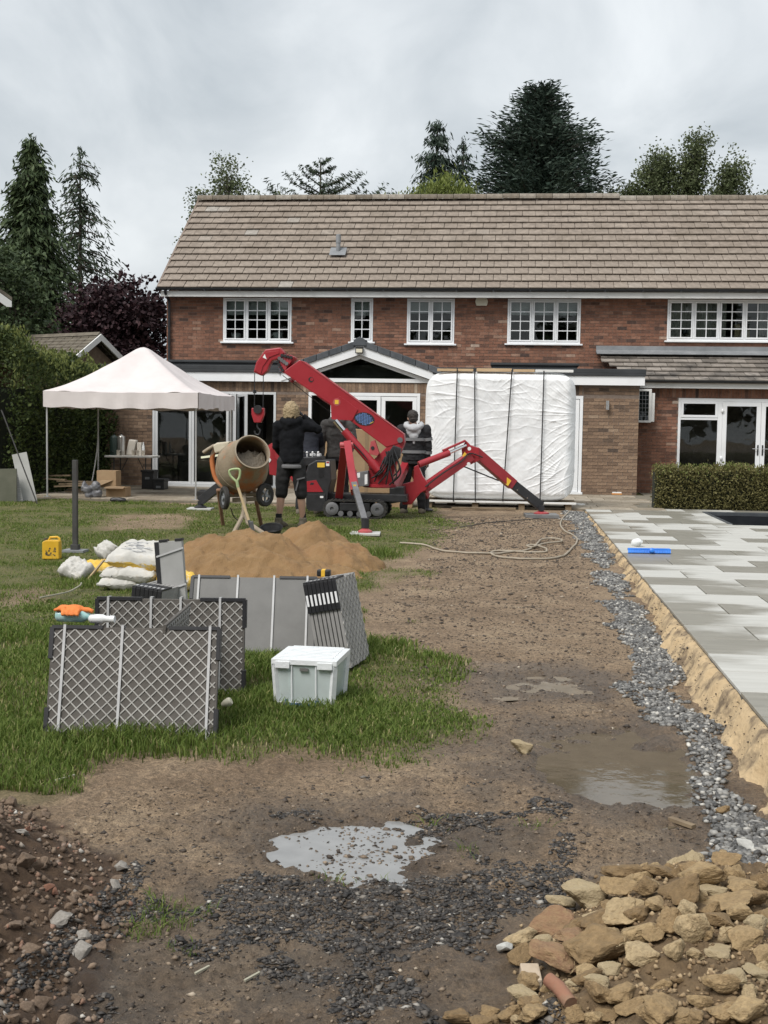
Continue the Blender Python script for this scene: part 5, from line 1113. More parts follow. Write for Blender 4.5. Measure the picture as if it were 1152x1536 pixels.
# single diagonal slab bridging the two packs
A = Vector(atY(222, 952, P.y + .16)); Bq = Vector(atY(262, 905, P2.y - .02)); A.z = P.z + .57; Bq.z = P2.z + .585
dg = (Bq - A); L = dg.length; yw = math.atan2(dg.y, dg.x)
pt = thing('paving_slab', 'single ribbed slab wedged edge-on between the front and second packs', 'paving slab', ((A + Bq) / 2 - Vector((0, 0, .6))))
M = Matrix.Translation((A + Bq) / 2 + Vector((.03, 0, -.60))) @ Matrix.Rotation(yw, 4, 'Z') @ Matrix.Rotation(.10, 4, 'X')
SWs = SW; SW = L * .98; slab_part(pt, M, 'slab_back', True); SW = SWs
# upright slab turned on its end
P = gnd(262, 925); P = atY(262, 900, 9.6); P.z = tz(P.x, 9.6) - .02
up_ = thing('paving_slab', 'pale grey slab standing on end, higher than the packs round it', 'paving slab', P); M = Matrix.Translation(P + Vector((.02, 0, 0))) @ Matrix.Rotation(.05, 4, 'Z') @ Matrix.Rotation(-.10, 4, 'Y') @ Matrix.Rotation(-.08, 4, 'X')
mb = MB(); mb.obox(M @ Matrix.Translation((0, 0, .355)), .2, .07, .71); mb.build('slab', 'slab_face_pale', up_, bev=.003)
MB().obox(M @ Matrix.Translation((-.105, 0, .36)), .035, .085, .70).obox(M @ Matrix.Translation((-.05, 0, .717)), .07, .082, .02).obox(M @ Matrix.Translation((.075, 0, .717)), .06, .082, .02).build('corner_guard', 'guard_black', up_, bev=.003)
for z in (.62, .33): MB().obox(M @ Matrix.Translation((0, -.044, z)) @ Matrix.Rotation(-.25, 4, 'Y'), .23, .004, .014).build('strap', 'strap', up_)
# pack seen end-on behind the second pack: black guards in a row
def row(label, P, yaw, n, tilt, pitch, first, grp, guard_len=.20, height=.6, width=.45, ribs=True, tags=True):
    """slabs standing side by side like books: local X = thickness direction, Y = along slab, Z up"""
    for i in range(n):
        t = thing('paving_slab', label, 'paving slab', P, group=grp); M = Matrix.Translation(P) @ Matrix.Rotation(yaw, 4, 'Z') @ Matrix.Rotation(tilt, 4, 'Y') @ Matrix.Translation((i * pitch, 0, 0))
        MB().obox(M @ Matrix.Translation((0, width / 2, height / 2)), pitch * .78, width, height).build('slab', 'slab_edge', t, bev=.002, seg=1)
        if ribs and i == n - 1:
            g = MB(); r_ = M
            for k in range(-8, 16):
                for sg in (1, -1):
                    c = k * .075; pts = [(y_, sg * (y_ - c) + (0 if sg > 0 else height)) for y_ in np.linspace(0, width, 40)]; pts = [q for q in pts if 0 < q[1] < height]
                    if len(pts) > 3: g.bar(M @ Vector((pitch * .40, pts[0][0], pts[0][1])), M @ Vector((pitch * .40, pts[-1][0], pts[-1][1])), .008, .006, up=M.to_3x3() @ Vector((1, 0, 0)))
            g.build('rib_grid', 'slab_rib', t)
        g = MB(); g.obox(M @ Matrix.Translation((0, -.006, height - guard_len / 2)), pitch * .93, .014, guard_len).obox(M @ Matrix.Translation((0, .09, height + .004)), pitch * .93, .2, .014); g.build('corner_guard', 'guard_black', t, bev=.003)
        if tags: MB().obox(M @ Matrix.Translation((0, -.0145, height - .115)), pitch * .5, .002, .075).build('label', 'paper_label', t)
        MB().obox(M @ Matrix.Translation((0, .05, height + .0125)), pitch * .55, .035, .003).build('strap', 'strap', t)
A = gnd(482, 1004); A.z -= .02
row('grey slab stood on edge in the black-cornered row topped by a tape measure', A, R_(-9), 8, -.2, .029, True, 'slabs stood in a leaning row')
Bp = Vector(atY(205, 935, 9.3)); Bp.z = tz(Bp.x, Bp.y) - .02
row('slab stood on edge in the black-cornered row behind the second pack', Bp + Vector((-.05, 0, 0)), R_(-8), 7, .10, .036, True, 'slabs stood behind the second pack', .1, .36, .45, False, False)
# tape measure
mat('tape_yellow', (.75, .42, .03), (.8, .5, .06), rough=.4)
P = A + Vector((-.6 * math.sin(.2) + .12, .06, .64)); tm = thing('tape_measure', 'small black and yellow tape measure on the leaning slab row', 'tape measure', P)
MB().box(P.x - .045, P.x + .045, P.y - .03, P.y + .03, P.z, P.z + .045).build('case', 'black_plastic', tm, bev=.01); MB().box(P.x - .015, P.x + .012, P.y - .032, P.y + .032, P.z - .001, P.z + .0465).build('band', 'tape_yellow', tm, bev=.004)
# orange gloves + bottles on the front pack
mat('glove_orange', (.62, .16, .03), (.72, .22, .05), rough=.75, scale=20, bump=.3); glass_mat('bottle_plastic', (.72, .88, .90), 1.4); mat('bottle_teal', (.22, .48, .47), (.5, .66, .66), rough=.15, scale=25); mat('bottle_white', (.68, .70, .70), (.78, .8, .8), rough=.4)
P0, ya, _ = mid((72, 1106), (318, 1108)); Tz = P0.z + .6 * math.cos(.30) + .002; ty = P0.y + .6 * math.sin(.30) + .02
def onfront(px): q = atY(px, 945, ty); return q.x
g = MB(); x = onfront(112); z = Tz + .07
g.ball((x, ty, z), (.06, .045, .028), 12, 8)
for i in range(4): g.tube([(x - .035 + i * .022, ty - .02, z - .004), (x - .045 + i * .027, ty - .055, z - .004), (x - .04 + i * .027, ty - .075, z - .022)], [.013, .013, .010], 8)
g.tube([(x + .045, ty, z), (x + .085, ty - .02, z + .004), (x + .115, ty - .03, z - .004)], [.016, .015, .011], 8)
for i in range(3): g.tube([(x - .04, ty + .01 - i * .022, z + .01), (x - .075, ty + .01 - i * .024, z + .014 - .004 * i), (x - .1, ty + .008 - i * .026, z - .002)], [.013, .013, .009], 8)
mesh_obj('work_gloves', blob(g, .006, 3, .002, 30), 'glove_orange', label='bunched orange work gloves on bottles atop the front slab pack', cat='gloves')
bt = thing('drink_bottle', 'clear teal-tinted bottle lying under the orange gloves', 'bottle', (x, ty, Tz)); Mx = Matrix.Translation((x - .10, ty - .01, Tz + .036)) @ Matrix.Rotation(R_(90), 4, 'Y')
MB().lathe([(.02, 0), (.034, .012), (.034, .06), (.031, .07), (.034, .08), (.034, .15), (.015, .19), (.013, .2)], 16, Mx).build('bottle_body', 'bottle_teal', bt, smooth=40); MB().lathe([(.015, .2), (.015, .22)], 12, Mx).build('cap', 'bottle_white', bt, smooth=40)
Mx = Matrix.Translation((x + .105, ty - .015, Tz + .026)) @ Matrix.Rotation(R_(90), 4, 'Y'); bt = thing('plastic_tub', 'white plastic bottle lying beside the orange gloves', 'bottle', (x + .12, ty, Tz))
MB().lathe([(.012, -.02), (.022, -.01), (.025, .0), (.025, .06), (.018, .075), (.018, .1)], 14, Mx).build('bottle_body', 'bottle_white', bt, smooth=40); MB().lathe([(.0195, .1), (.0195, .125)], 14, Mx).build('cap', 'bottle_white', bt, smooth=40)
# clear storage box, upside down on its slab scrap
m, t, p = new_mat('clear_plastic'); p.inputs['Base Color'].default_value = (.80, .86, .86, 1); p.inputs['Roughness'].default_value = .18
tr = N(t, 'ShaderNodeBsdfTransparent'); tr.inputs[0].default_value = (.86, .92, .91, 1); ms = N(t, 'ShaderNodeMixShader'); lw_ = N(t, 'ShaderNodeTexNoise', i_Scale=5.); mr = N(t, 'ShaderNodeMapRange', i_To_Min=.32, i_To_Max=.6)
tcn = N(t, 'ShaderNodeTexCoord'); t.links.new(tcn.outputs['Object'], lw_.inputs['Vector']); t.links.new(lw_.outputs['Fac'], mr.inputs[0]); t.links.new(mr.outputs[0], ms.inputs[0]); t.links.new(tr.outputs[0], ms.inputs[1]); t.links.new(p.outputs[0], ms.inputs[2]); t.links.new(ms.outputs[0], t.nodes['Material Output'].inputs[0]); MATS['clear_plastic'] = m
mat('clip_blue', (.03, .09, .22), (.05, .12, .28), rough=.4); mat('frost_white', (.70, .73, .74), (.78, .80, .81), rough=.35, scale=14, bump=.15)
Pb = gnd(458, 1064); Lz = .37; bw, bd, bh = .38, .42, .26; cb = Vector((Pb.x + .0, Pb.y + bd / 2, Pb.z)); bx = thing('storage_box', 'clear plastic storage box with ridged lid and blue clips on the grass', 'box', cb, rotz=R_(-3))
def frust(mb, w0, d0, z0, w1, d1, z1, t=.004):
    for (a, b_) in (((-1, -1), (1, -1)), ((1, -1), (1, 1)), ((1, 1), (-1, 1)), ((-1, 1), (-1, -1))):
        q = [Vector((a[0] * w0 / 2, a[1] * d0 / 2, z0)), Vector((b_[0] * w0 / 2, b_[1] * d0 / 2, z0)), Vector((b_[0] * w1 / 2, b_[1] * d1 / 2, z1)), Vector((a[0] * w1 / 2, a[1] * d1 / 2, z1))]; nn = (q[1] - q[0]).cross(q[3] - q[0]).normalized(); mb.prism(q, nn * -t)
q = MB(); frust(q, bw - .05, bd - .05, .02, bw - .015, bd - .015, bh); q.box(-bw / 2 + .03, bw / 2 - .03, -bd / 2 + .03, bd / 2 - .03, .018, .023); q.build('box_body', 'clear_plastic', bx)
for sx_ in (-1, 1):
    for sy_ in (-1, 1): MB().bar((sx_ * (bw / 2 - .028), sy_ * (bd / 2 - .028), .02), (sx_ * (bw / 2 - .012), sy_ * (bd / 2 - .012), bh), .03, .03).build('box_rib', 'frost_white', bx)
for x_ in (-.075, .07): MB().bar((x_, -bd / 2 + .021, .036), (x_, -bd / 2 + .006, bh), .008, .012).build('box_rib', 'frost_white', bx)
MB().box(-bw / 2 + .03, bw / 2 - .03, -bd / 2 + .008, -bd / 2 + .028, .02, .035).build('box_rib', 'frost_white', bx)
q = MB(); q.box(-bw / 2 - .006, bw / 2 + .006, -bd / 2 - .006, bd / 2 + .006, bh + .001, bh + .032)
for k in range(9): q.box(-bw / 2 + .03, bw / 2 - .03, -bd / 2 + .03 + k * .047, -bd / 2 + .05 + k * .047, bh + .032, bh + .037)
q.box(-bw / 2 + .02, -.085, -bd / 2 - .014, -bd / 2 + .02, bh - .02, bh + .02).box(.08, bw / 2 - .02, -bd / 2 - .014, -bd / 2 + .02, bh - .02, bh + .02); q.build('lid', 'frost_white', bx, bev=.004)
q = MB(); q.tube([(-.1, -bd / 2 - .0, .05), (-.1, -bd / 2 - .02, .03), (.08, -bd / 2 - .02, .025), (.08, -bd / 2 - .0, .05)], .011, 8); q.build('clip', 'clip_blue', bx, smooth=40)
MB().box(-.025, .025, -bd / 2 - .004, -bd / 2 + .006, bh - .035, bh - .018).build('maker_plate', 'slab_face', bx)
MB().box(cb.x - .1, cb.x + .25, cb.y - .23, cb.y + .05, Pb.z - .02, Pb.z + .012).build('slab_offcut', 'slab_face_pale', bev=.003, label='grey slab offcut lying under the clear storage box', cat='slab')
P = gnd(333, 1068); MB().lathe([(.012, 0), (.022, .02), (.026, .05), (.02, .06)], 12, Matrix.Translation(P + Vector((0, 0, .04))) @ Matrix.Rotation(1.1, 4, 'Y')).build('paint_cup', 'cream_plastic', smooth=40, label='small cream cup lying in the grass by the front pack', cat='cup')
# yellow jerrycan
mat('can_yellow', (.62, .36, .02), (.72, .44, .04), rough=.45, dirt=(.35, .24, .06), dscale=9, dlo=.6, dhi=.7); mat('print_dark', (.05, .045, .03), (.1, .09, .06), rough=.6)
P = gnd(78, 838); jc = thing('jerrycan', 'yellow plastic jerrycan with printed label standing on the lawn', 'jerrycan', P, rotz=.12)
q = MB(); q.xz([(-.095, 0), (.095, 0), (.095, .2), (.08, .215), (-.06, .215), (-.095, .195)], -.07, .14); q.build('can_body', 'can_yellow', jc, bev=.014)
MB().tube([(-.035, 0, .205), (-.02, 0, .245), (.06, 0, .25), (.085, 0, .235), (.088, 0, .2)], .013, 8).build('handle', 'can_yellow', jc, smooth=50); MB().lathe([(.022, .19), (.022, .235)], 12, Matrix.Translation((-.07, 0, 0))).build('cap', 'print_dark', jc, smooth=40)
q = MB(); rd = random.Random(4)
for k in range(26): a, z = rd.uniform(-.06, .055), rd.uniform(.03, .12); q.box(a, a + rd.uniform(.006, .02), -.0715, -.0701, z, z + rd.uniform(.006, .02))
q.build('print', 'print_dark', jc)
# cement bags
mat('bag_white', (.46, .45, .42), (.56, .545, .51), rough=.8, scale=5, bump=.25, bscale=25, dirt=(.42, .37, .28), dscale=5, dlo=.55, dhi=.75); mat('bag_yellow', (.60, .38, .05), (.68, .47, .10), rough=.8, scale=7, bump=.3, bscale=25, dirt=(.65, .62, .55), dscale=6, dlo=.55, dhi=.62); mat('bag_print', (.25, .26, .28), (.32, .33, .35), rough=.8)
def bag(label, P, yaw, L=.55, Wd=.36, H=.12, m='bag_white', tilt=0., seed=0, roll=0., pr=True, side=None, name='cement_bag'):
    nx, ny = 27, 21; V = []; r = random.Random(seed); up_f, lo_f = [], []
    for s in (1, -1):
        for j in range(ny):
            for i in range(nx):
                u, v = i / (nx - 1) * 2 - 1, j / (ny - 1) * 2 - 1; e = (1 - abs(u) ** 4) * (1 - abs(v) ** 4); e = max(e, 0) ** .5
                pin = 1 - .06 * (1 - abs(u)) * (abs(v) > .95) - .05 * (abs(u) > .95) * (1 - abs(v))
                z = s * H / 2 * e * (1 + .3 * mnoise.noise(Vector((u * 2 + seed, v * 2, s)))) + .03 * mnoise.noise(Vector((u * 3.5 + seed, v * 3.5, s * 3))) + .014 * mnoise.noise(Vector((u * 9 + seed, v * 9, s * 3)))
                V.append(Vector((u * L / 2 * pin, v * Wd / 2 * pin, z)))
    M = Matrix.Translation(Vector(P) + Vector((0, 0, H / 2))) @ Matrix.Rotation(yaw, 4, 'Z') @ Matrix.Rotation(tilt, 4, 'X') @ Matrix.Rotation(roll, 4, 'Y'); V = [M @ v for v in V]; n = nx * ny; fs = []
    for s in (0, 1):
        for j in range(ny - 1):
            for i in range(nx - 1): a = s * n + j * nx + i; fs.append((a, a + 1, a + nx + 1, a + nx))
    rim = [i for i in range(nx)] + [j * nx + nx - 1 for j in range(1, ny)] + [(ny - 1) * nx + i for i in range(nx - 2, -1, -1)] + [j * nx for j in range(ny - 2, 0, -1)]
    for a, b_ in zip(rim, rim[1:] + rim[:1]): fs.append((a, b_, b_ + n, a + n))
    mb = MB(); mb.add(V, fs, .5)
    if side:
        for k, f in enumerate(mb.f):
            if k >= (nx - 1) * (ny - 1): mb.mi[k] = 1
    o = mb.build(name, [m, side] if side else m, smooth=70, label=label, cat='bag')
    if pr:
        q = MB(); rd = random.Random(seed + 9)
        for k in range(11):
            a, c = rd.uniform(-.3, .1) * L, (-.3 + .06 * k) * Wd; q.obox(M @ Matrix.Translation((a + .05, c, H * .53)), rd.uniform(.1, .3) * L, .008, .002)
        q.build('print', 'bag_print', o)
    return o
P = gnd(196, 886); b0 = P + Vector((.02, .15, .01))
bag('lowest white cement bag of the stack on the lawn', b0 + Vector((-.05, 0, -.01)), .1, .60, .40, .13, seed=1, pr=False)
bag('crumpled white cement bag in the middle of the stack', b0 + Vector((-.02, -.03, .07)), -.15, .55, .37, .15, seed=2, tilt=.05)
bag('full white and yellow cement bag topping the stack on the lawn', b0 + Vector((.05, .02, .20)), -.1, .62, .42, .19, seed=3, tilt=.22, roll=.05, side='bag_yellow')
bag('flat empty white sack laid over the topmost cement bag', b0 + Vector((.06, .16, .38)), .0, .50, .25, .04, seed=4, tilt=.12, pr=False)
bag('yellow cement bag slumped right of the stack beside the slabs', b0 + Vector((.38, -.05, .0)), .5, .40, .34, .17, 'bag_yellow', seed=5, pr=False)
bag('torn yellow and white sack lying left of the cement stack', gnd(148, 862) + Vector((0, .05, 0)), .3, .36, .28, .13, 'bag_yellow', seed=6, pr=False, tilt=.2)
bag('crumpled translucent white sack at the end of the bag row', gnd(112, 868) + Vector((0, .05, .0)), -.5, .30, .26, .17, seed=7, pr=False, tilt=.5, roll=.4)
bag('small crumpled white sack standing behind the yellow one', gnd(150, 848) + Vector((.03, .15, .04)), -.9, .24, .2, .2, seed=8, pr=False, tilt=.7)
mat('wood_stick', (.30, .22, .12), (.38, .28, .16), rough=.8); A_, B_ = gnd(132, 872), Vector(atY(156, 840, 12.2)); MB().bar(A_ + Vector((0, 0, .02)), B_, .018, .018).build('wooden_batten', 'wood_stick', label='thin wooden batten leaning on the cement bags', cat='stick')
P = gnd(935 * 0 + 287, 858); 
# steel post on a base plate
mat('post_steel', (.055, .055, .055), (.09, .088, .085), rough=.55, metal=.4); P = gnd(113, 828); tp = atY(113, 690, P.y); ps = thing('steel_post', 'dark square steel post on a base plate alone on the lawn', 'post', P)
MB().box(P.x - .028, P.x + .028, P.y - .028, P.y + .028, P.z, tp.z).build('post', 'post_steel', ps, bev=.003); MB().box(P.x - .13, P.x + .13, P.y - .1, P.y + .1, P.z + .0, P.z + .03).build('base_plate', 'lead_grey', ps, bev=.003); MB().box(P.x - .045, P.x + .045, P.y - .045, P.y + .045, P.z + .031, P.z + .09).build('sleeve', 'post_steel', ps, bev=.003)
# blue squeegee and empty bottle on the patio
mat('broom_blue', (.02, .16, .62), (.03, .22, .75), rough=.4); A_, B_ = atZ(942, 830, PATZ), atZ(1006, 831, PATZ); sq = thing('broom_head', 'bright blue broom head lying on the wet patio', 'broom', (A_ + B_) / 2)
q = MB(); q.bar(A_ + Vector((0, .04, .045)), B_ + Vector((0, .04, .045)), .07, .03); q.build('head', 'broom_blue', sq, bev=.01)
q = MB(); n_ = 26
for k in range(n_): p_ = A_.lerp(B_, (k + .5) / n_); q.bar(p_ + Vector((0, .015, .034)), p_ + Vector((0, -.01, .003)), .016, .03)
q.build('bristles', 'broom_blue', sq); Pm = A_.lerp(B_, .55); MB().lathe([(.028, 0), (.028, .05), (.02, .055)], 12, Matrix.Translation(Pm + Vector((0, .0, .03))) @ Matrix.Rotation(1.2, 4, 'X')).build('socket', 'broom_blue', sq, smooth=40)
mat('label_green', (.02, .07, .05), (.04, .12, .08), rough=.5); P = atZ(952, 820, PATZ); q = MB(); Mx = Matrix.Translation(P + Vector((0, .1, .035))) @ Matrix.Rotation(.5, 4, 'Z') @ Matrix.Rotation(1.35, 4, 'X')
bt = thing('cleaner_bottle', 'white bottle with dark green mark lying behind the blue broom head', 'bottle', P); MB().lathe([(.045, 0), (.05, .01), (.05, .1), (.02, .15), (.018, .17)], 14, Mx).build('bottle_body', 'bottle_white', bt, smooth=40); MB().obox(Matrix.Translation(P + Vector((.02, .04, .07))) @ Matrix.Rotation(.5, 4, 'Z'), .03, .05, .03).build('print', 'label_green', bt)
# hose
mat('hose_tan', (.28, .24, .18), (.36, .31, .24), rough=.6); HP = [(855, 768), (843, 780), (842, 792), (862, 806), (865, 815), (850, 832), (830, 839), (780, 840), (745, 836), (736, 831), (748, 828), (790, 830), (820, 829), (805, 822), (790, 822), (800, 824), (822, 818), (843, 815), (830, 811), (812, 813), (800, 823), (770, 829), (735, 832), (700, 831), (665, 828), (640, 820), (600, 816)]
def smooth_path(pts, k=5):
    out = []
    for i in range(len(pts) - 1):
        p0, p1, p2, p3 = pts[max(i - 1, 0)], pts[i], pts[i + 1], pts[min(i + 2, len(pts) - 1)]
        for j in range(k):
            t = j / k; out.append(.5 * ((2 * p1) + (p2 - p0) * t + (2 * p0 - 5 * p1 + 4 * p2 - p3) * t * t + (3 * p1 - p0 - 3 * p2 + p3) * t ** 3))
    return out + [pts[-1]]
pts = smooth_path([gnd(*q) for q in HP], 5); pts = [Vector((p.x, p.y, max(tz(p.x + a, p.y) for a in (-.02, 0, .02)) + .014 + (.018 if 60 < i < 100 else 0))) for i, p in enumerate(pts)]
MB().tube(pts, .013, 7).build('garden_hose', 'hose_tan', smooth=60, label='tan garden hose looped on the dirt path', cat='hose')
mat('rope_pale', (.30, .29, .22), (.38, .36, .28), rough=.9); pts = smooth_path([gnd(*q) for q in ((60, 905), (85, 900), (105, 895), (120, 886), (122, 882))], 5); MB().tube([Vector((p.x, p.y, tz(p.x, p.y) + .05)) for p in pts], .008, 6).build('cord', 'rope_pale', smooth=60, label='pale cord curling through the grass near the bags', cat='cord')
pts = smooth_path([gnd(*q) for q in ((690, 792), (730, 785), (780, 781), (806, 779))], 4); MB().tube([Vector((p.x, p.y, tz(p.x, p.y) + .012)) for p in pts], .007, 6).build('cable', 'black_plastic', smooth=60, label='thin dark cable lying across the path near the wrapped tub', cat='cable')

# ---------------------------------------------------------------- wrapped tub on pallets
mat('pallet_wood', (.15, .11, .07), (.25, .19, .12), rough=.9, scale=6); mat('batten_new', (.46, .32, .18), (.55, .40, .24), rough=.8, scale=5)
m, t, p = new_mat('wrap_film'); tcn = N(t, 'ShaderNodeTexCoord'); nz_ = N(t, 'ShaderNodeTexNoise', i_Scale=3., i_Detail=5.); t.links.new(tcn.outputs['Object'], nz_.inputs['Vector'])
t.links.new(ramp(t, nz_.outputs['Fac'], [(.3, (.74, .755, .765)), (.7, (.80, .81, .815))]), p.inputs['Base Color']); p.inputs['Roughness'].default_value = .5; p.inputs['Specular IOR Level'].default_value = .35; MATS['wrap_film'] = m
TL, TR = atY(638, 556, 22.5), atY(861, 752, 22.5); tx0, tx1, tz0, tz1, ty0, ty1 = TL.x, TR.x, .155, TL.z, 22.5, 23.4
def wrap_mesh():
    nx, nz = 270, 240; V = np.zeros((nz, nx, 3)); cx, cz, hx, hz_ = (tx0 + tx1) / 2, (tz0 + tz1) / 2, (tx1 - tx0) / 2, (tz1 - tz0) / 2
    u, v = np.meshgrid(np.linspace(-1, 1, nx), np.linspace(-1, 1, nz))
    # rounded rectangle outline by superellipse squeeze
    k = 1 - .05 * (np.abs(u) ** 8) * (np.abs(v) ** 8) * 2; X = cx + u * hx * k; Z = cz + v * hz_ * k
    edge = np.maximum(np.abs(u), np.abs(v)); Yd = .20 * np.clip((edge - .86) / .14, 0, 1) ** 2.2
    def crease(q, s, sharp=9.):                  # narrow raised lines at irregular spacing
        r = np.abs(((q + .55 * fbm(X * 1.6, Z * 1.6, 3, s)) % 1) - .5) * 2; k = fbm(X * 1.5 + s, Z * 1.5, 3, s + 5); return (1 - r) ** sharp * sstep(-.12, .3, k)
    def lines(ang, f, s, amp): c_, sn = math.cos(ang), math.sin(ang); return amp * crease((-X * sn + Z * c_) * f, s)
    def fan(px, pz, f, s, amp, rad): dx_, dz_ = X - (cx + px * hx), Z - (cz + pz * hz_); dist = np.hypot(dx_, dz_); return amp * crease(np.arctan2(dz_, dx_) * f, s, 6.) * sstep(.12, .5, dist) * sstep(rad, rad * .4, dist)
    F_ = lines(.06, 7, 101, .016) * sstep(.4, -.2, u) + lines(-.12, 5, 105, .014) * sstep(-.3, .4, v) + lines(.5, 6, 111, .02) * sstep(-.2, .5, u) * sstep(.7, -.1, v) + lines(-.75, 8, 121, .012) * sstep(.2, .7, v) + lines(.9, 9, 123, .012) * sstep(.3, .7, u)
    F_ = F_ + fan(-.15, .62, 3.4, 141, .018, 1.5) + fan(1.15, .35, 5, 145, .018, 2.2) + fan(1.0, -.6, 9, 149, .018, .9) + fan(-1., -.4, 9, 151, .018, .8) + fan(-1., .8, 8, 153, .018, .9) + fan(.2, -1., 6, 157, .014, .8)
    YY_ = ty0 + Yd - .62 * F_ * (edge < .985) + .022 * fbm(X * 1.8, Z * 1.8, 3, 131) + .010 * fbm(X * 7, Z * 7, 3, 133) + .014
    V[..., 0] = X; V[..., 1] = YY_; V[..., 2] = Z; return V
V = wrap_mesh(); nz_n, nx_n = V.shape[:2]; cW = Vector(((tx0 + tx1) / 2, ty0 + .4, .03))
tub = thing('wrapped_tub', 'huge white film-wrapped tub standing on edge on a pallet behind the crane', 'hot tub', cW)
ii = np.arange(nz_n * nx_n).reshape(nz_n, nx_n); Fq = np.stack([ii[:-1, :-1], ii[:-1, 1:], ii[1:, 1:], ii[1:, :-1]], -1).reshape(-1, 4)
rim = np.concatenate([ii[0, :], ii[1:, -1], ii[-1, -2::-1], ii[-2:0:-1, 0]]); nv = nz_n * nx_n; base = V.reshape(-1, 3)
r1 = base[rim].copy(); r1[:, 1] = ty0 + .5; r1[:, 0] += (r1[:, 0] - cW.x) * .01 + .012 * fbm(np.arange(len(rim)) * .2, np.zeros(len(rim)), 3, 7); r2 = r1.copy(); r2[:, 1] = ty1
n_r = len(rim); a = np.arange(n_r); b_ = (a + 1) % n_r
F2 = np.concatenate([np.stack([rim[a], nv + a, nv + b_, rim[b_]], -1), np.stack([nv + a, nv + n_r + a, nv + n_r + b_, nv + b_], -1)])
raw_mesh('plastic_wrap', np.concatenate([base, r1, r2]), np.concatenate([Fq, F2]), None, 'wrap_film', tub, smooth=True)
MB().box(tx0 + .12, tx1 - .12, ty0 + .25, ty1 + .02, tz0 + .06, tz1 - .08).build('tub_shell', 'fascia_white', tub, bev=.1)
mat('strap_black', (.02, .02, .022), (.03, .03, .032), rough=.6)
for pa, pb in (((686, 553), (680, 752)), ((712, 554), (713, 752)), ((768, 555), (754, 752)), ((816, 557), (810, 752))):
    A_, B_ = atY(*pa, ty0 - .03), atY(*pb, ty0 - .03); pts = [A_.lerp(B_, k / 12) + Vector((0, -.012 + .01 * math.sin(k * 2.2), 0)) for k in range(13)]; q = MB()
    for p0, p1 in zip(pts, pts[1:]): q.bar(p0, p1, .022, .004, up=(0, 1, 0))
    q.box(A_.x - .011, A_.x + .011, ty0 - .04, ty1 - .05, tz1 + .012, tz1 + .018); q.build('strap', 'strap_black', tub)
for i, (x0, x1, y_) in enumerate(((656, 710, 551), (715, 768, 553), (770, 802, 555), (803, 860, 558))):
    A_, B_ = atY(x0, y_, ty0 + .12), atY(x1, y_, ty0 + .12); MB().box(A_.x, B_.x, ty0 + .08, ty0 + .2, tz1 - .0 + .0, tz1 + .045 + .012 * (i == 1)).build('batten', 'batten_new' if i < 3 else 'fascia_white', tub, bev=.003)
pal = thing('pallet', 'weathered timber pallet under the wrapped tub', 'pallet', (cW.x, cW.y, .036))
for k in range(4): x_ = tx0 + .05 + k * (tx1 - tx0 - .2) / 3; MB().box(x_, x_ + .11, ty0 + .02, ty1, .036 if False else tz(x_, ty0) - .0, .118).build('block', 'pallet_wood', pal, bev=.003)
MB().box(tx0 - .03, tx1 + .04, ty0 - .02, ty0 + .12, .119, .15).build('board', 'fascia_white', pal, bev=.003)
for k in range(1, 5): MB().box(tx0 - .03, tx1 + .04, ty0 - .02 + k * .21, ty0 + .1 + k * .21, .119, .15).build('board', 'pallet_wood', pal, bev=.003)
P = gnd(690, 765); MB().bar((P.x - .15, P.y - .02, .03), (P.x + 1.0, P.y + .05, .035), .11, .03).build('plank', 'pallet_wood', bev=.003, label='loose brown plank lying in front of the wrapped tub', cat='plank')
P = gnd(676, 760); MB().bar((P.x - .07, P.y, .035), (P.x + .09, P.y + .01, .035), .06, .05).build('wood_block', 'batten_new', bev=.004, label='short pale wood block beside the crane track', cat='wood block')
# ================================================================ gazebo and what stands under it
mat('canopy_fabric', (.58, .53, .52), (.66, .61, .60), rough=.85, scale=2, bump=.08, bscale=9); mat('leg_metal', (.45, .45, .45), (.55, .55, .55), rough=.4, metal=.6)
gy0 = 22.8; cA, cB = atY(65, 589, gy0), atY(297, 589, gy0); gx0, gx1, gzt = cA.x, cB.x, cB.z; gS = gx1 - gx0; gy1 = gy0 + gS; gpk = atY(215, 517, gy0 + gS / 2); gc = Vector(((gx0 + gx1) / 2, (gy0 + gy1) / 2, 0))
gz_ = thing('gazebo', 'pop-up gazebo with pale pinkish canopy over the tea table', 'gazebo', gc)
n_ = 49; q = MB(); cv = np.zeros((n_, n_, 3))
for j in range(n_):
    for i in range(n_):
        u, v = i / (n_ - 1) * 2 - 1, j / (n_ - 1) * 2 - 1; r = max(abs(u), abs(v)); hgt = (1 - r) ** 1.28
        sag = -.05 * math.sin(math.pi * r) * (1 - min(abs(u), abs(v)) / (r + 1e-6)) + .016 * mnoise.noise(Vector((u * 4, v * 4, 1))) + .014 * math.sin((abs(u) - abs(v)) * 16) * r * r * (abs(abs(u) - abs(v)) < .45)
        if r < .06: hgt = (1 - .06) ** 1.28 + (.06 - r) * .4
        cv[j, i] = (gc.x + u * gS / 2, gc.y + v * gS / 2, gzt + (gpk.z - gzt) * hgt + sag - .02 * (1 - abs(u)) * (abs(v) > .99) - .02 * (1 - abs(v)) * (abs(u) > .99))
q.add(cv.reshape(-1, 3).tolist(), [(j * n_ + i, j * n_ + i + 1, (j + 1) * n_ + i + 1, (j + 1) * n_ + i) for j in range(n_ - 1) for i in range(n_ - 1)]); cn = q.build('canopy', 'canopy_fabric', gz_, smooth=50)
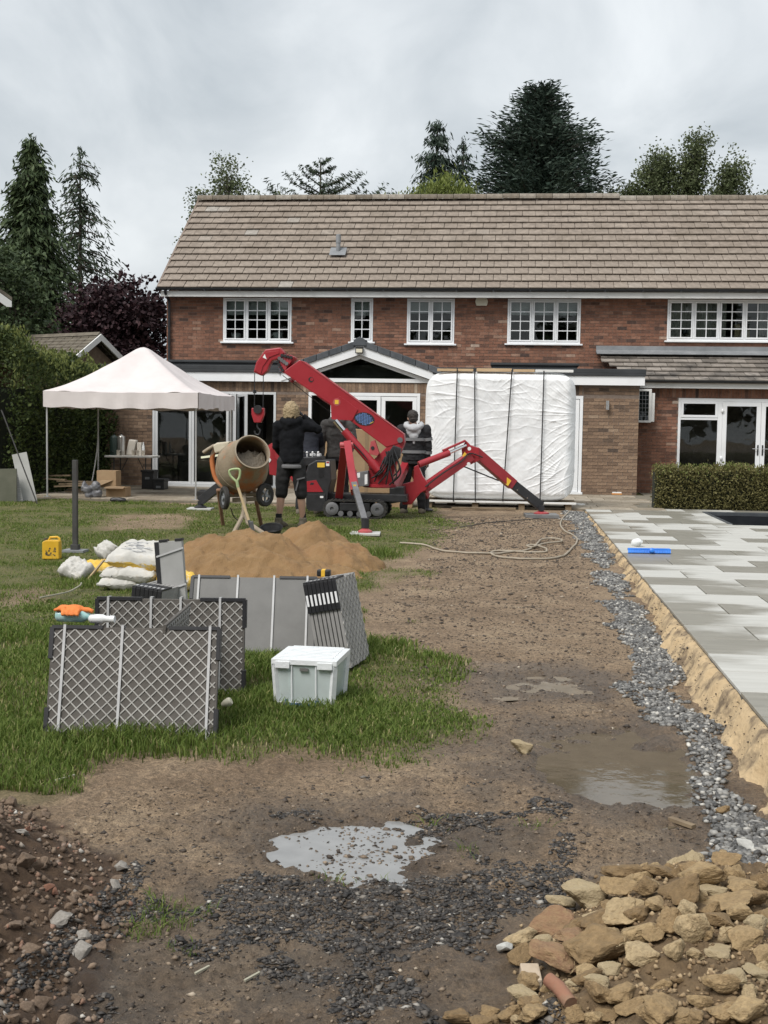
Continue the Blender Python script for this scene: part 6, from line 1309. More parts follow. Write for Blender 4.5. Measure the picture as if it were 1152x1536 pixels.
for k in range(4):
    q = MB(); m_ = 44; rows = []
    for s in range(m_ + 1):
        u = s / m_ * 2 - 1; a = [(u, -1), (1, u), (-u, 1), (-1, -u)][k]; nx_, ny_ = [(0, -1), (1, 0), (0, 1), (-1, 0)][k]; wv = .018 * math.sin(s * .9 + k) * (1 - abs(u)) + .012 * mnoise.noise(Vector((s * .3, k, 2))); sg = -.02 * (1 - abs(u))
        hem = .30 + .012 * math.sin(s * .7 + k * 2)
        if k == 1: hem -= .05 * max(0, 1 - abs(u + .1) * 3)
        rows.append([(gc.x + a[0] * gS / 2 + nx_ * (.012 + wv * f), gc.y + a[1] * gS / 2 + ny_ * (.012 + wv * f), gzt + sg - hem * f) for f in (0, .33, .66, 1)])
    for r0, r1 in zip(rows, rows[1:]):
        for a in range(3): q.quad(r0[a], r1[a], r1[a + 1], r0[a + 1])
    q.build('valance', 'canopy_fabric', cn, smooth=80)
for sx_, sy_ in ((-1, -1), (1, -1), (1, 1), (-1, 1)):
    x, y = gc.x + sx_ * (gS / 2 - .05), gc.y + sy_ * (gS / 2 - .05); z0 = max(tz(x, y), .036 if (-9.7 < x < 2.9 and y > 22.75) else -9)
    q = MB().box(x - .013, x + .013, y - .013, y + .013, z0, gzt - .02); lg = q.build('leg', 'leg_metal', gz_); MB().box(x - .06, x + .06, y - .06, y + .06, z0, z0 + .01).build('foot', 'leg_metal', lg)
q = MB()
for (ax, ay), (bx_, by_) in (((-1, -1), (1, -1)), ((1, -1), (1, 1)), ((1, 1), (-1, 1)), ((-1, 1), (-1, -1))):
    a, b_ = Vector((gc.x + ax * (gS / 2 - .05), gc.y + ay * (gS / 2 - .05), gzt - .06)), Vector((gc.x + bx_ * (gS / 2 - .05), gc.y + by_ * (gS / 2 - .05), gzt - .06)); m2 = (a + b_) / 2
    for (p0, p1) in ((a, m2 + Vector((0, 0, -.18))), (m2 + Vector((0, 0, -.18)), b_)): q.bar(p0, p1, .02, .02)
q.build('truss', 'leg_metal', gz_)
mat('weight_black', (.015, .015, .016), (.03, .03, .032), rough=.6); x, y = gc.x + gS / 2 - .05, gc.y - gS / 2 + .05
MB().lathe([(.10, 0), (.12, .03), (.12, .16), (.05, .19)], 12, Matrix.Translation((x + .14, y + .02, .036))).build('leg_weight', 'weight_black', smooth=40, label='black leg weight beside the gazebo\'s right front leg', cat='weight')
mat('cable_white', (.35, .35, .34), (.45, .45, .44), rough=.5); pts = smooth_path([Vector(atY(a, b_, 24.6)) for a, b_ in ((147, 612), (147, 640), (146, 670), (142, 700), (138, 722))], 5); pts[-1].z = max(pts[-1].z, .05)
MB().tube(pts, .012, 6).build('cable', 'cable_white', smooth=60, label='pale cable hanging down from the gazebo canopy', cat='cable')
pts = [Vector(atY(2, 615, 21.2)), Vector(atY(56, 745, 21.2))]; pts[1].z = tz(pts[1].x, 21.2); MB().tube(pts, .012, 6).build('guy_pole', 'post_steel', smooth=60, label='thin dark pole leaning on the hedge across the grey slabs', cat='pole')
# folding table
mat('table_top', (.56, .54, .50), (.64, .62, .58), rough=.5); tY = 26.6; a, b_ = atY(156, 683, tY), atY(228, 683, tY); tzp = a.z; tb = thing('folding_table', 'folding trestle table with pale top under the gazebo', 'table', ((a.x + b_.x) / 2, tY + .3, .036))
MB().box(a.x, b_.x, tY, tY + .62, tzp - .045, tzp).build('table_top', 'table_top', tb, bev=.012)
for xx in (a.x + .2, b_.x - .17):
    for yy_ in (tY + .08, tY + .54): MB().tube([(xx, yy_, tzp - .045), (xx, yy_, .036)], .014, 8).build('leg', 'post_steel', tb)
    MB().tube([(xx, tY + .08, .2), (xx, tY + .54, .2)], .011, 6).tube([(xx, tY + .31, .2), (xx + (.25 if xx < b_.x - .5 else -.25), tY + .31, tzp - .05)], .01, 6).build('brace', 'post_steel', tb)
mat('urn_steel', (.42, .40, .37), (.55, .52, .48), rough=.28, metal=.8); mat('urn_dark', (.02, .035, .03), (.03, .05, .042), rough=.4); mat('paper_cup', (.58, .52, .44), (.66, .6, .52), rough=.8); mat('tin_cream', (.55, .51, .45), (.62, .58, .52), rough=.5)
def tpx(px): return atY(px, 660, tY + .3).x
def urn(px, r, h, m, label):
    x = tpx(px); t = thing('tea_urn', label, 'urn', (x, tY + .3, tzp)); MB().lathe([(r, 0), (r, h * .86), (r * .9, h * .9), (r * .3, h * .97), (.01, h)], 18, Matrix.Translation((x, tY + .3, tzp + .001))).build('urn_body', m, t, smooth=40)
    MB().box(x - .015, x + .015, tY + .3 - r - .05, tY + .3 - r + .005, tzp + .07, tzp + .1).build('tap', 'black_plastic', t, bev=.004); MB().lathe([(.018, h), (.022, h + .025)], 10, Matrix.Translation((x, tY + .3, tzp))).build('knob', 'black_plastic', t)
urn(171, .09, .46, 'urn_dark', 'dark green flask at the table\'s hedge end'); urn(182, .085, .47, 'urn_steel', 'tall brushed steel tea urn on the folding table')
for px, yy_, lb in ((182, .08, 'paper cup standing in front of the steel urn'), (203, .16, 'paper cup left of the pair at the table\'s door end'), (210, .12, 'paper cup in the middle of the table\'s door end'), (217, .2, 'paper cup nearest the bottle on the table')):
    x = tpx(px); MB().lathe([(.03, 0), (.042, .115), (.044, .118)], 14, Matrix.Translation((x, tY + yy_, tzp + .001))).build('paper_cup', 'paper_cup', smooth=40, label=lb, cat='cup', group=None)
x = tpx(193); MB().xz([(x - .1, tzp + .002), (x + .07, tzp + .002), (x + .16, tzp + .34), (x - .02, tzp + .36)], tY + .36, .16).build('kettle_box', 'tin_cream', bev=.03, label='cream tilted box leaning beside the steel urn', cat='box')
x = tpx(207); MB().box(x - .05, x + .05, tY + .38, tY + .5, tzp + .001, tzp + .29).build('biscuit_tin', 'tin_cream', bev=.01, label='cream upright tin behind the paper cups', cat='tin')
x = tpx(214); MB().lathe([(.03, 0), (.03, .2), (.012, .26), (.012, .3)], 12, Matrix.Translation((x, tY + .36, tzp + .001))).build('bottle', 'bottle_white', smooth=40, label='slim pale bottle among the cups on the table', cat='bottle')
# crates, cartons, bag, leaning slabs
mat('carton', (.29, .19, .105), (.36, .25, .145), rough=.9, scale=4); mat('carton_in', (.22, .15, .09), (.27, .19, .11), rough=.9); mat('bag_grey', (.10, .10, .11), (.18, .18, .19), rough=.45, bump=.4, bscale=18)
def crate(px0, px1, y0, y1, Y, label, lid=True):
    a, b_ = atY(px0, y1, Y), atY(px1, y0, Y); t = thing('plastic_crate', label, 'crate', ((a.x + b_.x) / 2, Y, .036)); zt = .036 + (b_.z - a.z)
    MB().box(a.x + .02, b_.x - .02, Y, Y + .35, .037, zt - .05).build('crate_body', 'black_plastic', t, bev=.01); MB().box(a.x, b_.x, Y - .02, Y + .37, zt - .049, zt).build('rim', 'black_plastic', t, bev=.008)
    MB().box((a.x + b_.x) / 2 - .05, (a.x + b_.x) / 2 + .05, Y - .012, Y - .001, zt - .2, zt - .15).build('handle', 'lead_grey', t)
crate(211, 231, 711, 739, 26.2, 'taller black plastic crate beneath the table\'s end'); crate(228, 247, 722, 738, 26.0, 'lower black plastic crate at the glazed door')
def carton(px0, px1, y0, y1, Y, D, label, flaps, z0):
    a, b_ = atY(px0, y1, Y), atY(px1, y0, Y); t = thing('cardboard_box', label, 'cardboard box', ((a.x + b_.x) / 2, Y, z0)); h = b_.z - a.z
    MB().box(a.x, b_.x, Y, Y + D, z0, z0 + h).build('carton_body', 'carton', t, bev=.008); M = Matrix.Translation(((a.x + b_.x) / 2, Y - .0, z0 + h))
    for f in flaps: MB().obox(M @ f, b_.x - a.x, .15, .006).build('flap', 'carton_in', t)
    return z0 + h
zc = tz(-7.4, 23); zt = carton(159, 188, 738, 752, 23.2, .35, 'open flattened cardboard box under the taller carton', [Matrix.Translation((0, -.07, .0)) @ Matrix.Rotation(.25, 4, 'X')], .036)
carton(145, 174, 713, 737, 23.22, .32, 'brown cardboard carton stacked on an opened box by the hedge', [Matrix.Translation((-.05, -.05, -.22)) @ Matrix.Rotation(.6, 4, 'X') @ Matrix.Rotation(.7, 4, 'Z')], zt + .001)
q = MB(); P = atY(138, 738, 22.95)
for k in range(9): q.ball((P.x + random.uniform(-.14, .14), 22.95 + random.uniform(-.1, .1), .12 + random.uniform(-.04, .14)), (random.uniform(.06, .13), .1, random.uniform(.06, .13)), 9, 6)
mesh_obj('rubbish_bag', blob(q, .02, 1, .02, 12), 'bag_grey', label='crumpled grey rubbish bag beside the cardboard boxes', cat='bag')
q = MB(); P = atY(178, 752, 22.4)
for k in range(4): q.ball((P.x - .1 + k * .06, 22.4, tz(P.x, 22.4) + .05), (.07, .06, .05), 9, 6)
mesh_obj('work_shoes', blob(q, .015, 1, .01, 12), 'black_plastic', label='dark pair of shoes lying before the opened cardboard box', cat='shoes')
mat('concrete_pale', (.32, .32, .30), (.40, .40, .38), rough=.9, scale=3, bump=.1); mat('board_green', (.07, .075, .05), (.11, .11, .08), rough=.9, scale=3)
def lean_slab(name, label, base, yaw, tilt, w, h, th, m, ribs=False, cat_='slab'):
    t = thing(name, label, cat_, base); M = Matrix.Translation(base) @ Matrix.Rotation(yaw, 4, 'Z') @ Matrix.Rotation(tilt[0], 4, 'X') @ Matrix.Rotation(tilt[1], 4, 'Y'); MB().obox(M @ Matrix.Translation((0, 0, h / 2)), w, th, h).build('slab', m, t, bev=.004)
    if ribs:
        q = MB()
        for k in range(14): q.obox(M @ Matrix.Translation((0, -th / 2 - .004, h * (k + .5) / 14)), w * .95, .006, .012)
        q.build('rib_grid', 'slab_rib', t)
P = gnd(45, 752); lean_slab('stone_plank', 'long pale grey stone plank leaning by the hedge', Vector((P.x, P.y, P.z - .02)), .3, (-.25, -.22), .27, .95, .05, 'concrete_pale')
P = gnd(28, 752); lean_slab('stone_plank', 'shorter ribbed grey plank beside the long leaning one', Vector((P.x - .02, P.y - .05, P.z - .02)), .3, (-.25, -.2), .24, .62, .03, 'slab_face_pale', True)
P = gnd(4, 752); lean_slab('stone_plank', 'mossy dark board leaning at the hedge foot', Vector((P.x, P.y, P.z - .02)), .2, (-.2, -.03), .5, .62, .04, 'board_green')
q = MB(); P = gnd(66, 742)
for k in range(7): a = P + Vector((random.uniform(-.3, .5), random.uniform(.0, .5), .06 + .05 * k)); q.bar(a, a + Vector((random.uniform(.5, .9), random.uniform(-.2, .2), random.uniform(-.03, .05))), .08, .03)
q.build('timber_offcuts', 'pallet_wood', label='dark heap of timber offcuts at the hedge foot', cat='timber')

# ================================================================ spider crane
mat('crane_red', (.29, .016, .024), (.34, .024, .034), rough=.38, scale=3, dirt=(.22, .05, .05), dscale=4, dlo=.6, dhi=.85, coat=.15); mat('crane_red_worn', (.36, .05, .06), (.44, .09, .09), rough=.5, scale=6, dirt=(.2, .08, .07), dscale=6)
mat('crane_black', (.016, .016, .018), (.03, .03, .033), rough=.42, scale=10); mat('crane_grey', (.10, .10, .105), (.16, .16, .165), rough=.5); mat('track_rubber', (.02, .019, .018), (.045, .042, .038), rough=.85, scale=12, bump=.3); mat('chrome', (.65, .65, .66), (.75, .75, .75), rough=.12, metal=1.)
mat('hose_black', (.012, .012, .013), (.022, .022, .024), rough=.35); mat('sticker_yellow', (.70, .42, .03), (.75, .5, .06), rough=.5); mat('sticker_white', (.7, .7, .7), (.8, .8, .8), rough=.5); mat('logo_blue', (.12, .24, .55), (.2, .34, .65), rough=.5); mat('logo_black', (.012, .013, .02), (.02, .022, .03), rough=.5)
CY = 19.8
def c(px, py, dy=0.): return Vector(atY(px, py, CY + dy))
crn = thing('spider_crane', 'compact red tracked spider crane with telescopic boom and spread outrigger legs', 'crane', (-2.4, CY, 0))
def plate(name, pts, dy, th, m='crane_red', bev=.008, par=None): return MB().prism([c(a, b_, dy) for a, b_ in pts], (0, th, 0)).build(name, m, par or crn, bev=bev)
# boom
boom = plate('boom', [(424, 558), (449, 540), (456, 542), (606, 651), (604, 664), (579, 671), (521, 628), (497, 629), (496, 607)], -.14, .26, bev=.012)
plate('boom_cheek', [(496, 606), (510, 594), (537, 614), (528, 631), (498, 629)], -.155, .012, par=boom, bev=.003)
MB().bar(c(424.5, 559, -.145), c(496, 608, -.145), .004, .010, up=(0, 1, 0)).bar(c(452, 541, -.145), c(604, 650, -.145), .004, .012, up=(0, 1, 0)).build('boom_edge', 'crane_red_worn', boom)
for i, (a, b_, w_) in enumerate((((445, 546), (431, 537), .20), ((438, 541), (422, 531), .17), ((430, 537), (414, 528), .14))): pass
d_ = (c(606, 651) - c(449, 540)).normalized(); perp = Vector((-d_.z, 0, d_.x)); perp = perp if perp.z > 0 else -perp
tipc = (c(424, 558) + c(449, 540)) / 2
for i in range(4):
    s0 = tipc - d_ * (.05 * i); hh = .31 - .05 * i; q = MB(); q.bar(s0 + Vector((0, -.01, 0)), s0 - d_ * .075, .24 - .035 * i, hh, up=perp); sec = q.build('boom_section', 'crane_red', crn, bev=.006)
    for s in (-1, 1):
        for k in (-1, 1): MB().tube([s0 - d_ * .05 + perp * (hh / 2 * k * .8) + Vector((0, s * (.10 - .016 * i), 0)), s0 - d_ * .05 + perp * (hh / 2 * k * .8) + Vector((0, s * (.165 - .016 * i), 0))], .026, 8).build('wear_pad', 'crane_black', sec, smooth=40)
    MB().tube([s0 - d_ * .055 + Vector((0, -.16 + .014 * i, 0)), s0 - d_ * .055 + Vector((0, -.06, 0))], .03, 10).build('wear_pad', 'crane_grey', sec, smooth=40)
hd = plate('boom_head', [(380, 558), (384, 543), (398, 524), (420, 521), (427, 529), (419, 538), (408, 541), (404, 548), (401, 556), (392, 564)], -.1, .18, bev=.02)
plate('head_guard', [(382, 556), (386, 546), (399, 528), (418, 526), (419, 530), (404, 536), (394, 550), (391, 561)], -.112, .01, par=hd, bev=.003)
MB().lathe([(.055, -.03), (.055, .03)], 16, Matrix.Translation(c(391, 553, -.02)) @ Matrix.Rotation(R_(90), 4, 'X')).build('sheave', 'crane_black', hd, smooth=40)
plate('warning_triangle', [(394, 536), (397, 531), (400, 539)], -.116, .003, 'sticker_white', 0, hd)
MB().tube([c(441, 567, -.02), c(437, 573, -.02)], .035, 10).build('boom_roller', 'crane_red', boom, smooth=40)
q = MB(); q.tube([c(424, 563, -.03), c(450, 583, -.03), c(500, 622, -.03), c(560, 690, -.03)], .006, 6); q.build('winch_rope', 'hose_black', crn)
q = MB()
for px, dx in ((382, 0), (395, 0)): q.tube([c(px, 560, -.02), c(px - .5, 612, -.02)], .007, 6)
q.tube([c(382, 585, -.02), c(382, 590, -.02)], .03, 8); q.build('hoist_rope', 'hose_black', crn)
hk = plate('hook_block', [(377, 612), (396, 612), (396, 622), (391, 634), (381, 634), (377, 622)], -.06, .10, bev=.012)
MB().lathe([(.07, -.015), (.07, .015)], 16, Matrix.Translation(c(386.5, 614, -.07)) @ Matrix.Rotation(R_(90), 4, 'X')).build('sheave', 'crane_black', hk, smooth=40)
pts = [c(386, 634, -.01), c(386, 641, -.01), c(390, 646, -.01), c(388, 652, -.01), c(383, 651, -.01), c(382, 646, -.01)]; MB().tube(smooth_path(pts, 4), .014, 8).build('hook', 'crane_black', hk, smooth=50)
# decals on the boom
def ell(px, py, rx, ry, dy, th, m, par, name, rot=0., n=28):
    ct = c(px, py, dy); q = MB(); q.prism([ct + Vector((rx * math.cos(t) * math.cos(rot) - ry * math.sin(t) * math.sin(rot), 0, rx * math.cos(t) * math.sin(rot) + ry * math.sin(t) * math.cos(rot))) for t in np.linspace(0, 2 * math.pi, n, endpoint=False)], (0, th, 0)); return q.build(name, m, par)
ell(546.5, 628.5, .165, .105, -.1445, .002, 'logo_black', boom, 'logo_disc', -.15)
q = MB(); ct = c(546.5, 628.5, -.1465)
for i in range(-5, 6):
    for j in range(-4, 5):
        x, z = i * .026, j * .021
        if (x / .145) ** 2 + (z / .088) ** 2 < 1:
            if i < 5: q.box(ct.x + x - .010, ct.x + x + .010, ct.y, ct.y + .001, ct.z + z - .004 - .15 * x, ct.z + z + .005 - .15 * x)
            if (i + j) % 2: q.box(ct.x + x - .003, ct.x + x + .003, ct.y, ct.y + .001, ct.z + z - .012 - .15 * x, ct.z + z + .012 - .15 * x)
q.build('logo_print', 'logo_blue', boom)
q = MB()
for k in range(5): q.box(ct.x + .09 + k * .012, ct.x + .098 + k * .012, ct.y - .0005, ct.y + .0005, ct.z - .075 + k * .006, ct.z - .06 + k * .006)
q.build('logo_letters', 'sticker_yellow', boom)
ell(505, 603, .062, .062, -.158, .002, 'crane_red_worn', boom, 'badge_ring'); q = MB(); ct = c(505, 603, -.161); q.box(ct.x - .03, ct.x + .03, ct.y, ct.y + .002, ct.z - .033, ct.z + .033); q.build('badge', 'sticker_yellow', boom)
ell(466.5, 569.5, .042, .042, -.1445, .003, 'crane_black', boom, 'boom_hole'); ell(467.5, 569, .026, .026, -.1475, .002, 'crane_red', boom, 'boom_hole_core')
# lift ram
q = MB().tube([c(503, 631, -.2), c(519, 650, -.2)], .05, 12); q.build('ram_rod', 'chrome', crn, smooth=40); q = MB().tube([c(516, 646, -.2), c(563, 700, -.2)], .066, 14).tube([c(557, 693, -.2), c(568, 706, -.2)], .078, 14); ram = q.build('ram_barrel', 'crane_red', crn, smooth=40)
MB().tube([c(560, 700, -.24), c(540, 676, -.27), c(524, 660, -.27)], .012, 6).build('ram_pipe', 'hose_black', ram, smooth=40)
# mast / slew
mast = plate('mast', [(553, 729), (553, 700), (562, 688), (585, 665), (606, 652), (607, 664), (596, 690), (590, 712), (589, 729)], -.13, .24, bev=.012)
plate('mast_bracket', [(553, 681), (556, 662), (562, 660), (569, 680), (566, 684)], -.2, .1, 'crane_red_worn', .006); MB().tube([c(559, 672, -.21), c(559, 672, -.19)], .03, 10).build('bracket_bolt', 'crane_black', crn)
plate('counter_box', [(572, 693), (590, 668), (601, 672), (600, 686), (586, 700)], -.24, .14, 'crane_black', .012)
MB().lathe([(.24, 0), (.27, .01), (.27, .05), (.23, .06)], 24, Matrix.Translation(c(569, 731))).build('slew_ring', 'crane_red', crn, smooth=40)
MB().tube([c(600, 660, -.18), c(600, 660, .14)], .045, 12).build('boom_pin', 'crane_grey', crn, smooth=40)
rd = random.Random(5)
for k in range(10):
    a = (576 + rd.uniform(-2, 22), 678 + rd.uniform(-4, 10)); b2 = (575 + rd.uniform(-18, 16), 722 + rd.uniform(-8, 6)); md = ((a[0] + b2[0]) / 2 + rd.uniform(-2, 12), (a[1] + b2[1]) / 2 + rd.uniform(0, 8)); dy = -.26 + rd.uniform(-.06, .05)
    MB().tube(smooth_path([c(*a, dy), c(*md, dy - .03), c(*b2, dy)], 6), .013, 7).build('hydraulic_hose', 'hose_black', crn, smooth=60)
# chassis, tracks, body
q = MB(); pa, pb = c(470, 742), c(612, 742); q.box(pa.x, pb.x, CY - .22, CY + .24, .28, .40); q.build('chassis', 'crane_black', crn, bev=.012)
def track(yc, label=None):
    xa, xb = c(490, 760).x + .05, c(584, 760).x - .05; r = .145; zb = tz((xa + xb) / 2, yc) + .005; zc = zb + r; w_ = .19; loop = []
    for t in np.linspace(math.pi / 2, 3 * math.pi / 2, 9): loop.append((xa + .1 + r * math.cos(t), zc + r * math.sin(t)))
    for t in np.linspace(-math.pi / 2, math.pi / 2, 9): loop.append((xb - .1 + r * math.cos(t), zc + r * math.sin(t)))
    q = MB(); inner = [((xa + xb) / 2 + (x - (xa + xb) / 2) * .93, zc + (z - zc) * .82) for x, z in loop]; n = len(loop)
    for i in range(n):
        j = (i + 1) % n; A = [loop[i], loop[j], inner[j], inner[i]]; q.prism([(x, yc - w_ / 2, z) for x, z in A], (0, w_, 0))
    tr = q.build('track', 'track_rubber', crn)
    q = MB(); L = 0; per = []
    for i in range(n): j = (i + 1) % n; per.append(math.dist(loop[i], loop[j]))
    tot = sum(per); s = 0
    while s < tot:
        a = s; i = 0
        while a > per[i]: a -= per[i]; i += 1
        f = a / per[i]; x = loop[i][0] * (1 - f) + loop[(i + 1) % n][0] * f; z = loop[i][1] * (1 - f) + loop[(i + 1) % n][1] * f; tx = loop[(i + 1) % n][0] - loop[i][0]; tz_ = loop[(i + 1) % n][1] - loop[i][1]; an = math.atan2(tz_, tx)
        q.obox(Matrix.Translation((x, yc, z)) @ Matrix.Rotation(-an, 4, 'Y'), .03, w_ + .004, .022); s += .062
    q.build('track_lugs', 'track_rubber', tr)
    for x, rr in ((xa + .1, .105), (xb - .1, .105)): MB().lathe([(.03, 0), (.03, -.02), (rr * .7, -.022), (rr, -.008), (rr, w_ * .9)], 18, Matrix.Translation((x, yc - w_ / 2 + .005, zc)) @ Matrix.Rotation(R_(-90), 4, 'X')).build('sprocket', 'crane_grey', tr, smooth=40)
    for k in range(4): x = xa + .24 + k * (xb - xa - .48) / 3; MB().lathe([(.045, 0), (.045, w_ * .9)], 14, Matrix.Translation((x, yc - w_ / 2 + .008, zb + .07)) @ Matrix.Rotation(R_(-90), 4, 'X')).build('road_wheel', 'crane_grey', tr, smooth=40)
    MB().box(xa + .22, xb - .22, yc - w_ / 2 + .015, yc + w_ / 2 - .015, zc - .03, zc + .095).build('track_frame', 'crane_black', tr, bev=.01)
track(CY - .33); track(CY + .33)
bd = plate('engine_cover', [(459, 764), (458, 712), (462, 697), (474, 690), (495, 690), (497, 720), (492, 742), (489, 766)], -.34, .62, 'crane_black', .02)
plate('red_panel', [(460, 738), (460, 722), (474, 720), (485, 738)], -.347, .006, 'crane_red', .002, bd); plate('warning_label', [(476, 701), (476, 694), (487, 694), (487, 701)], -.345, .004, 'sticker_yellow', 0, bd); plate('red_label', [(489, 699), (489, 692), (494, 692), (494, 699)], -.345, .004, 'sticker_white', 0, bd); plate('red_mark', [(489.5, 695), (489.5, 692.5), (493.5, 692.5), (493.5, 695)], -.347, .002, 'crane_red', 0, bd)
plate('air_intake', [(478, 717), (478, 703), (486, 702), (486, 716)], -.343, .002, 'hose_black', 0, bd); plate('lower_cover', [(462, 766), (462, 741), (488, 741), (487, 767)], -.352, .01, 'crane_black', .003, bd)
plate('type_plate', [(480, 747), (480, 744), (485, 744), (485, 747)], -.356, .002, 'sticker_white', 0, bd); plate('red_script', [(465, 727), (466, 724), (471, 724), (470, 727)], -.35, .002, 'logo_black', 0, bd)
con = plate('control_console', [(450, 700), (452, 686), (482, 684), (484, 696)], -.3, .4, 'crane_black', .015); plate('console_screen', [(463, 684), (464, 680.5), (479, 680.5), (480, 684)], -.22, .2, 'sticker_white', .005, con)
for k in range(7):
    a = c(452 + k * 4.2, 688, -.28 + .03 * (k % 3)); MB().tube([a, a + Vector((random.uniform(-.02, .02), 0, .09))], .008, 6).ball(a + Vector((0, 0, .1)), .018, 8, 6).build('control_lever', 'crane_black' if k % 2 else 'sticker_white', con, smooth=50)
plate('valve_box', [(533, 730), (533, 709), (552, 706), (553, 729)], -.30, .25, 'crane_grey', .01); plate('valve_label', [(535, 717), (535, 710), (540, 709), (540, 716)], -.304, .003, 'sticker_white', 0); plate('valve_label', [(547, 727), (547, 712), (551, 711), (551, 726)], -.304, .003, 'sticker_white', 0)
plate('rear_frame', [(584, 756), (584, 732), (606, 730), (608, 752)], -.2, .4, 'crane_black', .015)
# outriggers --------------------------------------------------------
def seg(name, a, b_, w0, t0, w1=None, t1=None, m='crane_red', up=(0, 0, 1), bev=.008, par=None): return MB().bar(a, b_, w0, t0, up=up, w1=w1, t1=t1).build(name, m, par or crn, bev=bev)
mat('pad_grey', (.13, .13, .13), (.19, .19, .19), rough=.8, scale=5); mat('pad_pale', (.42, .42, .40), (.5, .5, .48), rough=.8, scale=5)
def foot_pad(px, py, w_, d_, m, label, h=.06):
    P = gnd(px, py); MB().obox(Matrix.Translation((P.x, P.y + d_ * .3, P.z + h / 2)) @ Matrix.Rotation(.08, 4, 'Z'), w_, d_, h).build('outrigger_pad', m, bev=.006, label=label, cat='pad'); return Vector((P.x, P.y + d_ * .3, P.z + h))
pR = foot_pad(812, 777, .56, .5, 'pad_grey', 'dark grey square pad under the outrigger beside the wrapped tub'); pF = foot_pad(546, 803, .42, .42, 'pad_pale', 'pale square pad under the outrigger reaching over the lawn', .03); pL = foot_pad(298, 765, .42, .4, 'pad_pale', 'thin pale pad under the outrigger behind the cement mixer', .03)
def lerpY(px, py, Y): return Vector(atY(px, py, Y))
# right leg
rY = lambda k: CY + .1 + (pR.y - CY - .1) * k
kn = lerpY(706, 684, rY(.45)); br_ = [(600, 742), (604, 726), (620, 722), (621, 700), (627, 697), (634, 714), (646, 731), (630, 740), (617, 757), (604, 757)]
MB().prism([lerpY(a, b_, rY(0)) for a, b_ in br_], (0, .12, 0)).build('leg_bracket', 'crane_red', crn, bev=.01)
seg('inner_arm', lerpY(634, 734, rY(.08)), kn + Vector((0, 0, .0)), .13, .15); 
MB().prism([lerpY(a, b_, rY(.44)) for a, b_ in ((692, 672), (699, 661), (706, 668), (718, 672), (720, 690), (706, 697), (694, 692))], (0, .15, 0)).build('knee_plate', 'crane_red', crn, bev=.008)
seg('outer_arm', lerpY(711, 677, rY(.5)), lerpY(769, 727, rY(.82)), .15, .17); lo = seg('lower_leg', lerpY(760, 719, rY(.78)), Vector((pR.x - .01, pR.y, pR.z + .13)), .11, .15, m='crane_black')
MB().tube([Vector((pR.x, pR.y - .09, pR.z + .10)), Vector((pR.x, pR.y + .09, pR.z + .10))], .055, 12).build('ankle', 'crane_black', crn, smooth=40); MB().lathe([(.13, 0), (.13, .02), (.05, .05), (.04, .09)], 16, Matrix.Translation(pR + Vector((0, 0, .001)))).build('foot', 'crane_red_worn', crn, smooth=40)
MB().tube([lerpY(628, 697, rY(.1)), lerpY(674, 679, rY(.3))], .055, 12).build('leg_ram', 'crane_red', crn, smooth=40); MB().tube([lerpY(672, 680, rY(.3)), lerpY(699, 668, rY(.43))], .028, 10).build('leg_ram_rod', 'chrome', crn, smooth=40)
seg('link_bar', lerpY(664, 676, rY(.26)), lerpY(698, 661, rY(.43)), .05, .035, m='crane_red'); seg('gas_strut', lerpY(694, 699, rY(.42)), lerpY(748, 721, rY(.7)), .022, .022, m='crane_black')
MB().tube(smooth_path([lerpY(638, 730, rY(.05) - .09), lerpY(664, 710, rY(.2) - .09), lerpY(692, 692, rY(.38) - .09), lerpY(704, 680, rY(.44) - .09), lerpY(724, 686, rY(.52) - .09)], 5), .012, 6).build('leg_hose', 'hose_black', crn, smooth=50)
MB().prism([lerpY(a, b_, rY(.43) - .085) for a, b_ in ((693, 684), (697, 678), (702, 683), (698, 686))], (0, .003, 0)).build('caution_sticker', 'sticker_yellow', crn)
for a, b_ in ((704, 673), (696, 693), (703, 696)): P = lerpY(a, b_, rY(.43) - .083); MB().lathe([(.03, 0), (.03, .006)], 14, Matrix.Translation(P) @ Matrix.Rotation(R_(90), 4, 'X')).build('leg_sticker', 'sticker_white', crn)
MB().prism([lerpY(a, b_, rY(.78) - .095) for a, b_ in ((753, 722), (758, 714), (767, 721), (762, 729))], (0, .004, 0)).build('serial_plate', 'sticker_yellow', crn)
MB().lathe([(.012, 0), (.012, .006)], 10, Matrix.Translation(lerpY(776, 735, rY(.84) - .065)) @ Matrix.Rotation(R_(90), 4, 'X')).build('pin', 'chrome', crn); MB().lathe([(.012, 0), (.012, .006)], 10, Matrix.Translation(lerpY(791, 747, rY(.9) - .065)) @ Matrix.Rotation(R_(90), 4, 'X')).build('pin', 'chrome', crn)
# front leg (towards the viewer)
fk = lerpY(520, 668, CY - 1.0); seg('inner_arm', lerpY(509, 744, CY - .3), fk + Vector((-.03, 0, 0)), .13, .12, up=(1, 0, 0)); mid_ = lerpY(532, 738, CY - 1.9); seg('outer_arm', fk + Vector((.02, -.06, .03)), mid_, .12, .11, up=(1, 0, 0))
MB().tube([fk + Vector((-.1, 0, .0)), fk + Vector((.1, 0, 0))], .05, 12).build('knee_pin', 'crane_red_worn', crn, smooth=40); seg('lower_leg', lerpY(531, 726, CY - 1.8), Vector((pF.x, pF.y, pF.z + .13)), .085, .085, m='crane_grey', up=(1, 0, 0))
MB().tube([Vector((pF.x, pF.y, pF.z + .2)), Vector((pF.x, pF.y, pF.z + .06))], .055, 10).build('ankle', 'crane_black', crn, smooth=40); MB().lathe([(.10, 0), (.10, .02), (.05, .05), (.05, .08)], 16, Matrix.Translation(pF + Vector((0, 0, .001)))).build('foot', 'crane_red_worn', crn, smooth=40)
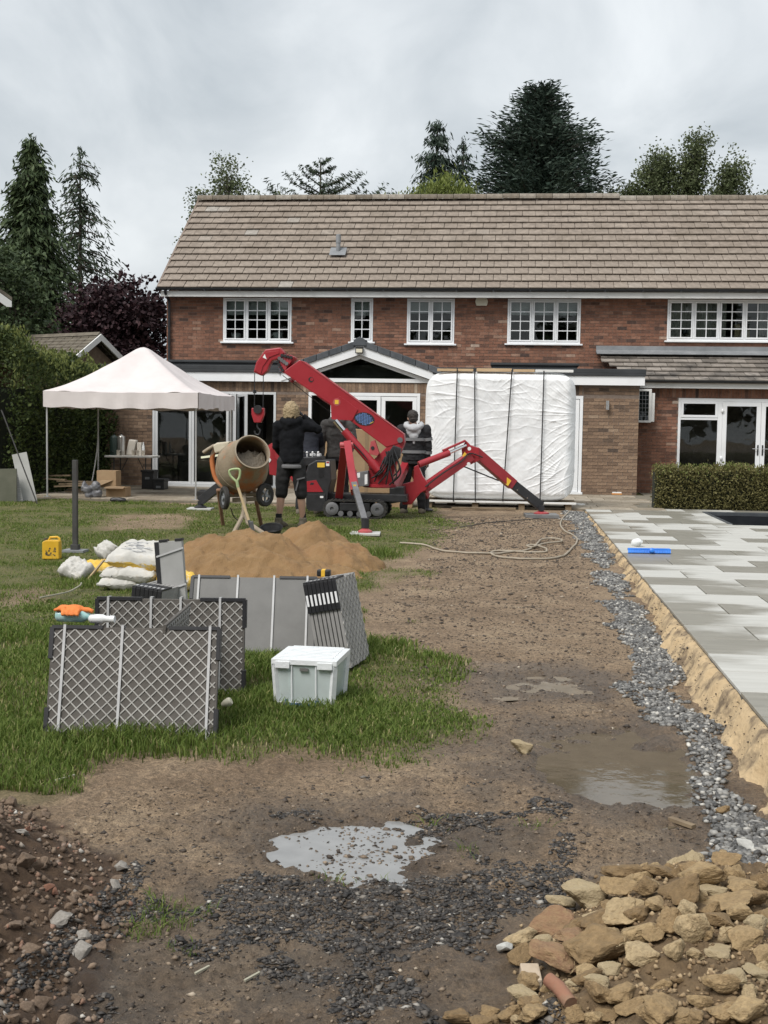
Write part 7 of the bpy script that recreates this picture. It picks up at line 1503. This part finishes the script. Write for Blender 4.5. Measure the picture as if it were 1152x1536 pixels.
MB().tube([lerpY(533, 706, CY - 1.5), lerpY(536, 730, CY - 1.85)], .02, 8).build('valve_pipe', 'crane_red', crn); MB().prism([lerpY(a, b_, CY - 1.95) for a, b_ in ((530, 727), (534, 727), (534.5, 736), (531, 736))], (0, .004, 0)).build('caution_sticker', 'sticker_yellow', crn)
# left leg (behind the mixer)
lk = lerpY(412, 672, 20.4); seg('inner_arm', lerpY(458, 735, CY + .1), lk, .12, .13); seg('outer_arm', lk + Vector((0, .08, .02)), lerpY(340, 722, 20.9), .13, .15); lo = seg('lower_leg', lerpY(352, 712, 20.85), Vector((pL.x, pL.y, pL.z + .12)), .11, .15, m='crane_black')
plate_ = MB().prism([lerpY(a, b_, 20.3) for a, b_ in ((403, 690), (408, 668), (416, 672), (420, 715), (404, 712))], (0, .1, 0)).build('knee_plate', 'crane_red', crn, bev=.008); MB().prism([lerpY(a, b_, 20.29) for a, b_ in ((402, 683), (407, 690), (404, 694), (401, 689))], (0, .004, 0)).build('leg_sticker', 'sticker_white', crn)
MB().lathe([(.11, 0), (.11, .02), (.05, .05), (.05, .12)], 16, Matrix.Translation(pL + Vector((0, 0, .001)))).build('foot', 'crane_black', crn, smooth=40)
# fourth leg, folded low at the back
seg('inner_arm', lerpY(590, 738, CY + .3), lerpY(612, 690, CY + 1.2), .12, .13); seg('outer_arm', lerpY(612, 690, CY + 1.25), lerpY(640, 745, CY + 1.9), .1, .11); MB().lathe([(.12, .0), (.12, .02), (.05, .05), (.05, .25)], 14, Matrix.Translation((lerpY(640, 745, CY + 1.9).x, CY + 1.9, .01))).build('foot', 'crane_black', crn, smooth=40)

# ================================================================ cement mixer and shovel
mat('drum_dirty', (.21, .165, .11), (.29, .235, .165), rough=.85, scale=5, bump=.4, bscale=35, dirt=(.36, .13, .05), dscale=2.6, dlo=.53, dhi=.66); mat('mixer_orange', (.42, .13, .04), (.5, .18, .06), rough=.6, dirt=(.3, .24, .17), dscale=5, dlo=.45, dhi=.6); mat('wet_mortar', (.10, .085, .062), (.16, .135, .10), rough=.6, scale=12, bump=.8, bscale=30); mat('mud_metal', (.26, .21, .155), (.33, .28, .21), rough=.85, scale=8); mat('motor_cream', (.50, .45, .34), (.58, .53, .42), rough=.6, dirt=(.34, .29, .2), dscale=4)
mY = 17.0
def q_(px, py, dy=0.): return Vector(atY(px, py, mY + dy))
mix = thing('cement_mixer', 'grubby orange cement mixer on a stand with open drum of wet mortar', 'cement mixer', (q_(368, 800).x, mY, 0))
bc = q_(364, 699); mo = q_(378.5, 678, -.36); ax = (mo - bc).normalized(); Mx = Matrix.Translation(bc) @ ax.to_track_quat('Z', 'Y').to_matrix().to_4x4(); LM = (mo - bc).length
MB().lathe([(.06, -.40), (.17, -.385), (.28, -.31), (.345, -.19), (.365, -.06), (.365, .05), (.345, .13), (.245, LM - .03), (.235, LM), (.228, LM), (.225, LM - .03), (.31, .12), (.325, 0), (.25, -.28), (.05, -.34)], 36, Mx, cap=True).build('drum', 'drum_dirty', mix, smooth=35)
MB().lathe([(.242, LM - .012), (.252, LM - .006), (.252, LM + .012), (.236, LM + .014), (.232, LM - .01)], 36, Mx, cap=False).build('drum_rim', 'mud_metal', mix, smooth=60)
MB().lathe([(.369, -.035), (.375, -.03), (.375, .0), (.369, .005)], 36, Mx, cap=False).build('ring_gear', 'drum_dirty', mix)
n_ = 26; q = MB(); G = []
for j in range(n_):
    for i in range(n_):
        u, v = i / (n_ - 1) * 2 - 1, j / (n_ - 1) * 2 - 1; p_ = Vector((u * .235, v * .235, LM * .62)); wv = Mx @ p_; wv = Vector((wv.x, wv.y, min(wv.z, bc.z + .17 - .25 * max(0, -(ax.y)) * 0 + .08 * mnoise.noise(Vector((u * 3, v * 3, 0))) + .03 * mnoise.noise(Vector((u * 9, v * 9, 4)))))); G.append(wv)
ok = lambda a: (a.x - bc.x) ** 2 < 9
q.add(G, [(j * n_ + i, j * n_ + i + 1, (j + 1) * n_ + i + 1, (j + 1) * n_ + i) for j in range(n_ - 1) for i in range(n_ - 1) if max(((i / (n_ - 1) * 2 - 1) ** 2 + (j / (n_ - 1) * 2 - 1) ** 2), 0) < 1.12]); q.build('mortar', 'wet_mortar', mix, smooth=60)
# yoke, motor, handle, wheels, stand
yk = MB(); yk.tube(smooth_path([q_(324, 672, .1), q_(318, 690, .12), q_(326, 722, .1), q_(352, 742, .05)], 5), .035, 8); yk.build('yoke', 'mixer_orange', mix, smooth=50)
MB().prism([q_(319, 668, -.02), q_(325, 664, -.02), q_(344, 662, -.02), q_(340, 676, -.02), q_(322, 680, -.02)], (0, .26, 0)).build('motor_cover', 'motor_cream', mix, bev=.02)
MB().tube(smooth_path([q_(322, 668, .05), q_(312, 674, .05), q_(305, 679, .05)], 4), .025, 8).build('tilt_handle', 'mud_metal', mix, smooth=50)
q = MB(); q.tube([q_(339, 743, .05), q_(398, 741, .05)], .03, 10); q.bar(q_(349, 750, .05), q_(393, 748, .05), .06, .06); q.build('axle', 'mud_metal', mix, smooth=40)
for px, py, rot in ((337, 747, .95), (397.5, 742.5, -1.0)):
    Mw = Matrix.Translation(q_(px, py, -.15 if px < 350 else .05)) @ Matrix.Rotation(rot * .55, 4, 'Z') @ Matrix.Rotation(R_(90), 4, 'Y'); wh = MB().lathe([(.10, -.03), (.145, -.035), (.163, -.02), (.163, .02), (.145, .035), (.10, .03)], 26, Mw, cap=False).build('wheel', 'track_rubber', mix, smooth=40)
    q = MB().lathe([(.10, -.022), (.104, -.022), (.104, .022), (.10, .022)], 24, Mw, cap=False).lathe([(.03, -.035), (.03, .035)], 14, Mw)
    for k in range(5): a = k * 1.2566; q.bar(Mw @ Vector((.02 * math.cos(a), .02 * math.sin(a), 0)), Mw @ Vector((.102 * math.cos(a), .102 * math.sin(a), 0)), .03, .02, up=Mw.to_3x3() @ Vector((0, 0, 1)))
    q.build('rim', 'lead_grey', wh)
mat('stand_rust', (.22, .115, .07), (.30, .18, .12), rough=.85, scale=9)
kf = q_(366, 762, -.25); g1, g2 = gnd(350, 803), gnd(408, 811)
q = MB().tube([q_(366, 735, .0), kf, kf + Vector((0, 0, -.12))], .032, 8).tube([kf + Vector((.02, 0, .02)), kf + Vector((-.02, -.01, -.12)), Vector((g1.x, g1.y, g1.z + .02))], .030, 8).tube([kf + Vector((.02, 0, -.1)), kf + Vector((.06, -.02, -.2)), Vector((g2.x, g2.y, g2.z + .02))], .030, 8); q.build('stand_leg', 'mud_metal', mix, smooth=40)
for px, ex in ((327, -.03), (381, .02)): a = q_(px, 735, .3); MB().tube([q_(px + (18 if px < 350 else -14), 735, .1), a, Vector((a.x + ex, mY + .75, tz(a.x, mY + .75)))], .028, 8).build('stand_leg', 'stand_rust', mix, smooth=40)
MB().tube(smooth_path([q_(346, 762, .0), q_(351, 775, .1), q_(362, 784, .15)], 5), .008, 6).build('power_lead', 'hose_black', mix)
mat('shovel_green', (.30, .38, .18), (.38, .46, .24), rough=.5); mat('ash_wood', (.50, .38, .22), (.58, .46, .29), rough=.7, scale=8); mat('spade_steel', (.10, .105, .11), (.18, .18, .18), rough=.4, metal=.7)
sY = 15.9
def s_(px, py, dy=0.): return Vector(atY(px, py, sY + dy))
sh = thing('shovel', 'shovel with green D-handle stuck in sand before the mixer', 'shovel', (s_(383, 812).x, sY, 0)); q = MB(); q.tube(smooth_path([s_(354, 722), s_(346, 714), s_(344, 707), s_(347, 704.5), s_(357, 703.5), s_(360, 707), s_(359, 716), s_(355.5, 722)], 4), .016, 8).tube([s_(355, 720), s_(357, 731)], .021, 8); q.build('handle', 'shovel_green', sh, smooth=50)
MB().tube([s_(356.5, 729), s_(374, 783)], .019, 10).build('shaft', 'ash_wood', sh, smooth=50); MB().tube([s_(373, 780), s_(379, 798)], .021, 8).prism([s_(374, 783, -.02), s_(379, 781, -.02), s_(384, 808, -.04), s_(380, 811, -.04), s_(377, 806, -.04)], (0, .02, 0)).build('blade', 'spade_steel', sh, bev=.004)
q = MB(); P = gnd(402, 806); q.lathe([(.12, 0), (.15, .10), (.16, .105), (.155, .105), (.115, .01)], 20, Matrix.Translation(P + Vector((0, .25, .02))) @ Matrix.Rotation(.35, 4, 'X')); q.build('rubber_trug', 'black_plastic', smooth=40, label='black rubber trug half hidden behind the sand heap', cat='bucket')

# ================================================================ people
mat('skin', (.42, .25, .18), (.48, .30, .22), rough=.55, scale=10); mat('hair_blond', (.26, .19, .10), (.38, .29, .17), rough=.6, scale=40, bump=.7, bscale=90); mat('hair_dark', (.018, .014, .011), (.03, .024, .018), rough=.6, scale=40, bump=.6, bscale=90)
mat('hoodie_black', (.006, .0065, .008), (.011, .0115, .0135), rough=.95, spec=.15, scale=8); mat('shorts_black', (.006, .006, .0065), (.011, .011, .012), rough=.85); mat('trim_grey', (.11, .11, .115), (.16, .16, .165), rough=.85); mat('boot_tan', (.10, .085, .06), (.16, .135, .10), rough=.85, scale=12); mat('jacket_grey', (.055, .052, .05), (.085, .08, .076), rough=.85, scale=6); mat('trousers_dark', (.012, .012, .013), (.02, .02, .022), rough=.9); mat('jacket_black', (.007, .0075, .009), (.012, .0125, .015), rough=.8); mat('hood_grey', (.34, .35, .36), (.44, .45, .46), rough=.9); mat('reflective', (.16, .165, .17), (.21, .215, .22), rough=.5); mat('navy', (.007, .009, .015), (.012, .014, .024), rough=.85); mat('glove_dark', (.015, .015, .017), (.03, .03, .032), rough=.8); mat('sock', (.012, .012, .013), (.02, .02, .02), rough=.9)
def limb(mb, pts, rs, n=12, flat=None):
    mb.tube(pts, rs, n, flat=flat)
    for p, r in zip(pts, rs): mb.ball(p, r * (1 if not flat else (1 + flat) / 2), 10, 7)
def ell_torso(mb, rings, n=18):
    """rings: (center, half width, half depth, yaw)"""
    vs = []
    for cc, a, b_, yw in rings:
        for j in range(n):
            t = 2 * math.pi * j / n; x, y = a * math.cos(t), b_ * math.sin(t); vs.append(Vector(cc) + Vector((x * math.cos(yw) - y * math.sin(yw), x * math.sin(yw) + y * math.cos(yw), 0)))
    k = len(rings); mb.add(vs, [(i * n + j, i * n + (j + 1) % n, (i + 1) * n + (j + 1) % n, (i + 1) * n + j) for i in range(k - 1) for j in range(n)] + [tuple(range(n - 1, -1, -1)), tuple((k - 1) * n + j for j in range(n))])
def hand(mb, wr, dirv, pal, s=1., curl=.6, side=1):
    """palm and five fingers; dirv along the hand, pal towards the palm side"""
    d = Vector(dirv).normalized(); p = Vector(pal); p = (p - d * p.dot(d)).normalized(); a = d.cross(p) * side
    mb.tube([wr, wr + d * .05 * s, wr + d * .09 * s], [.026 * s, .034 * s, .034 * s], 10, flat=.55)
    for i, L in enumerate((.070, .080, .074, .058)):
        b0 = wr + d * .088 * s + a * ((1.5 - i) * .019 * s); c1 = d * math.cos(curl * .5) + p * math.sin(curl * .5); c2 = d * math.cos(curl * 1.5) + p * math.sin(curl * 1.5); b1 = b0 + c1 * L * .55 * s; mb.tube([b0 - d * .02, b0, b1, b1 + c2 * L * .5 * s], [.0095 * s, .0095 * s, .009 * s, .0075 * s], 7)
    t0 = wr + d * .03 * s + a * .028 * s; t1 = t0 + (d * .6 + a * .7 + p * .2).normalized() * .04 * s; mb.tube([t0 - a * .01, t0, t1, t1 + (d * .9 + p * .3).normalized() * .03 * s], [.012 * s, .012 * s, .0105 * s, .009 * s], 7)
def head(mb, cc, r=.1, yaw=0., tilt=0.):
    M = Matrix.Translation(cc) @ Matrix.Rotation(yaw, 4, 'Z') @ Matrix.Rotation(tilt, 4, 'X')     # face looks along local +Y
    R3 = M.to_3x3(); mb.ball(M @ Vector((0, -.012, .02)), (.078, .098, .10), 16, 12, R3); mb.ball(M @ Vector((0, .03, -.045)), (.058, .066, .075), 14, 10, R3); mb.ball(M @ Vector((0, .098, -.015)), (.014, .02, .024), 8, 6, R3)
    mb.ball(M @ Vector((0, .075, -.105)), (.03, .025, .02), 8, 6, R3); mb.ball(M @ Vector((0, .088, -.062)), (.026, .012, .008), 8, 6, R3)
    for s in (-1, 1): mb.ball(M @ Vector((s * .08, 0, -.01)), (.012, .022, .034), 8, 6, R3); mb.ball(M @ Vector((s * .032, .082, .022)), (.022, .014, .01), 8, 6, R3)
    return M
def foot(mb, an, yaw, s=1., r=.05):
    d = Vector((-math.sin(yaw), math.cos(yaw), 0)); mb.ball(an + Vector((0, 0, -.02)), (.05, .05, .055), 10, 8); mb.tube([an - d * .07 + Vector((0, 0, -.055)), an + Vector((0, 0, -.04)) + d * .02, an + d * .10 + Vector((0, 0, -.058)), an + d * .17 + Vector((0, 0, -.066))], [.044, .055, .05, .034], 12); mb.ball(an - d * .06 + Vector((0, 0, -.06)), .042, 10, 7); mb.ball(an + d * .16 + Vector((0, 0, -.064)), (.04, .04, .034), 10, 7)

def person(label, base, J, yaw, parts, hair, top_m, bottom_m, shorts=False, seed=0, head_yaw=None, tilt=0., long_hair=False, gloves=True, foot_m='boot_tan', hide_face=False):
    """J: joints in metres relative to base with X right / Y away / Z up: pelvis, chest, neck, head, shL, elL, wrL, shR, elR, wrR, hipL, knL, anL, hipR, knR, anR"""
    B = Vector(base); j = {k: B + Vector(v) for k, v in J.items()}; hy = yaw if head_yaw is None else head_yaw
    mb = MB(); MH = head(mb, j['head'], yaw=hy, tilt=tilt); mb.tube([j['neck'], j['neck'].lerp(j['head'], .8)], [.06, .052], 12)
    sp = [j['pelvis'], j['pelvis'].lerp(j['chest'], .5), j['chest'], j['neck']]
    ell_torso(mb, [(sp[0] + Vector((0, 0, -.08)), .13, .10, yaw), (sp[0], .155, .115, yaw), (sp[1], .135, .10, yaw), (sp[2], .165, .115, yaw), (sp[2].lerp(sp[3], .6), .15, .09, yaw), (sp[3], .06, .06, yaw)])
    for s in 'LR':
        limb(mb, [j['sh' + s], j['el' + s], j['wr' + s]], [.052, .040, .028]); mb.tube([j['chest'].lerp(j['neck'], .5), j['sh' + s]], [.07, .055], 10)
        limb(mb, [j['hip' + s], j['kn' + s], j['kn' + s].lerp(j['an' + s], .3), j['an' + s]], [.085, .058, .060, .036]); mb.tube([j['pelvis'], j['hip' + s]], [.1, .09], 10); foot(mb, j['an' + s], yaw)
        hd_ = (j['wr' + s] - j['el' + s]); hand(mb, j['wr' + s], hd_, J.get('pal' + s, (0, 1, 0)), side=1 if s == 'L' else -1)
    body = mesh_obj('person', blob(mb, .013, 3), 'skin'); tag(body, label, 'person')
    ORG[body.name] = Vector((0, 0, 0))
    # top
    mb = MB(); e = .028
    ell_torso(mb, [(sp[0] + Vector((0, 0, -.06)), .185, .15, yaw), (sp[0] + Vector((0, 0, .04)), .188, .15, yaw), (sp[1], .178, .14, yaw), (sp[2], .20, .15, yaw), (sp[2].lerp(sp[3], .55), .175, .125, yaw), (sp[2].lerp(sp[3], .9), .10, .09, yaw), (sp[3] + Vector((0, 0, .02)), .075, .075, yaw)])
    for s in 'LR': limb(mb, [j['sh' + s], j['sh' + s].lerp(j['el' + s], .5), j['el' + s], j['el' + s].lerp(j['wr' + s], .5), j['el' + s].lerp(j['wr' + s], .93)], [.088, .075, .066, .056, .045]); mb.tube([j['chest'].lerp(j['neck'], .55), j['sh' + s]], [.11, .085], 10)
    parts and parts(mb, j)
    mesh_obj('jacket' if top_m != 'hoodie_black' else 'hoodie', blob(mb, .015, 3, .009, 9 + seed), top_m, body)
    mb = MB(); ell_torso(mb, [(sp[0] + Vector((0, 0, -.12)), .165, .135, yaw), (sp[0] + Vector((0, 0, .03)), .172, .138, yaw)])
    for s in 'LR':
        kn = j['kn' + s]; an = j['an' + s]
        if shorts: limb(mb, [j['hip' + s], j['hip' + s].lerp(kn, .5), kn + Vector((0, 0, -.02))], [.115, .105, .092])
        else: limb(mb, [j['hip' + s], j['hip' + s].lerp(kn, .5), kn, kn.lerp(an, .5), an + Vector((0, 0, .02))], [.11, .097, .08, .075, .072])
    mesh_obj('shorts' if shorts else 'trousers', blob(mb, .015, 3, .008, 8), bottom_m, body)
    for s in 'LR':
        mb = MB(); foot(mb, j['an' + s], yaw); mb.tube([j['an' + s] + Vector((0, 0, -.03)), j['an' + s] + Vector((0, 0, .05))], [.055, .052], 10); me = blob(mb, .012, 2)
        n = len(me.vertices); co = np.empty(n * 3, np.float32); me.vertices.foreach_get('co', co); co = co.reshape(-1, 3); ct = np.array(j['an' + s]); co[:, :2] = ct[:2] + (co[:, :2] - ct[:2]) * 1.13; co[:, 2] = ct[2] + (co[:, 2] - ct[2]) * 1.05; me.vertices.foreach_set('co', co.ravel()); mesh_obj('boot', me, foot_m, body)
        if shorts: mb = MB(); mb.tube([j['an' + s] + Vector((0, 0, .02)), j['an' + s] + Vector((0, 0, .11))], [.045, .047], 12); mb.build('sock', 'sock', body, smooth=50)
        if gloves: mb = MB(); hd_ = (j['wr' + s] - j['el' + s]); hand(mb, j['wr' + s] - hd_.normalized() * .01, hd_, J.get('pal' + s, (0, 1, 0)), 1.13, side=1 if s == 'L' else -1); mesh_obj('glove', blob(mb, .008, 2), 'glove_dark', body)
    # hair
    mb = MB(); R3 = MH.to_3x3(); mb.ball(MH @ Vector((0, -.028, .036)), (.094, .105, .10), 16, 12, R3)
    if long_hair:
        rd = random.Random(seed)
        for k in range(46):
            a = rd.uniform(-2.5, 2.5); b0 = Vector((math.sin(a) * .075, -math.cos(a) * .085 - .02, .06)); b1 = Vector((math.sin(a) * .10, -math.cos(a) * .105 - .02, -.01 + rd.uniform(-.02, .03))); b2 = Vector((math.sin(a) * .105, -math.cos(a) * .10 - .025, -.10 + rd.uniform(-.03, .04))); mb.tube([MH @ b0, MH @ b1, MH @ b2], [.03, .026, .012], 7)
    else: mb.ball(MH @ Vector((0, -.05, -.02)), (.08, .075, .075), 14, 10, R3)
    mesh_obj('hair', blob(mb, .010, 1, .010, 28), hair, body)
    return body, j
def stance(w=.11, hk=.0, h=1.8, spread=.16, fy=.05):
    k = h / 1.8
    return dict(pelvis=(0, 0, .98 * k), chest=(0, 0, 1.32 * k), neck=(0, 0, 1.52 * k), head=(0, 0, 1.665 * k), hipL=(-.10, 0, .93 * k), hipR=(.10, 0, .93 * k), knL=(-spread * .85, hk, .50 * k), knR=(spread * .85, hk, .50 * k), anL=(-spread, -fy, .09 * k), anR=(spread, fy, .09 * k))
# 1: man in black hoodie and shorts, back to the viewer, hand to his head
mp_ = Vector((atY(437, 700, 17.7).x, 17.7, 0)); mp_.z = tz(mp_.x, mp_.y) - .005
J = stance(h=1.83, spread=.17); J.update(shL=(-.20, .0, 1.47), elL=(-.24, .08, 1.18), wrL=(-.17, .24, 1.02), shR=(.19, .02, 1.48), elR=(.37, .10, 1.43), wrR=(.15, .13, 1.62), head=(.0, .02, 1.70), palL=(1, 0, 0), palR=(-1, 0, 0))
def hood(mb, j): mb.tube(smooth_path([j['neck'] + Vector((-.10, .05, .03)), j['neck'] + Vector((-.11, -.07, .01)), j['neck'] + Vector((0, -.13, -.03)), j['neck'] + Vector((.11, -.07, .01)), j['neck'] + Vector((.10, .05, .03))], 4), .05, 9); mb.ball(j['neck'] + Vector((0, -.10, -.05)), (.13, .06, .10), 12, 8)
m1, j1 = person('person in black hoodie and shorts, back turned, one hand raised to blond hair', mp_, J, -.35, hood, 'hair_blond', 'hoodie_black', 'shorts_black', True, 1, head_yaw=-.5, tilt=-.06, long_hair=True)
pv = mp_ + Vector((0, 0, .93)); MB().lathe([(.186, -.012), (.190, 0), (.190, .03), (.182, .04)], 24, Matrix.Translation(pv + Vector((0, 0, -.05))) @ Matrix.Rotation(-.35, 4, 'Z') @ Matrix.Diagonal((1, .82, 1, 1)), cap=False).build('waistband', 'trim_grey', m1, smooth=60)
a = mp_ + Vector((.16, -.115, .72)); MB().obox(Matrix.Translation(a) @ Matrix.Rotation(.4, 4, 'Z') @ Matrix.Rotation(-.25, 4, 'Y'), .12, .012, .018).obox(Matrix.Translation(a + Vector((-.05, .0, -.09))) @ Matrix.Rotation(.4, 4, 'Z') @ Matrix.Rotation(.25, 4, 'Y'), .018, .012, .18).build('pocket_trim', 'trim_grey', m1)
# 2: stooping figure behind him at the crane controls
b2 = Vector((atY(463, 700, 20.3).x, 20.3, 0)); b2.z = tz(b2.x, b2.y) - .005
J = stance(h=1.74, spread=.14); J.update(chest=(-.05, .16, 1.24), neck=(-.09, .28, 1.36), head=(-.12, .40, 1.40), shL=(-.24, .22, 1.30), elL=(-.25, .42, 1.06), wrL=(-.12, .58, 1.02), shR=(.11, .2, 1.32), elR=(.15, .4, 1.06), wrR=(.1, .58, 1.0), palL=(0, 0, -1), palR=(0, 0, -1))
person('person in dark navy jacket stooping over the crane controls', b2, J, 0., None, 'hair_dark', 'navy', 'trousers_dark', False, 2, tilt=-.6)
# 3: man in grey jacket whose head the boom hides
b3 = Vector((atY(506, 700, 20.7).x, 20.7, 0)); b3.z = tz(b3.x, b3.y) - .005
J = stance(h=1.84, spread=.14); J.update(shL=(-.21, 0, 1.50), elL=(-.27, -.02, 1.20), wrL=(-.25, -.12, .97), shR=(.21, 0, 1.50), elR=(.28, -.04, 1.22), wrR=(.22, -.16, 1.0), palL=(1, 0, 0), palR=(-1, 0, 0))
person('person in charcoal rain jacket, face hidden behind the crane boom', b3, J, math.pi, hood, 'hair_dark', 'jacket_grey', 'trousers_dark', False, 3)
# 4: man in black hi-vis jacket with grey hood, back turned
b4 = Vector((atY(620, 700, 20.9).x, 20.9, 0)); b4.z = tz(b4.x, b4.y) - .005
J = stance(h=1.76, spread=.15); J.update(shL=(-.21, 0, 1.43), elL=(-.25, .10, 1.16), wrL=(-.16, .26, 1.0), shR=(.21, 0, 1.43), elR=(.25, .02, 1.13), wrR=(.23, .05, .88), head=(-.03, .03, 1.62), palL=(1, 0, 0), palR=(-1, 0, 0))
m4, j4 = person('person in black jacket with grey hood and reflective bands, back turned, by the wrapped tub', b4, J, -.1, None, 'hair_dark', 'jacket_black', 'trousers_dark', False, 4, head_yaw=.35, tilt=-.15)
mb = MB(); nk = j4['neck']; mb.tube(smooth_path([nk + Vector((-.11, .04, .03)), nk + Vector((-.12, -.08, .0)), nk + Vector((0, -.15, -.05)), nk + Vector((.12, -.08, .0)), nk + Vector((.11, .04, .03))], 4), .052, 9); mb.ball(nk + Vector((0, -.115, -.08)), (.13, .05, .12), 12, 8); mb.ball(nk + Vector((0.01, -.135, -.17)), (.085, .03, .08), 10, 8); mb.ball(nk + Vector((0.015, -.14, -.25)), (.03, .025, .06), 10, 8); mesh_obj('hood', blob(mb, .013, 2, .008, 14), 'hood_grey', m4)
for z in (1.26, 1.05): MB().lathe([(.212, -.025), (.214, .025)], 28, Matrix.Translation(b4 + Vector((0, 0, z))) @ Matrix.Rotation(-.1, 4, 'Z') @ Matrix.Diagonal((1, .79, 1, 1)), cap=False).build('reflective_band', 'reflective', m4, smooth=60)
for s in 'LR':
    for f in (.55, 1.35): 
        p_ = j4['sh' + s].lerp(j4['el' + s], f) if f < 1 else j4['el' + s].lerp(j4['wr' + s], f - 1); d_ = (j4['el' + s] - j4['sh' + s] if f < 1 else j4['wr' + s] - j4['el' + s]).normalized(); MB().tube([p_ - d_ * .025, p_ + d_ * .025], .088 if f < 1 else .073, 16, cap=False).build('sleeve_band', 'reflective', m4, smooth=60)
# big carton behind the crane
a, b_ = atY(477, 641, 22.4), atY(623, 720, 22.4); ct = thing('large_carton', 'big flat brown cardboard carton standing behind the crane', 'cardboard box', ((a.x + b_.x) / 2, 22.5, 0)); MB().xz([(a.x, .0), (b_.x - .05, .0), (b_.x - .02, 1.35), (a.x + .06, 1.47), (a.x, 1.4)], 22.4, .28).build('carton_body', 'carton', ct, bev=.012); MB().box((a.x + b_.x) / 2 - .03, (a.x + b_.x) / 2 + .03, 22.394, 22.398, .02, 1.38).build('tape', 'carton_in', ct)
# scraps on the ground
mat('scrap_white', (.62, .6, .56), (.72, .7, .66), rough=.7); 
for px, py, L, lb in ((97, 1170, .10, 'pale split stick on the ground before the front slab pack'), (303, 1460, .055, 'thin dry twig standing among the slate chippings'), (378, 1470, .06, 'bleached twig on the dark slate chippings')):
    P = gnd(px, py); MB().bar(P + Vector((-L * .3, -L * .4, .008)), P + Vector((L * .3, L * .5, .012)), .008, .006).build('stick', 'rope_pale', label=lb, cat='stick')
P = gnd(1025, 1240); MB().bar(P + Vector((-.05, .06, .015)), P + Vector((.04, -.03, .012)), .03, .015).build('wood_offcut', 'pallet_wood', label='short grey wood offcut at the gravel edge', cat='wood')
P = gnd(865, 760); q = MB()
for k in range(5): q.ball(P + Vector((random.uniform(-.12, .12), random.uniform(-.05, .1), .03)), (.06, .05, .03), 8, 6)
mesh_obj('film_scrap', blob(q, .015, 1, .02, 20), 'scrap_white', label='crumpled white film scrap at the patio\'s far corner', cat='scrap')
# far boundary planting keeps the view closed behind the house
